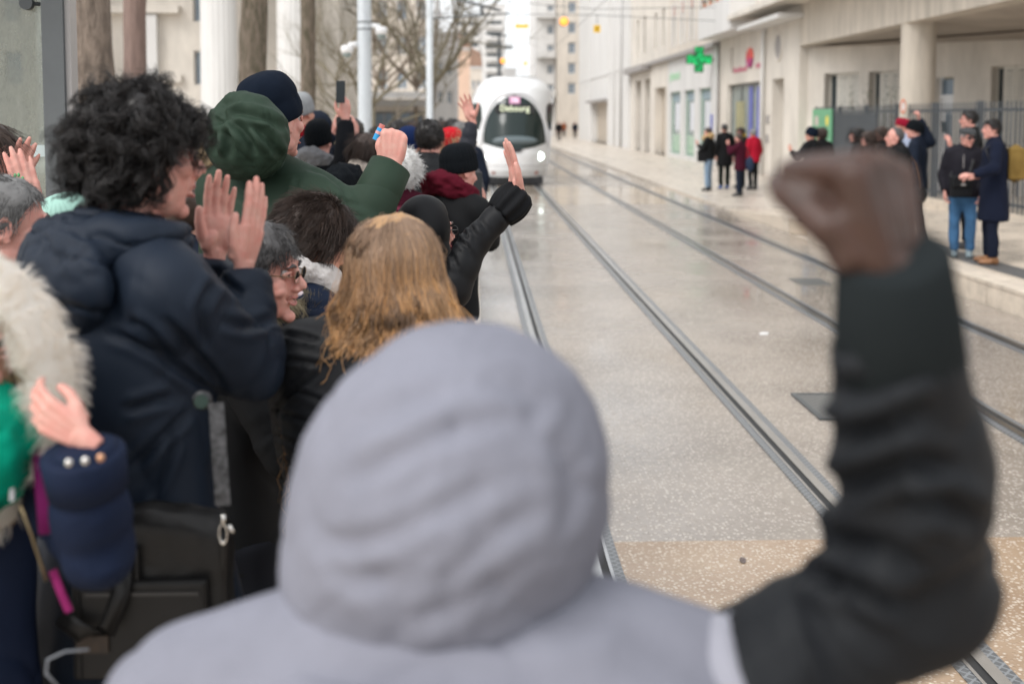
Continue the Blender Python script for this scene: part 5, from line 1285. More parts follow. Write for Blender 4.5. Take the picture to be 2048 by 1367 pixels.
V, Q = skin([tube(pc_, [(a, a * 1.08) for a in rw_], 40, up=(1, 0, 0))], .0075, 6)
Nn = vnormals(V, Q); Lq = V - pc_[4]
# the face opening: the far side is pushed back to the face
fr = np.clip((Lq @ J['f'] - .055) / .05, 0, 1) * np.clip((Lq[:, 2] + .26) / .05, 0, 1) * np.clip((.085 - Lq[:, 2]) / .03, 0, 1) * np.clip((.115 - np.abs(Lq @ J['r'])) / .02, 0, 1)
V = V - J['f'] * (fr * (Lq @ J['f'] - .02))[:, None]
g1 = vnoise(np.stack([Lq[:, 0] * 8 + Lq[:, 2] * 7, Lq[:, 1] * 6, Lq[:, 2] * 5 - Lq[:, 0] * 5], 1), 9); g2 = vnoise(np.stack([Lq[:, 0] * 15 - Lq[:, 2] * 10, Lq[:, 1] * 9, Lq[:, 2] * 9 + Lq[:, 0] * 5], 1), 19)
V = V + Nn * (.0030 * g1 + .0020 * g2 - .0036 * (1 - np.minimum(1, np.abs(g1) * 1.2)) ** 6 - .0026 * (1 - np.minimum(1, np.abs(g2) * 1.2)) ** 6 + .0009 * fbm(Lq * 42, 2, 3) - .002 * np.exp(-((Lq @ J['r'] - .012) / .004) ** 2))[:, None]
ho_ = obj('hood', (V, Q), M_HOOD, parent=J['root'], smooth=True)
sculpt(ho_, [[(962, 763), (1040, 775), (1082, 805), (1047, 857)], [(671, 977), (782, 917), (911, 857), (1030, 823)], [(611, 1096), (757, 1079), (902, 1011), (979, 959)], [(868, 1190), (911, 1148), (979, 1079), (1082, 1002)], [(799, 1259), (928, 1199), (1013, 1148)], [(640, 1130), (720, 1160), (800, 1140)], [(1100, 860), (1150, 960), (1130, 1080)], [(720, 860), (820, 800), (900, 780)]], 20, .0042, .7)
sculpt(J['sleeveR'], [[(1678, 695), (1773, 701), (1896, 673)], [(1661, 768), (1745, 774), (1857, 723)], [(1644, 875), (1745, 847), (1846, 802)], [(1627, 993), (1706, 965), (1818, 914), (1913, 942)], [(1616, 1105), (1672, 1077), (1773, 1088), (1857, 1155)], [(1594, 1144), (1717, 1161), (1829, 1211)], [(1800, 1010), (1890, 1000), (1960, 1050)]], 20, .013, .7)
_c = nrm(J['WR'] - J['ER'])
V, Q = tube([J['WR'] - _c * .095, J['WR'] - _c * .085, J['WR'] - _c * .045, J['WR'] + _c * .012, J['WR'] + _c * .016], [.046, .050, .047, .041, .034], 90)
th_ = np.tile(np.arange(90) * 2 * math.pi / 90, 5); ctr = np.repeat(np.array([J['WR'] - _c * q for q in (.095, .085, .045, -.012, -.016)]), 90, 0)
V = ctr + (V - ctr) * (1 + .02 * np.sign(np.sin(th_ * 30)))[:, None]
obj('cuff', (V, Q), fabric('rib_cuff', (.032, .040, .043), .9, .2, bs=300), parent=J['sleeveR'], smooth=True)
a_, e_ = J['SR'], J['ER']
V, Q = skin([tube([at(1270, 1475, 1.07), at(1390, 1425, 1.05), at(1475, 1385, 1.025), at(1545, 1352, 1.01)], [.075, .079, .076, .068], 20)], .008, 4)
obj('shoulder_panel', (V, Q), fabric('pale_panel', (.37, .37, .42), .9, .2, bs=300), parent=J['root'], smooth=True)
V, Fc_ = torus(J['N'] - J['f'] * .02 - A(0, 0, .035), .115, .05, np.array([J['r'], J['f'], A(0, 0, 1)]), 30, 10, 1.15, 1.0)
obj('hood_collar', (V, Fc_), M_HOOD, parent=J['root'], smooth=True)

# ---- 2: curly haired man clapping
M_PARKA = fabric('navy_parka', (.017, .029, .053), .5, .12, bs=300, bump=.2, var=.12, vs=3, spec=.5)
J = person('tall man with thick black curly hair and a navy parka, clapping his hands', at(290, 192, 2.2), 47, head=56, pitch=3, lean=(-2, 0), skin_m=S_RED, face=True, d=2.2,
           arms={'R': dict(w=at(489, 530, 2.26), e=at(505, 742, 2.18), fd=(.20, .10, .97), pn=(-.88, .42, .1), pose='flat', sc=.86), 'L': dict(w=at(430, 505, 2.42), e=at(385, 700, 2.42), fd=(.10, .0, 1.0), pn=(.62, -.78, 0), pose='flat', sc=.86)},
           bulk=1.04, sleeve_k=.93, jm=M_PARKA, hem=.34, fold=.009, group=GL, hs=1.0, swide=.94, flare=.38)
sculpt(J['jacket'], [[(207, 663), (267, 680), (316, 708), (369, 747), (421, 778), (480, 817)], [(256, 640), (302, 668), (345, 715)], [(323, 632), (372, 684), (421, 742), (456, 785)], [(246, 822), (298, 806), (350, 790)], [(260, 936), (316, 884), (383, 817)], [(411, 525), (453, 568), (490, 592)], [(440, 640), (490, 655), (545, 640)], [(300, 1000), (330, 930), (350, 870)], [(430, 560), (400, 620), (410, 700)]], 9, .010, .6)
hood_down(J, M_PARKA, .96, -.012, back=.10, amp=.012, wide=1.22, thick=.72)
JC = J
# thick locks of curls
rs = np.random.RandomState(5); nl_ = 430; per = 15
p, nn = scalp(nl_, rs, hair_z=[-.10, -.095, -.055, -.02, .03, .062, .075]); p = p + nn * .012
pi = np.repeat(p, per, 0) + rs.randn(nl_ * per, 3) * .0045; ni = np.repeat(nn, per, 0); K = 16
L_ = np.repeat(rs.uniform(.036, .064, nl_), per)[:, None, None] * rs.uniform(.8, 1.15, (nl_ * per, 1, 1))
cl = np.repeat(rs.randn(nl_, 3) * .55, per, 0); dr = ni * .42 + cl * 1.25 + A(0, -.1, -.40); dr /= np.linalg.norm(dr, axis=1)[:, None]
ph_ = np.repeat(rs.uniform(0, 6.28, nl_), per) + rs.randn(nl_ * per) * .35; tn = np.repeat(rs.uniform(.8, 1.8, nl_), per)
ex = np.cross(dr, A(.3, .2, 1)); ex /= np.linalg.norm(ex, axis=1)[:, None]; ey = np.cross(dr, ex)
t = np.linspace(0, 1, K)[None, :]; rc = (.0145 * np.minimum(1, t * 2.2)) * np.repeat(rs.uniform(.6, 1.25, nl_), per)[:, None]
an = ph_[:, None] + 2 * math.pi * tn[:, None] * t
P_ = pi[:, None] + dr[:, None] * L_ * t[..., None] + ex[:, None] * (rc * np.cos(an))[..., None] + ey[:, None] * (rc * np.sin(an))[..., None] + A(0, 0, -.018) * (t ** 2)[..., None]
SV, SQ = strand_mesh(P_, .00115 * (1 - .65 * t) * np.ones((nl_ * per, 1)))
V, Fc_ = haircap(.017, lump=.010, seed=4)
obj('hair', [(J['hp'](V), Fc_), (J['hp'](SV), SQ)], M_BLACKH, parent=J['root'], smooth=True)
# stubble shade on the jaw is left to the skin; drawstring button and the zip
bt = at(405, 800, 1.94)
obj('snap_button', [lathe([(.017, -.006), (.017, .004), (.013, .008)], 20, bt, np.array([(1, 0, 0), (0, 0, 1), (0, -1, 0)]))], M['black'], parent=J['root'])
obj('button_badge', [lathe([(.012, 0), (.012, .003)], 16, bt + A(0, -.0082, 0), np.array([(1, 0, 0), (0, 0, 1), (0, -1, 0)]))], mat('badge_green', (.025, .05, .04), .6), parent=J['root'])
# his black leather briefcase
M_LEATH = mat('black_leather', (.009, .0085, .0085), .42, .25, 9, .35, 90, .0015, spec=.25)
bx0 = at(304, 1195, 1.93); bg_ = empty('briefcase', tuple(bx0 - A(0, 0, .14)), 'black leather briefcase with a carry handle hanging against the navy parka', 'bag')
bw_, bh_ = .132, .135
V, Q = skin([box(bx0[0] - bw_, bx0[0] + bw_, 1.91, 1.99, bx0[2] - bh_, bx0[2] + bh_ - .02), tube([(bx0[0] - bw_ + .01, 1.95, bx0[2] + bh_ - .03), (bx0[0], 1.95, bx0[2] + bh_ - .012), (bx0[0] + bw_ - .01, 1.95, bx0[2] + bh_ - .028)], [.040, .042, .040], 10)], .005, 5)
V = V + vnormals(V, Q) * (.003 * fbm(V * 18, 3, 3))[:, None]
obj('bag_body', (V, Q), M_LEATH, parent=bg_, smooth=True)
V, Q = skin([box(bx0[0] - bw_ + .02, bx0[0] + bw_ - .03, 1.890, 1.912, bx0[2] - bh_ + .01, bx0[2] + .045)], .004, 3)
obj('front_pocket', (V, Q), M_LEATH, parent=bg_, smooth=True)
hd = [(bx0[0] - .035, 1.89, bx0[2] + .085), (bx0[0] - .038, 1.88, bx0[2] + .03), (bx0[0] - .055, 1.865, bx0[2] - .025), (bx0[0] - .10, 1.865, bx0[2] - .03), (bx0[0] - .135, 1.875, bx0[2] - .005)]
obj('handle', [tube(hd, [(.017, .006)] * 5, 10, up=(1, 0, .3))], M_LEATH, parent=bg_, smooth=True)
obj('handle_tab', [box(bx0[0] - .058, bx0[0] - .012, 1.895, 1.9085, bx0[2] + .045, bx0[2] + .10)], M_LEATH, parent=bg_)
obj('label_patch', [box(bx0[0] - .115, bx0[0] - .062, 1.884, 1.8895, bx0[2] - .075, bx0[2] - .045)], mat("patch_brown", (.022, .012, .006), .6, .5, 60), parent=bg_)
obj('zip', [box(bx0[0] - .10, bx0[0] + .09, 1.8865, 1.8895, bx0[2] + .022, bx0[2] + .028)], M['black'], parent=bg_)
st = [at(432, 805, 1.92), at(438, 900, 1.91), at(444, 985, 1.90)]
obj('strap', [tube(st + [at(446, 1010, 1.90)], [(.013, .002)] * 4, 8, up=(1, 0, 0))], mat('strap_weave', (.055, .055, .058), .7, .9, 90), parent=bg_)
Mch = mat('chrome', (.6, .58, .55), .2, metal=1.0)
obj('strap_hook', [torus(at(446, 1066, 1.895), .009, .0022, np.array([(1, 0, 0), (0, 0, 1), (0, -1, 0)]), 18, 6, .75, 1.9), tube([at(446, 1028, 1.895), at(446, 1048, 1.895)], .005, 8), tube([at(458, 1050, 1.89), at(466, 1064, 1.888)], .004, 8)], Mch, parent=bg_, smooth=True)
obj('strap', [tube([at(446, 1085, 1.90), at(447, 1105, 1.905), at(446, 1160, 1.92)], [(.006, .003)] * 3, 8, up=(1, 0, 0))], M_LEATH, parent=bg_)

# ---- 3: woman in the fur trimmed hood
M_NCOAT = fabric('navy_coat', (.016, .028, .070), .6, .15, bs=280, bump=.25, var=.15, vs=4)
hw_ = at(160, 872, 1.575)
J = person('woman in a navy coat with pale fur-trimmed hood and green scarf', at(-84, 560, 1.80), 128, head=128, pitch=6, d=1.7, skin_m=S_RED,
           arms={'L': dict(w=hw_, e=at(196, 1105, 1.62), fd=(-.84, .12, .50), pn=(-.1, 1, .1), pose='relaxed', sc=.70), 'R': dict(dw=(.06, .14, -.28), fd=(0, .3, -1), pn=(1, 0, 0), pose='relaxed')},
           bulk=.92, sleeve_k=1.12, jm=M_NCOAT, hem=.36, fold=.012, face=True, group=GL)
hood_up(J, M_NCOAT, .122, .120, .150, (0, -.030, .012), amp=.007, drop=.14)
pts = [at(a, b, 1.69 + .0004 * max(0, 40 - a)) for a, b in ((72, 945), (88, 885), (98, 820), (102, 750), (90, 682), (54, 616), (4, 566), (-60, 535), (-120, 548), (-175, 610), (-205, 700), (-200, 800), (-150, 900), (-60, 1000), (10, 1010))]
pts_old = [J['hp']((.128 * math.sin(t) * (1.0 if abs(t) < 2.2 else .85), .055 + .02 * math.cos(t), .175 * math.cos(t) - .015 - (.03 if abs(t) > 2 else 0))) for t in np.linspace(-2.95, 2.95, 40)]
M_FUR = furmat('pale_fur', (.90, .84, .77), (1.0, .985, .965))
pts = np.array(pts); _t = np.linspace(0, len(pts) - 1, 44); pts = np.stack([np.interp(_t, range(len(pts)), pts[:, c]) for c in range(3)], 1)
fur_ring(J, M_FUR, pts, .033, 9000, .027, rad=.0007)
JS = dict(J); JS['N'] = at(-138, 896, 1.66) - J['f'] * .02; ring_scarf(JS, fabric('green_scarf', (.0, .25, .155), .95, .4, bs=200, var=.12), .048, .082, 12, loops=3, zoff=.0, lump=.014)
rs = np.random.RandomState(8); n = 900
p, nn = scalp(n, rs); ok = p[:, 1] > -.02; p, nn = p[ok], nn[ok]; K = 14; t = np.linspace(0, 1, K)[None, :, None]
P_ = p[:, None] + A(0, 0, -.32) * t + nn[:, None] * (A(.055, .04, .0) * np.minimum(1, t * 2.2)) + A(0, .035, 0) * t + (vnoise(p * 22, 3)[:, None, None] * A(.012, .02, 0)) * t + .006 * np.sin(t * 9 + rs.uniform(0, 6, len(p))[:, None, None])
SV, SQ = strand_mesh(P_, .0011 * np.ones((len(p), K)))
V, Fc_ = haircap(.008, seed=2)
obj('hair', [(J['hp'](V), Fc_), (J['hp'](SV), SQ)], M_BLOND, parent=J['root'], smooth=True)
# cuff with snaps
cv = nrm(J['WL'] - J['EL']); cc = J['WL'] - cv * .028
obj('cuff', [tube([cc - cv * .055, cc, cc + cv * .006], [.055, .058, .050], 24)], M_NCOAT, parent=J['root'], smooth=True)
for i, (px_, py_) in enumerate(((137, 925), (170, 921), (201, 915))):
    q = at(px_, py_, J['WL'][1] - .062); obj('snap_button', [ball(q, (.0058, .004, .0058), None, 12, 8)], Mch if i < 2 else mat('snap_copper', (.55, .30, .18), .3, metal=.8), parent=J['root'], smooth=True)
zq = [at(40, 1010, 1.60), at(62, 1065, 1.60), at(80, 1120, 1.60), at(92, 1160, 1.61)]
obj('zip', [tube(zq, [.0025] * 4, 8)], mat('brass', (.22, .17, .10), .35, metal=.9), parent=J['root'], smooth=True)
obj('drawcord_end', [tube([at(23, 975, 1.60), at(24, 1000, 1.60)], .004, 8)], mat('cord_white', (.6, .6, .62), .6), parent=J['root'])
bp_ = empty('backpack', tuple(at(-90, 1150, 2.1)), 'backpack with magenta straps on the woman in the fur hood', 'backpack')
M_MAG = fabric('magenta_strap', (.22, .018, .13), .7, bs=200); M_PINK = fabric('pink_strap', (.26, .02, .12), .7, bs=200)
q = J['N'] - J['f'] * .21 - A(0, 0, .28)
V, Q = skin([ball(q, (.15, .09, .22), np.array([J['r'], J['f'], J['u']]), 18, 12)], .012, 2); obj('pack', (V, Q), M_MAG, parent=bp_, smooth=True)
obj('strap', [tube([J['N'] - J['f'] * .16 + A(.06, 0, -.03), J['N'] + A(.08, 0, .055), at(88, 900, 1.66), at(97, 985, 1.63), at(104, 1064, 1.63)], [(.018, .004)] * 5, 10, up=(1, .3, 0))], M_MAG, parent=bp_, smooth=True)
obj('strap_end', [tube([at(105, 1140, 1.62), at(122, 1185, 1.61), at(138, 1222, 1.61)], [(.006, .002)] * 3, 8, up=(1, 0, 0))], M_PINK, parent=bp_)
cord = [at(178, 1298, 1.60), at(130, 1302, 1.59), at(95, 1318, 1.58), at(92, 1345, 1.58), at(118, 1375, 1.58)]
obj('side_cord', [tube(cord, .0020, 8)], mat('cord_grey', (.16, .17, .19), .4), parent=bp_, smooth=True)

# ---- 4: grey haired man at the edge
J = person('older man with short grey hair at the edge behind the fur hood', at(22, 362, 2.95), 62, head=66, pitch=6, d=2.9, skin_m=S_RED, face=True, jm=M_BLACKF, group=GL)
add_hair(J, M_GREYH, .009, n=3200, ln=.022, rad=.0008, seed=4, stand=.35, hy=HL_Y, hz=[-.075, -.07, -.02, .01, .06, .088, .095])
# ---- 5: clapping woman by the shelter
J = person('woman with brown hair and green nails clapping beside the glass shelter', at(-40, 252, 3.62), 75, head=80, d=3.5, skin_m=S_RED, jm=M_BLACKF, face=True, group=GL,
           arms={'L': dict(w=at(16, 392, 3.62), fd=(.42, 0, .9), pn=(.35, -.93, -.1), pose='flat'), 'R': dict(w=at(66, 418, 3.5), fd=(-.26, .05, .96), pn=(-.6, .8, .05), pose='flat')})
add_hair(J, M_BROWNH, .022, n=1500, ln=.09, seed=6, stand=.3)
for i, (px_, py_) in enumerate(((30, 351), (37, 350), (45, 357), (57, 377))):
    obj('fingernail', [ball(at(px_, py_, 3.47), (.005, .004, .007), None, 8, 6)], mat('nail_green', (.10, .30, .12), .25), parent=J['body'], smooth=True)
# ---- 23: mint and white behind the curly man
J = person('person in a white knit and mint scarf hidden behind the curly-haired man', at(142, 418, 3.3), 20, d=3.3, jm=fabric('white_knit', (.62, .60, .64), .95, .3, bs=150), group=GL)
beanie(J, fabric('mint_knit', (.36, .58, .50), .95, .3, bs=200)); ring_scarf(J, fabric('mint_scarf', (.40, .60, .52), .95, .3), .045)

# ---- 6: man in the green parka
M_GREEN = fabric('green_parka', (.046, .082, .054), .55, .12, bs=320, bump=.2, var=.10, vs=3, spec=.4)
M_NAVYK = fabric('navy_knit', (.010, .018, .036), .95, .35, bs=260, bump=.35)
J = person('man in a dark green parka and navy beanie raising a blue lighter in his fist', at(547, 170, 3.95), 36, head=40, d=3.7, skin_m=S_RED, lean=(3, 0), face=True,
           arms={'R': dict(w=at(783, 328, 3.84), e=at(726, 448, 3.74), fd=(.10, .10, .98), pn=(-.10, .98, -.1), pose='fist', sc=1.12), 'L': dict(dw=(.02, .14, -.28), fd=(0, .4, -1), pn=(1, 0, 0), pose='relaxed')},
           bulk=1.16, sleeve_k=1.0, jm=M_GREEN, hem=.40, fold=.008, group=GL)
sculpt(J['jacket'], [[(608, 335), (650, 345), (684, 372), (700, 412)], [(596, 355), (590, 385), (588, 420)], [(640, 402), (680, 400), (715, 412)], [(655, 430), (700, 428), (740, 440)], [(470, 380), (500, 410), (510, 450)], [(700, 440), (735, 452), (780, 440)]], 5, .008, .6)
beanie(J, M_NAVYK, .150, .055, 20, 0, name='beanie', lump=.002)
JG = J
c_ = at(494, 278, 3.72)
V, Q = skin([ball(c_, (.158, .115, .138), np.array([J['r'], J['f'], J['u']]), 24, 16), ball(c_ + J['u'] * .04 - J['f'] * .0, (.125, .095, .115), np.array([J['r'], J['f'], J['u']]), 20, 14)], .0075, 3)
Nn = vnormals(V, Q); Lq = (V - c_) @ np.array([J['r'], J['f'], J['u']])
# quilted hood: seams fanning from the crown, with puckers beside them
an_ = np.arctan2(Lq[:, 2] + .12, Lq[:, 0]); sm_ = np.abs(np.sin(an_ * 4.2)) ** .5
pk = vnoise(np.stack([an_ * 26, Lq[:, 1] * 18, np.linalg.norm(Lq, axis=1) * 30], 1), 3) * np.exp(-(sm_ / .55) ** 2)
V = V + Nn * (.006 * (sm_ - .7) + .006 * pk + .004 * fbm(Lq * 26, 2, 5))[:, None]
gh_ = obj('hood', (V, Q), M_GREEN, parent=J['root'], smooth=True)
sculpt(gh_, [[(441, 236), (450, 260), (461, 285), (458, 318)], [(441, 236), (475, 250), (500, 278), (513, 312)], [(441, 236), (492, 226), (535, 238), (572, 262)], [(441, 236), (450, 212), (480, 196)], [(441, 236), (428, 244), (412, 250)], [(441, 236), (432, 270), (428, 310)], [(505, 250), (540, 280), (560, 315)]], 7, .014, .8)
pts = [J['N'] + J['r'] * math.sin(t) * .125 - J['f'] * (.10 * math.cos(t)) + J['u'] * (.005 + .012 * math.cos(t)) for t in np.linspace(-2.2, 2.2, 17)]
V, Q = skin([tube(pts, [(.030 + .02 * math.cos(t * .6), .045) for t in np.linspace(-2.2, 2.2, 17)], 12, up=(0, 0, 1))], .008, 3); V = V + vnormals(V, Q) * (.004 * fbm(V * 22, 2, 3))[:, None]
obj('hood_band', (V, Q), M_GREEN, parent=J['root'], smooth=True)
cv = nrm(J['WR'] - J['ER']); q0 = J['WR'] - cv * .012
V, Fc_ = tube([q0 - cv * .155, q0 - cv * .15, q0 - cv * .08, q0, q0 + cv * .002, q0 - cv * .02], [.074, .079, .077, .072, .064, .055], 40)
V = V + (nrm(A(1, 0, .3)) * (.004 * fbm(V * 20, 2, 2))[:, None])
obj('cuff', (V, Fc_), M_GREEN, parent=J['root'], smooth=True)
lg = at(757, 266, 3.88); l_ = empty('lighter', tuple(lg), 'small blue printed lighter pinched in the raised fist of the man in green', 'lighter')
ud = nrm(A(.42, 0, .9))
obj('lighter_body', [tube([lg - ud * .026, lg + ud * .018], [(.011, .007)] * 2, 12, up=(1, 0, 0))], mat('lighter_blue', (.02, .30, .62), .25), parent=l_, smooth=False)
obj('print_band', [tube([lg - ud * .004, lg + ud * .006], [(.0114, .0074)] * 2, 12, up=(1, 0, 0))], mat('lighter_pink', (.65, .35, .36), .3), parent=l_)
obj('lighter_top', [tube([lg + ud * .018, lg + ud * .032], [(.0095, .006)] * 2, 10, up=(1, 0, 0))], mat('lighter_top', (.55, .18, .16), .3), parent=l_)

# ---- 7: smiling woman with glasses
J = person('smiling woman in profile with short dark grey hair and thin glasses', at(527, 456, 2.9), 82, head=96, pitch=6, roll=3, d=2.4, skin_m=S_RED, face=True, smile=True, arms={'L': dict(dw=(-.02, .19, -.14), fd=(.8, .2, .2), pn=(0, -1, 0), pose='relaxed'), 'R': dict(dw=(-.05, .19, -.12), fd=(.8, .2, .2), pn=(0, 1, 0), pose='relaxed')}, jm=M_BLACKF, group=GL, hs=.99)
add_hair(J, M_PEPPER, .012, n=5200, ln=.030, rad=.0009, seed=9, stand=.28, comb=(0, .25, 0), hy=HL_Y, hz=[-.092, -.085, -.055, .0, .045, .075, .085])
spectacles(J, mat('tortoise_frame', (.10, .055, .02), .3, .6, 120), glass('spectacle_lens', (.97, .97, .97), .0, dmin=0, dmax=.001))
# ---- 8: dark brown hair, white scarf
J = person('person with tousled dark brown hair, white knitted scarf and fur collar on a navy jacket', at(655, 412, 3.35), 42, head=58, pitch=22, d=2.9, skin_m=S_PALE, face=True, jm=fabric('navy_down', (.014, .026, .060), .5, .1), puff=.09, bulk=1.12, group=GL)
add_hair(J, M_BROWNH, .024, n=7000, ln=.058, rad=.0010, seed=12, stand=.55, lump=.012)
ring_scarf(J, fabric('white_scarf', (.72, .68, .66), .95, .4, bs=90, bump=.8, bd=.006), .040, .098, 12, loops=2, zoff=.035, lump=.010)
pts = [J['N'] + J['r'] * math.sin(t) * .165 - J['f'] * math.cos(t) * .12 + J['u'] * (-.035 + .01 * math.cos(t)) for t in np.linspace(-2.1, 2.1, 24)]
fur_ring(J, hairmat('olive_fur', (.14, .11, .065), (.34, .29, .19), .7), pts, .022, 5500, .045, rad=.0010, seed=5)
pts2 = [J['N'] + J['r'] * math.sin(t) * .150 - J['f'] * math.cos(t) * .112 + J['u'] * (.005 + .01 * math.cos(t)) for t in np.linspace(-.2, 1.7, 24)]
obj('collar_piping', [tube(pts2, .010, 8)], fabric('pale_pink', (.66, .55, .58), .8), parent=J['root'], smooth=True)

# ---- 9: woman with long ginger hair
M_PUFF = fabric('black_puffer', (.015, .0165, .020), .42, .1, bs=300, bump=.15, spec=.5)
J = person('woman with long wavy ginger-blond hair over a black quilted coat', at(792, 437, 2.3), 16, head=22, d=2.2, jm=M_PUFF, fold=.004, bulk=1.18, hem=.36, group=GL, shz=.012, swide=1.06, collar='stand', arms={'L': dict(dw=(-.07, .19, -.17), fd=(.3, .8, .2), pn=(1, 0, 0), pose='relaxed'), 'R': dict(dw=(.03, .17, -.22), fd=(-.3, .8, .2), pn=(-1, 0, 0), pose='relaxed')})
rs = np.random.RandomState(11); n = 9500
p, nn = scalp(n, rs, rad=A(.083, .104, .098), hair_z=[-.09, -.085, -.05, -.015, .02, .05, .066])
ng = 170; gi = rs.choice(n, ng, replace=False); gp = p[gi]
own = np.argmin(((p[:, None, :] - gp[None]) ** 2).sum(2), 1)
K = 26; t = np.linspace(0, 1, K)
def flow(p0, ln, ph, wa):
    """hair lying on the head, then falling over the shoulders"""
    N0 = len(p0); az = np.arctan2(p0[:, 0], -(p0[:, 1] + .012)); P = np.zeros((N0, K, 3))
    el0 = np.arcsin(np.clip((p0[:, 2] - .028) / .1, -1, 1))
    s = t[None, :] * ln[:, None]; arc = (el0[:, None] - s / .098); on = arc > -.25
    R0 = .091 * np.ones_like(arc)
    rr = np.where(on, np.cos(np.maximum(arc, -1.5)), np.cos(.25)); zz = np.where(on, .028 + .099 * np.sin(np.maximum(arc, -1.5)), 0)
    s_on = (el0[:, None] + .25) * .098; fall = np.maximum(0, s - s_on); z_fall = .028 - .099 * math.sin(.25) - fall
    zz = np.where(on, zz, z_fall); flare = np.minimum(fall, .30)
    # the parting: strands near the top turn towards the sides
    az2 = az[:, None] * (1 - .12 * np.minimum(1, fall / .2))
    radx = .088 * rr + flare * .42 + .006; rady = .108 * rr + flare * .10 + .004
    wv = wa[:, None] * np.sin(2 * math.pi * (fall / .105) + ph[:, None]) * np.minimum(1, fall / .08) + .25 * wa[:, None] * np.sin(2 * math.pi * fall / .04 + ph[:, None] * 2) * np.minimum(1, fall / .15)
    wy = wa[:, None] * np.cos(2 * math.pi * (fall / .105) + ph[:, None] * 1.3) * np.minimum(1, fall / .08)
    P[..., 0] = np.sin(az2) * radx + wv; P[..., 1] = -np.cos(az2) * rady - .012 + wy * .8; P[..., 2] = zz
    return P
lnk = rs.uniform(.47, .66, ng); phg = rs.uniform(0, 6.28, ng); wag = rs.uniform(.009, .021, ng)
G_ = flow(gp, lnk, phg, wag)
S_ = flow(p, lnk[own] * rs.uniform(.80, 1.08, n), phg[own] + rs.randn(n) * .45, wag[own] * rs.uniform(.6, 1.3, n))
cw = (.80 * np.clip((t - .10) / .55, 0, 1))[None, :, None] * rs.uniform(.45, 1, (n, 1, 1))
P_ = S_ * (1 - cw) + (G_[own] + rs.randn(n, 1, 3) * .005) * cw
P_ += np.cumsum(rs.randn(n, K, 3), 1) * .0009
fly = rs.rand(n) < .05; P_[fly] += (np.cumsum(rs.randn(fly.sum(), K, 3), 1) * .004)
SV, SQ = strand_mesh(P_, (.0011 * (1 - .5 * t))[None] * np.where(fly, .55, 1.0)[:, None])
V, Fc_ = haircap(.008, seed=3)
V2, F2 = tube([(0, -.04, .03), (0, -.05, -.05), (0, -.05, -.14), (0, -.055, -.22)], [(.078, .05), (.082, .055), (.086, .055), (.08, .05)], 24, up=(1, 0, 0))
lockc = rs.rand(ng)[own] * .75 + rs.rand(n) * .25                       # 0 brown-grey .. 1 orange
azl = np.arctan2(p[:, 0], -p[:, 1]); lockc = np.clip(lockc * .75 + .35 * np.abs(np.sin(azl)) - .08, 0, 1)
tt = np.clip((t[None, :] - .06) / .35, 0, 1)
c_root, c_a, c_b = A(.28, .185, .125), A(.56, .33, .165), A(1.0, .52, .18)
colr = c_root + (c_a + (c_b - c_a) * lockc[:, None, None] - c_root) * tt[..., None]
colr = colr * rs.uniform(.75, 1.3, (n, 1, 1))
cs = np.repeat(colr.reshape(-1, 3), 3, 0)
o_ = obj('hair', [(J['hp'](V), Fc_), (J['hp'](V2), F2), (J['hp'](SV), SQ)], None, parent=J['root'], smooth=True)
ca = o_.data.color_attributes.new('strand_colour', 'FLOAT_COLOR', 'POINT')
full = np.ones((len(V) + len(V2) + len(SV), 4)); full[:, :3] = A(.40, .235, .115); full[len(V) + len(V2):, :3] = cs
ca.data.foreach_set('color', full.astype(np.float32).ravel())
mg_ = bpy.data.materials.new('ginger_strands'); mg_.use_nodes = True; _n, _l = mg_.node_tree.nodes, mg_.node_tree.links
_at = _n.new('ShaderNodeVertexColor'); _at.layer_name = 'strand_colour'; _l.new(_at.outputs[0], _n['Principled BSDF'].inputs['Base Color']); _n['Principled BSDF'].inputs['Roughness'].default_value = .42; _n['Principled BSDF'].inputs['Specular IOR Level'].default_value = .35
_tl = _n.new('ShaderNodeBsdfTranslucent'); _mx = _n.new('ShaderNodeMixShader'); _mx.inputs[0].default_value = .08; _l.new(_at.outputs[0], _tl.inputs['Color']); _l.new(_n['Principled BSDF'].outputs[0], _mx.inputs[1]); _l.new(_tl.outputs[0], _mx.inputs[2]); _l.new(_mx.outputs[0], _n['Material Output'].inputs[0])
o_.data.materials.append(mg_)

# ---- 10: black coat, open hand raised
Jx_ = J
sculpt(J['jacket'], [[(641, 737), (580, 788), (547, 834)], [(566, 668), (600, 672), (640, 680)], [(560, 718), (600, 722), (650, 730)], [(590, 782), (620, 792), (680, 815)], [(548, 820), (600, 838), (680, 860)], [(530, 865), (570, 880), (660, 910)], [(518, 908), (560, 925), (640, 955)], [(506, 955), (545, 972), (620, 1005)], [(494, 1002), (530, 1020), (600, 1050)], [(490, 1056), (525, 1075), (590, 1105)], [(495, 1110), (530, 1130), (580, 1155)]], 4.5, .0075, .7)
J = person('person in a black padded coat and smooth black hood holding up an open hand', at(852, 402, 4.0), 38, head=56, d=3.6, skin_m=S_RED, jm=M_BLACKN, bulk=.98, hem=.36, fold=.005, group=GL, face=True,
           arms={'R': dict(w=at(1040, 386, 3.95), e=at(945, 488, 3.9), fd=(-.24, .0, .97), pn=(-.93, -.35, -.1), pose='flat', sc=1.06)})
hood_up(J, M_BLACKN, .104, .118, .130, (0, -.014, .014), amp=.003, drop=.12)
cv = nrm(J['WR'] - J['ER']); nq = 60; K6 = np.linspace(0, 1, 12); V, Fc_ = tube([J['WR'] - cv * (.105 - .115 * s) for s in K6], [(.052 + .012 * math.sin(math.pi * s)) * (1 if s < .95 else .8) for s in K6], nq)
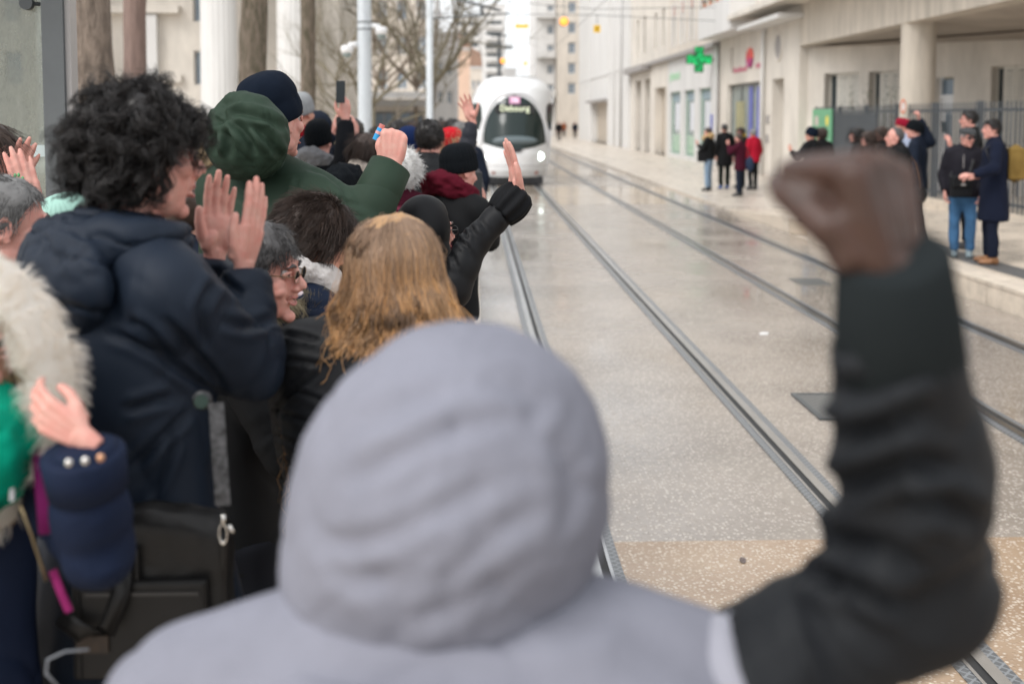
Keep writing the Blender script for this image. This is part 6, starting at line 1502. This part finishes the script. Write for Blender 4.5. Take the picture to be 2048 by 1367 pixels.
ct_ = np.repeat(np.array([J['WR'] - cv * (.105 - .115 * s) for s in K6]), nq, 0); th_ = np.tile(np.arange(nq) * 2 * math.pi / nq, 12)
sculpt(J['jacket'], [[(992, 402), (1008, 424), (1017, 447)], [(906, 472), (935, 493), (944, 518)], [(935, 447), (950, 470), (949, 490)], [(917, 458), (930, 466), (940, 480)], [(960, 440), (975, 462)], [(895, 500), (910, 520), (915, 545)]], 4, .009, .6)
V = ct_ + (V - ct_) * (1 + .09 * np.sign(np.sin(th_ * 9)) * np.abs(np.sin(th_ * 9)) ** .4)[:, None]
obj('cuff', (V, Fc_), fabric('black_cuff', (.017, .018, .021), .6, bs=200), parent=J['root'], smooth=True)
spectacles(J, M['black'])
# ---- 11: beanie, burgundy scarf
M_BURG = fabric('burgundy_scarf', (.17, .012, .030), .9, .4, bs=160)
M_BLKK = fabric('black_knit', (.010, .013, .017), .95, .3, bs=200, bump=.5, bd=.003)
q = at(966, 415, 6.45)
J = person('person in a black beanie and burgundy scarf filming with a phone', at(927, 302, 6.2), 30, head=52, pitch=12, lean=(0, 4), skin_m=S_RED, jm=M_BLACKF, bulk=1.15, group=GL, arms={'R': dict(w=q, e=at(978, 480, 6.35), fd=(.0, .1, 1), pn=(-.95, .2, 0), pose='hold')})
beanie(J, M_BLKK, .150, .055, 20, 56, name='beanie'); ring_scarf(J, M_BURG, .055, .098, 14, loops=2, zoff=.02)
pp = [J['ax'](.79) + J['r'] * s * .17 - J['f'] * .115 for s in (-1, -.4, .3)] + [J['ax'](.62) + J['r'] * .19 - J['f'] * .10]
obj('piping', [tube(pp, .006, 6)], mat('red_piping', (.45, .02, .03), .5), parent=J['root'], smooth=True)
phone('black phone held upright by the person in the burgundy scarf', at(951, 372, 6.4), (1, .15, 0), (0, 0, 1), .075, .155)
# ---- 12: raised arm in grey puffer
M_GPUF = fabric('slate_puffer', (.045, .050, .068), .40, .1, bs=200, spec=.5)
q = at(944, 240, 7.9)
J = person('person waving an open hand in a slate grey quilted sleeve', at(874, 318, 8.0), 10, head=20, jm=M_GPUF, puff=.075, bulk=1.15, group=GL, skin_m=S_RED, arms={'R': dict(w=q, e=at(930, 318, 7.9), fd=(-.34, 0, .94), pn=(-.25, -.96, 0), pose='open', sc=1.05)})
add_hair(J, M_BROWNH, .015)
# ---- 13: red hat
M_RED = fabric('red_knit', (.52, .012, .022), .95, .4, bs=150, bump=.5, bd=.003)
J = person('woman with a bright red knitted hat over blond hair', at(903, 266, 9.0), 15, jm=fabric('grey_check', (.16, .16, .17), .8, var=.5, vs=60), group=GL)
beanie(J, M_RED, .150, .045, 16, 40, k=1.10, lump=.004)
add_hair(J, M_BLOND, .022, n=700, ln=.14, rad=.002, seed=3, stand=.1)
# ---- 14: short dark hair, black leather collar
J = person('man with cropped dark hair and a black padded jacket in the middle of the crowd', at(860, 243, 7.5), 12, jm=M_PUFF, puff=.07, bulk=1.12, group=GL, skin_m=S_RED)
add_hair(J, M_BLACKH, .010, n=2600, ln=.018, rad=.0012, seed=8, stand=.6, hz=[-.065, -.06, -.03, .0, .03, .06, .075])
# ---- 15: white fluffy hat
J = person('woman in a white fluffy hat and burgundy fur collar', at(803, 303, 6.0), 20, jm=fabric('burgundy_coat', (.075, .008, .022), .9, .4, bs=90, bump=.8, bd=.01), bulk=1.15, group=GL)
rs = np.random.RandomState(14); p, nn = scalp(4200, rs, rad=A(.094, .114, .108), hair_z=[-.085, -.08, -.06, -.03, .0, .03, .045]); K = 5; t = np.linspace(0, 1, K)[None, :, None]
P_ = p[:, None] + (nn[:, None] * .6 + rs.randn(len(p), 1, 3) * .45 + A(0, 0, -.5)) * .028 * t
SV, SQ = strand_mesh(P_, .0016 * (1 - .6 * t[..., 0]) * np.ones((len(p), 1))); V, Fc_ = haircap(.020, lump=.006, seed=6, hz=[-.09, -.085, -.06, -.03, 0, .03, .045])
obj('fur_hat', [(J['hp'](V), Fc_), (J['hp'](SV), SQ)], M_WHITEH, parent=J['root'], smooth=True)
pts = [J['N'] + J['r'] * math.sin(t_) * .17 - J['f'] * math.cos(t_) * .12 - A(0, 0, .03) for t_ in np.linspace(-2.6, 2.6, 20)]
fur_ring(J, hairmat('burgundy_fur', (.06, .004, .016), (.16, .012, .04), .7), pts, .035, 2600, .04, rad=.0016)
# ---- 16: dark cable knit hat
J = person('person in a big black cable-knit hat right behind the green sleeve', at(693, 350, 5.3), 25, jm=M_BLACKF, group=GL)
beanie(J, M_BLKK, .160, .050, 18, 22, .006, .05, name='knit_hat', lump=.010, k=1.06)
# ---- 17: brown hair
J = person('woman with chin-length brown hair and a tan collar', at(736, 274, 7.5), 18, jm=fabric('tan_coat', (.26, .16, .075), .9), group=GL)
add_hair(J, M_BROWNH, .024, n=1800, ln=.10, rad=.0016, seed=17, stand=.12)
ring_scarf(J, fabric('cream_scarf', (.55, .48, .42), .9), .045)
# ---- 18: black beanie, phone held high
q = at(691, 236, 7.8)
J = person('person in a black beanie and grey scarf holding a phone high', at(638, 250, 8.0), 14, jm=fabric('black_wool', (.015, .017, .022), .9, .2), bulk=1.18, group=GL, skin_m=S_RED, arms={'R': dict(w=q, e=at(690, 318, 7.75), fd=(-.02, .0, 1), pn=(-.5, .85, 0), pose='hold', sc=1.05)})
beanie(J, M_BLKK, .150, .055, 18, 50); ring_scarf(J, fabric('grey_scarf', (.22, .22, .23), .95), .05, .1)
phone('black phone held upright high above the crowd', at(681, 184, 7.75), (1, .1, 0), (.03, 0, 1), .062, .150)
# ---- 19: navy hood up
J = person('person with a navy hood up just behind the black beanie', at(636, 228, 9.2), 10, jm=M_NAVY, group=GL); hood_up(J, M_NAVY, .12, .13, .14)
# ---- 20: dark hair, both hands round a camera
J = person('person in a navy jacket holding a camera with both hands', at(706, 240, 9.3), 8, jm=M_NAVY, bulk=1.1, group=GL, skin_m=S_RED, arms={'L': dict(w=at(667, 262, 9.0), fd=(.1, .3, .95), pn=(.9, .3, 0), pose='hold'), 'R': dict(w=at(713, 268, 9.0), fd=(-.1, .3, .95), pn=(-.9, .3, 0), pose='hold')})
add_hair(J, M_BLACKH, .014)
cq = at(688, 243, 8.95); ce = empty('camera', tuple(cq), 'small black camera held level in two hands above the crowd', 'camera')
obj('camera_body', [box(cq[0] - .06, cq[0] + .06, cq[1] - .015, cq[1] + .015, cq[2] - .035, cq[2] + .035), box(cq[0] - .02, cq[0] + .02, cq[1] - .014, cq[1] + .012, cq[2] + .0352, cq[2] + .05)], M['black'], parent=ce)
obj('camera_lens', [lathe([(.03, 0), (.028, .05)], 14, cq + A(0, .015, 0), np.array([(1, 0, 0), (0, 0, 1), (0, 1, 0)]))], M['dark_metal'], parent=ce)
# ---- others farther up the platform
J = person('tall person in a grey-white bobble hat and red scarf behind the navy beanie', at(603, 194, 8.8), 30, jm=M_NAVY, group=GL); beanie(J, fabric('grey_knit', (.32, .33, .34), .95, .3), .14, .05, 18, 40); ring_scarf(J, fabric('red_scarf', (.33, .012, .022), .9), .05)
J = person('person with sandy curly hair between the curly man and the green parka', at(402, 288, 4.8), 25, jm=M_NAVY, group=GL); add_hair(J, M_BLOND, .026, n=1800, ln=.05, rad=.0013, seed=22, stand=.7, lump=.012)
J = person('person in a navy jacket tucked behind the green parka', at(384, 372, 4.4), 30, jm=M_NAVY, group=GL); add_hair(J, M_BROWNH, .016)
far_crowd = [(818, 262, 8.8, 'person in a bright navy cap beside the cropped dark hair', 'navycap', None), (797, 243, 13, 'person with black hair far back, near the second pole', M_BLACKH, M_BLACKF), (823, 246, 14.5, 'person with dark brown hair far back beside the black-haired one', M_BROWNH, M_BLACKF),
             (906, 240, 15, 'person with black hair far back above the red hat', M_BLACKH, fabric('white_coat', (.6, .6, .6), .8)), (921, 246, 13, 'person with greyish hair far back left of the tram', M_GREYH, M_NAVY), (765, 252, 12, 'person with brown hair far back behind the lighter hand', M_BROWNH, M_NAVY),
             (846, 250, 17, 'person in the farthest row left of the second pole', M_BLACKH, M_DARKT), (884, 243, 18, 'person in the farthest row right of the second pole', M_BROWNH, M_NAVY), (640, 262, 11.5, 'person hidden behind the black beanie far back', M_BROWNH, M_BLACKF), (752, 258, 16, 'small dark-haired person in the farthest row', M_BLACKH, M_BLACKF)]
for px_, py_, yy, lb, hm, jm_ in far_crowd:
    J = person(lb, at(px_, py_, yy), random.uniform(0, 25), jm=jm_ or M_NAVY, group=GL)
    if hm == 'navycap': beanie(J, fabric('bright_navy', (.015, .035, .13), .9, .2), .145, .05, 18, 30)
    else: add_hair(J, hm, .018, n=500, ln=.05, rad=.002, seed=int(px_))
# the crowd goes on behind the first rows: people whose heads show in the gaps low down
for px_, py_, yy, lb, hm, jm_ in ((480, 470, 3.35, 'dark-haired person hidden low behind the clapping hands', M_BLACKH, M_BLACKF), (745, 400, 4.6, 'person in a dark coat hidden behind the ginger-haired woman', M_BROWNH, M_BLACKF), (600, 340, 5.4, 'person hidden behind the green parka', M_BROWNH, M_NAVY)):
    J = person(lb, at(px_, py_, yy), 20, jm=jm_, group=GL); add_hair(J, hm, .016)

# ================================================================== people across the tracks
def on_platform(px, py_feet, x=None):
    """distance of feet on the right platform"""
    return (CAMZ - H1) * F / (py_feet - 235)
# cap man
yA = 14.9; M_JNB = fabric('bright_jeans', (.055, .135, .26), .85, bs=200, var=.25, vs=6)
J = person('man in a grey flat cap and sunglasses, dark jacket and blue jeans', at(1937, 258, yA), 205, head=168, pitch=8, skin_m=S_RED, jm=fabric('aubergine_jacket', (.026, .024, .034), .6), trousers=M_JNB, shoes=mat('grey_trainer', (.20, .25, .27), .5), hem=.47, group=GR, face=True, bulk=1.1)
V, Q = skin([lathe([(1.0, 0), (1.12, .012), (1.14, .03), (1.0, .055), (.6, .075), (.01, .08)], 28, (0, -.005, .058), None, .088, .115), ball((0, .095, .058), (.062, .045, .010), None, 16, 8)], .006, 3)
obj('flat_cap', (J['hp'](V), Q), fabric('grey_tweed', (.12, .125, .13), .95, bs=120, var=.5, vs=90), parent=J['root'], smooth=True)
for s in (-1, 1): obj('sunglass_lens', [ball(J['hp']((s * .033, .094, .010)), (.026, .026, .020), None, 14, 8)], M['black'], parent=J['root'], smooth=True)
obj('sunglass_frame', [tube([J['hp'](v) for v in ((-.08, 0, .014), (-.06, .085, .016), (0, .112, .018), (.06, .085, .016), (.08, 0, .014))], .004, 6)], M['black'], parent=J['root'])
obj('zip', [tube([J['ax'](.80) + J['f'] * .120, J['ax'](.74) + J['f'] * .145, J['ax'](.70) + J['f'] * .147], .005, 6)], M['trim_grey'], parent=J['root'])
add_hair(J, M_GREYH, .006)
bgq = J['ax'](.565) + A(-.11, -.17, 0); b_ = empty('shoulder_bag', tuple(bgq - A(0, 0, .15)), 'black shoulder bag on the hip of the man in the flat cap', 'bag')
V, Q = skin([obox(bgq, (1, -.15, .1), (0, 0, 1), (.15, 1, 0), .135, .145, .05)], .012, 4); obj('bag_body', (V, Q), M_BLACKN, parent=b_, smooth=True)
V, Q = skin([obox(bgq + A(0, -.05, .06), (1, -.15, .1), (0, 0, 1), (.15, 1, 0), .13, .075, .02)], .010, 3); obj('flap', (V, Q), M_BLACKN, parent=b_, smooth=True)
obj('tag', [obox(bgq + A(0, -.085, .02), (1, -.15, 0), (0, 0, 1), (.15, 1, 0), .03, .012, .004)], M['trim_grey'], parent=b_)
obj('strap', [tube([bgq + A(.10, -.02, .13), J['ax'](.74) + A(.05, -.17, 0), J['ax'](.86) + A(.11, -.03, 0), J['ax'](.8) + A(.02, .16, 0), bgq + A(-.10, .1, .12)], [(.016, .004)] * 5, 8, up=(1, 0, 0))], M['black'], parent=b_)
# navy coat man
yB = 14.3
J = person('dark-haired man in a long navy wool coat with a tan backpack and brown shoes', at(1984, 240, yB), 285, head=270, skin_m=S_RED, jm=M_NAVYW, trousers=fabric('navy_trousers', (.016, .022, .045), .8), shoes=mat('tan_shoe', (.22, .10, .04), .45, .2, 10), hem=.30, group=GR, face=True, bulk=1.12, stance=.22,
           arms={'L': dict(w=at(1945, 350, yB - .28), fd=(-.9, -.2, .1), pn=(0, .3, -1), pose='relaxed'), 'R': dict(w=at(1952, 355, yB + .1), fd=(-.9, .2, .1), pn=(0, 0, -1), pose='relaxed')})
add_hair(J, M_BLACKH, .009, n=1200, ln=.026, rad=.002, seed=31, stand=.5, hz=[-.085, -.08, -.03, .0, .045, .08, .09])
bk_ = J['ax'](.70) - J['f'] * .26; b_ = empty('backpack', tuple(bk_ - A(0, 0, .25)), 'tan hiking backpack with black straps on the man in the navy coat', 'backpack')
V, Q = skin([ball(bk_, (.15, .11, .25), np.array([J['r'], J['f'], J['u']]), 18, 14), obox(bk_, J['r'], J['u'], J['f'], .12, .20, .10)], .014, 4)
obj('pack', (V, Q), fabric('tan_canvas', (.21, .135, .04), .85, bs=150), parent=b_, smooth=True)
obj('pocket', [skin([obox(bk_ - J['f'] * .09 - A(0, 0, .1), J['r'], J['u'], J['f'], .1, .09, .05)], .012, 3)], fabric('brown_canvas', (.13, .05, .025), .85), parent=b_, smooth=True)
for s in (-1, 1):
    obj('strap', [tube([bk_ + J['r'] * s * .09 + J['f'] * .1 - A(0, 0, .2), J['ax'](.66) + J['r'] * s * .20 + J['f'] * .05, J['ax'](.80) + J['r'] * s * .13 + J['f'] * .12, J['ax'](.865) + J['r'] * s * .12, bk_ + J['r'] * s * .08 + J['f'] * .09 + A(0, 0, .22)], [(.025, .006)] * 5, 8, up=tuple(J['r']))], M['black'], parent=b_, smooth=True)
    obj('strap_end', [tube([bk_ + J['r'] * s * .1 - A(0, 0, .2), bk_ + J['r'] * s * .1 - A(0, 0, .42)], .008, 6)], M['black'], parent=b_)
# man filming
yC = 16.0; q = at(1901, 292, yC - .3)
J = person('dark-haired man in glasses holding a phone up behind the man in the cap', at(1938, 222, yC), 285, head=285, skin_m=S_RED, jm=M_BLACKF, group=GR, face=True, arms={'L': dict(w=q, fd=(-.25, 0, .95), pn=(-.4, .8, 0), pose='hold'), 'R': None})
add_hair(J, M_BLACKH, .009, n=1200, ln=.026, rad=.002, seed=33, stand=.4, hz=[-.085, -.08, -.03, .0, .045, .08, .09]); spectacles(J, M['black'])
phone('black phone held up by the dark-haired man behind the fence gate', at(1888, 254, yC - .32), (1, 0, 0), (-.1, 0, 1), .075, .155)
# bald man
yD = 15.5
J = person('balding man in a wide black jacket walking by the fence', at(1790, 256, yD), 272, head=278, skin_m=S_RED, jm=M_BLACKF, group=GR, face=True, bulk=1.28, hs=1.12, hem=.44, trousers=M_DARKT)
add_hair(J, M_PEPPER, .006, hz=[-.075, -.07, -.02, .02, .09, .14, .16], hy=[-.11, -.05, -.02, .0, .02, .04, .1])
sq = [J['ax'](.83) + A(.06, -.1, .02), J['ax'](.72) + A(.20, -.14, 0), J['ax'](.58) + A(.26, -.14, 0), J['ax'](.52) + A(.27, -.12, 0)]
bb = empty('shoulder_bag', tuple(J['ax'](.5) + A(.28, -.1, -.1)), 'brown strapped bag on the shoulder of the balding man', 'bag'); obj('strap', [tube(sq, [(.02, .006)] * 4, 8, up=(0, 1, 0))], mat('brown_strap', (.16, .07, .025), .6), parent=bb, smooth=True)
V, Q = skin([ball(J['ax'](.47) + A(.28, -.08, 0), (.12, .06, .13))], .014, 2); obj('bag_body', (V, Q), M_BLACKN, parent=bb, smooth=True)
# black beanie, raised arm
yE = 16.4
J = person('person in a black knitted hat raising one arm beside the balding man', at(1828, 245, yE), 300, skin_m=S_RED, jm=M_NAVY, group=GR, bulk=1.12, arms={'R': dict(w=at(1838, 236, yE), e=at(1862, 285, yE), fd=(-.2, 0, .98), pn=(-1, 0, 0), pose='fist')}, trousers=M_DARKT, stance=.2, step=.15)
beanie(J, M_BLKK, .15, .05, 18, 40, k=1.1)
J = person('person in a dark red beret behind the balding man', at(1806, 238, 17.6), 280, jm=fabric('pale_blue_coat', (.35, .40, .52), .9), group=GR); beanie(J, fabric('beret_red', (.28, .010, .030), .95), .12, .02, 18, 0, slouch=.12, name='beret', k=1.15)
for px_, py_, yy, lb, hm in ((1712, 258, 19.5, 'person with straight black hair above the raised fist', M_BLACKH), (1735, 266, 18.6, 'person with long brown hair above the raised fist', M_BROWNH), (1762, 256, 19.0, 'person with long dark hair left of the balding man', M_BROWNH)):
    J = person(lb, at(px_, py_, yy), 290, jm=M_BLACKF, group=GR, skin_m=S_RED, head=275); add_hair(J, hm, .026, n=900, ln=.16, rad=.002, seed=px_, stand=.08)
J = person('person in a navy beanie, black coat and light jeans', at(1622, 258, 20.5), 325, jm=M_BLACKF, trousers=M_JEANL, group=GR, bulk=1.15, head=315, hem=.46, arms={'L': dict(dw=(.06, .16, -.06), fd=(-.3, .6, .6), pn=(1, 0, 0), pose='hold'), 'R': None}); beanie(J, M_NAVYK, .15, .05, 18, 30, k=1.08)
J = person('person with curly brown hair beside the navy beanie at the notice board', at(1642, 258, 21.3), 340, jm=M_BLACKF, group=GR); add_hair(J, M_BROWNH, .03, n=900, ln=.05, rad=.002, seed=41, stand=.7, lump=.014)
# group by the pharmacy
GZ = .05
def ft(py): return (CAMZ - GZ) * F / (py - 235)
yF = ft(382)
J = person('woman in a black coat with blond collar and light blue jeans', at(1416, 256, yF), 300, ground=GZ, jm=M_BLACKF, trousers=M_JEANL, group=GR, bulk=1.12, hem=.50, arms={'R': None, 'L': dict(dw=(-.02, .16, -.08), fd=(-.4, .5, .6), pn=(1, 0, 0), pose='hold')})
add_hair(J, M_BROWNH, .014); ring_scarf(J, fabric('blond_fur', (.50, .34, .17), .95, .3, bs=60, bump=.8, bd=.01), .07, .10)
V, Q = skin([obox(J['ax'](.56) + A(-.22, -.14, 0), (1, 0, 0), (0, 0, 1), (0, 1, 0), .14, .17, .07)], .02, 3); b_ = empty('handbag', tuple(J['ax'](.46) + A(-.22, -.14, 0)), 'black handbag at the side of the woman in light jeans', 'bag'); obj('bag_body', (V, Q), M_BLACKN, parent=b_, smooth=True)
obj('strap', [tube([J['ax'](.64) + A(-.2, -.14, 0), J['ax'](.83) + A(-.05, -.14, 0), J['ax'](.86) + A(.08, 0, .02)], .015, 6)], M['black'], parent=b_)
J = person('man in a long dark coat standing behind the woman in burgundy', at(1449, 249, ft(378)), 345, ground=GZ, jm=M_BLACKF, trousers=fabric('bottle_green', (.02, .028, .025), .8), shoes=mat('blue_shoe', (.03, .08, .26), .5), group=GR, bulk=1.1, hem=.36); add_hair(J, M_BLACKH, .014)
J = person('woman in a burgundy coat and dark jeans with a blue bag on her arm', at(1478, 268, ft(393)), 300, ground=GZ, jm=fabric('burgundy_jacket', (.105, .014, .035), .8, .2), trousers=fabric('indigo_jeans', (.035, .05, .085), .85), group=GR, bulk=1.2, hem=.42, arms={'L': dict(dw=(.02, .16, .02), fd=(-.4, .4, .8), pn=(.6, .3, 0), pose='grip'), 'R': None}, skin_m=S_RED); add_hair(J, M_BROWNH, .02)
q = J['ax'](.52) + A(.24, -.10, 0); b_ = empty('handbag', tuple(q - A(0, 0, .2)), 'slouchy blue bag on the arm of the woman in burgundy', 'bag'); V, Q = skin([ball(q, (.12, .09, .21))], .02, 2); obj('bag_body', (V, Q), fabric('bag_blue', (.055, .085, .16), .7), parent=b_, smooth=True)
obj('strap', [tube([q + A(0, 0, .19), J['ax'](.8) + A(.16, -.03, 0)], .014, 6)], M['black'], parent=b_)
J = person('person in a bright red jacket and black trousers with grey hair', at(1506, 259, ft(380)), 330, ground=GZ, jm=fabric('red_jacket', (.46, .012, .035), .7, .1), trousers=M_BLACKF, group=GR, bulk=1.1, hem=.46); add_hair(J, M_GREYH, .02)
J = person('woman with a yellow scarf facing the tracks between the dark coat and the red jacket', at(1481, 256, ft(376)), 235, ground=GZ, jm=M_BLACKF, group=GR, skin_m=S_RED, face=True); add_hair(J, M_BLACKH, .02, n=500, ln=.14, rad=.002, stand=.1); ring_scarf(J, fabric('yellow_scarf', (.58, .36, .03), .9), .05)
for px_, pf, hh, lb, jm_ in ((1118, 281, 1.75, 'small dark figure beside the tram far up the street', M_BLACKF), (1150, 277, 1.7, 'dark figure by the corner of the white building', M_NAVY), (1128, 274, 1.7, 'figure in a rust coat beyond the tram', fabric('rust_coat', (.28, .10, .05), .9)), (1136, 272, 1.72, 'figure in black beyond the tram', M_BLACKF)):
    yy = 2.1 * F / (pf - 235); q = at(px_, pf, yy)
    J = person(lb, (q[0], yy, GZ + hh), 180, ground=GZ, jm=jm_, d=26, group=GR); add_hair(J, M_BLACKH, .014)
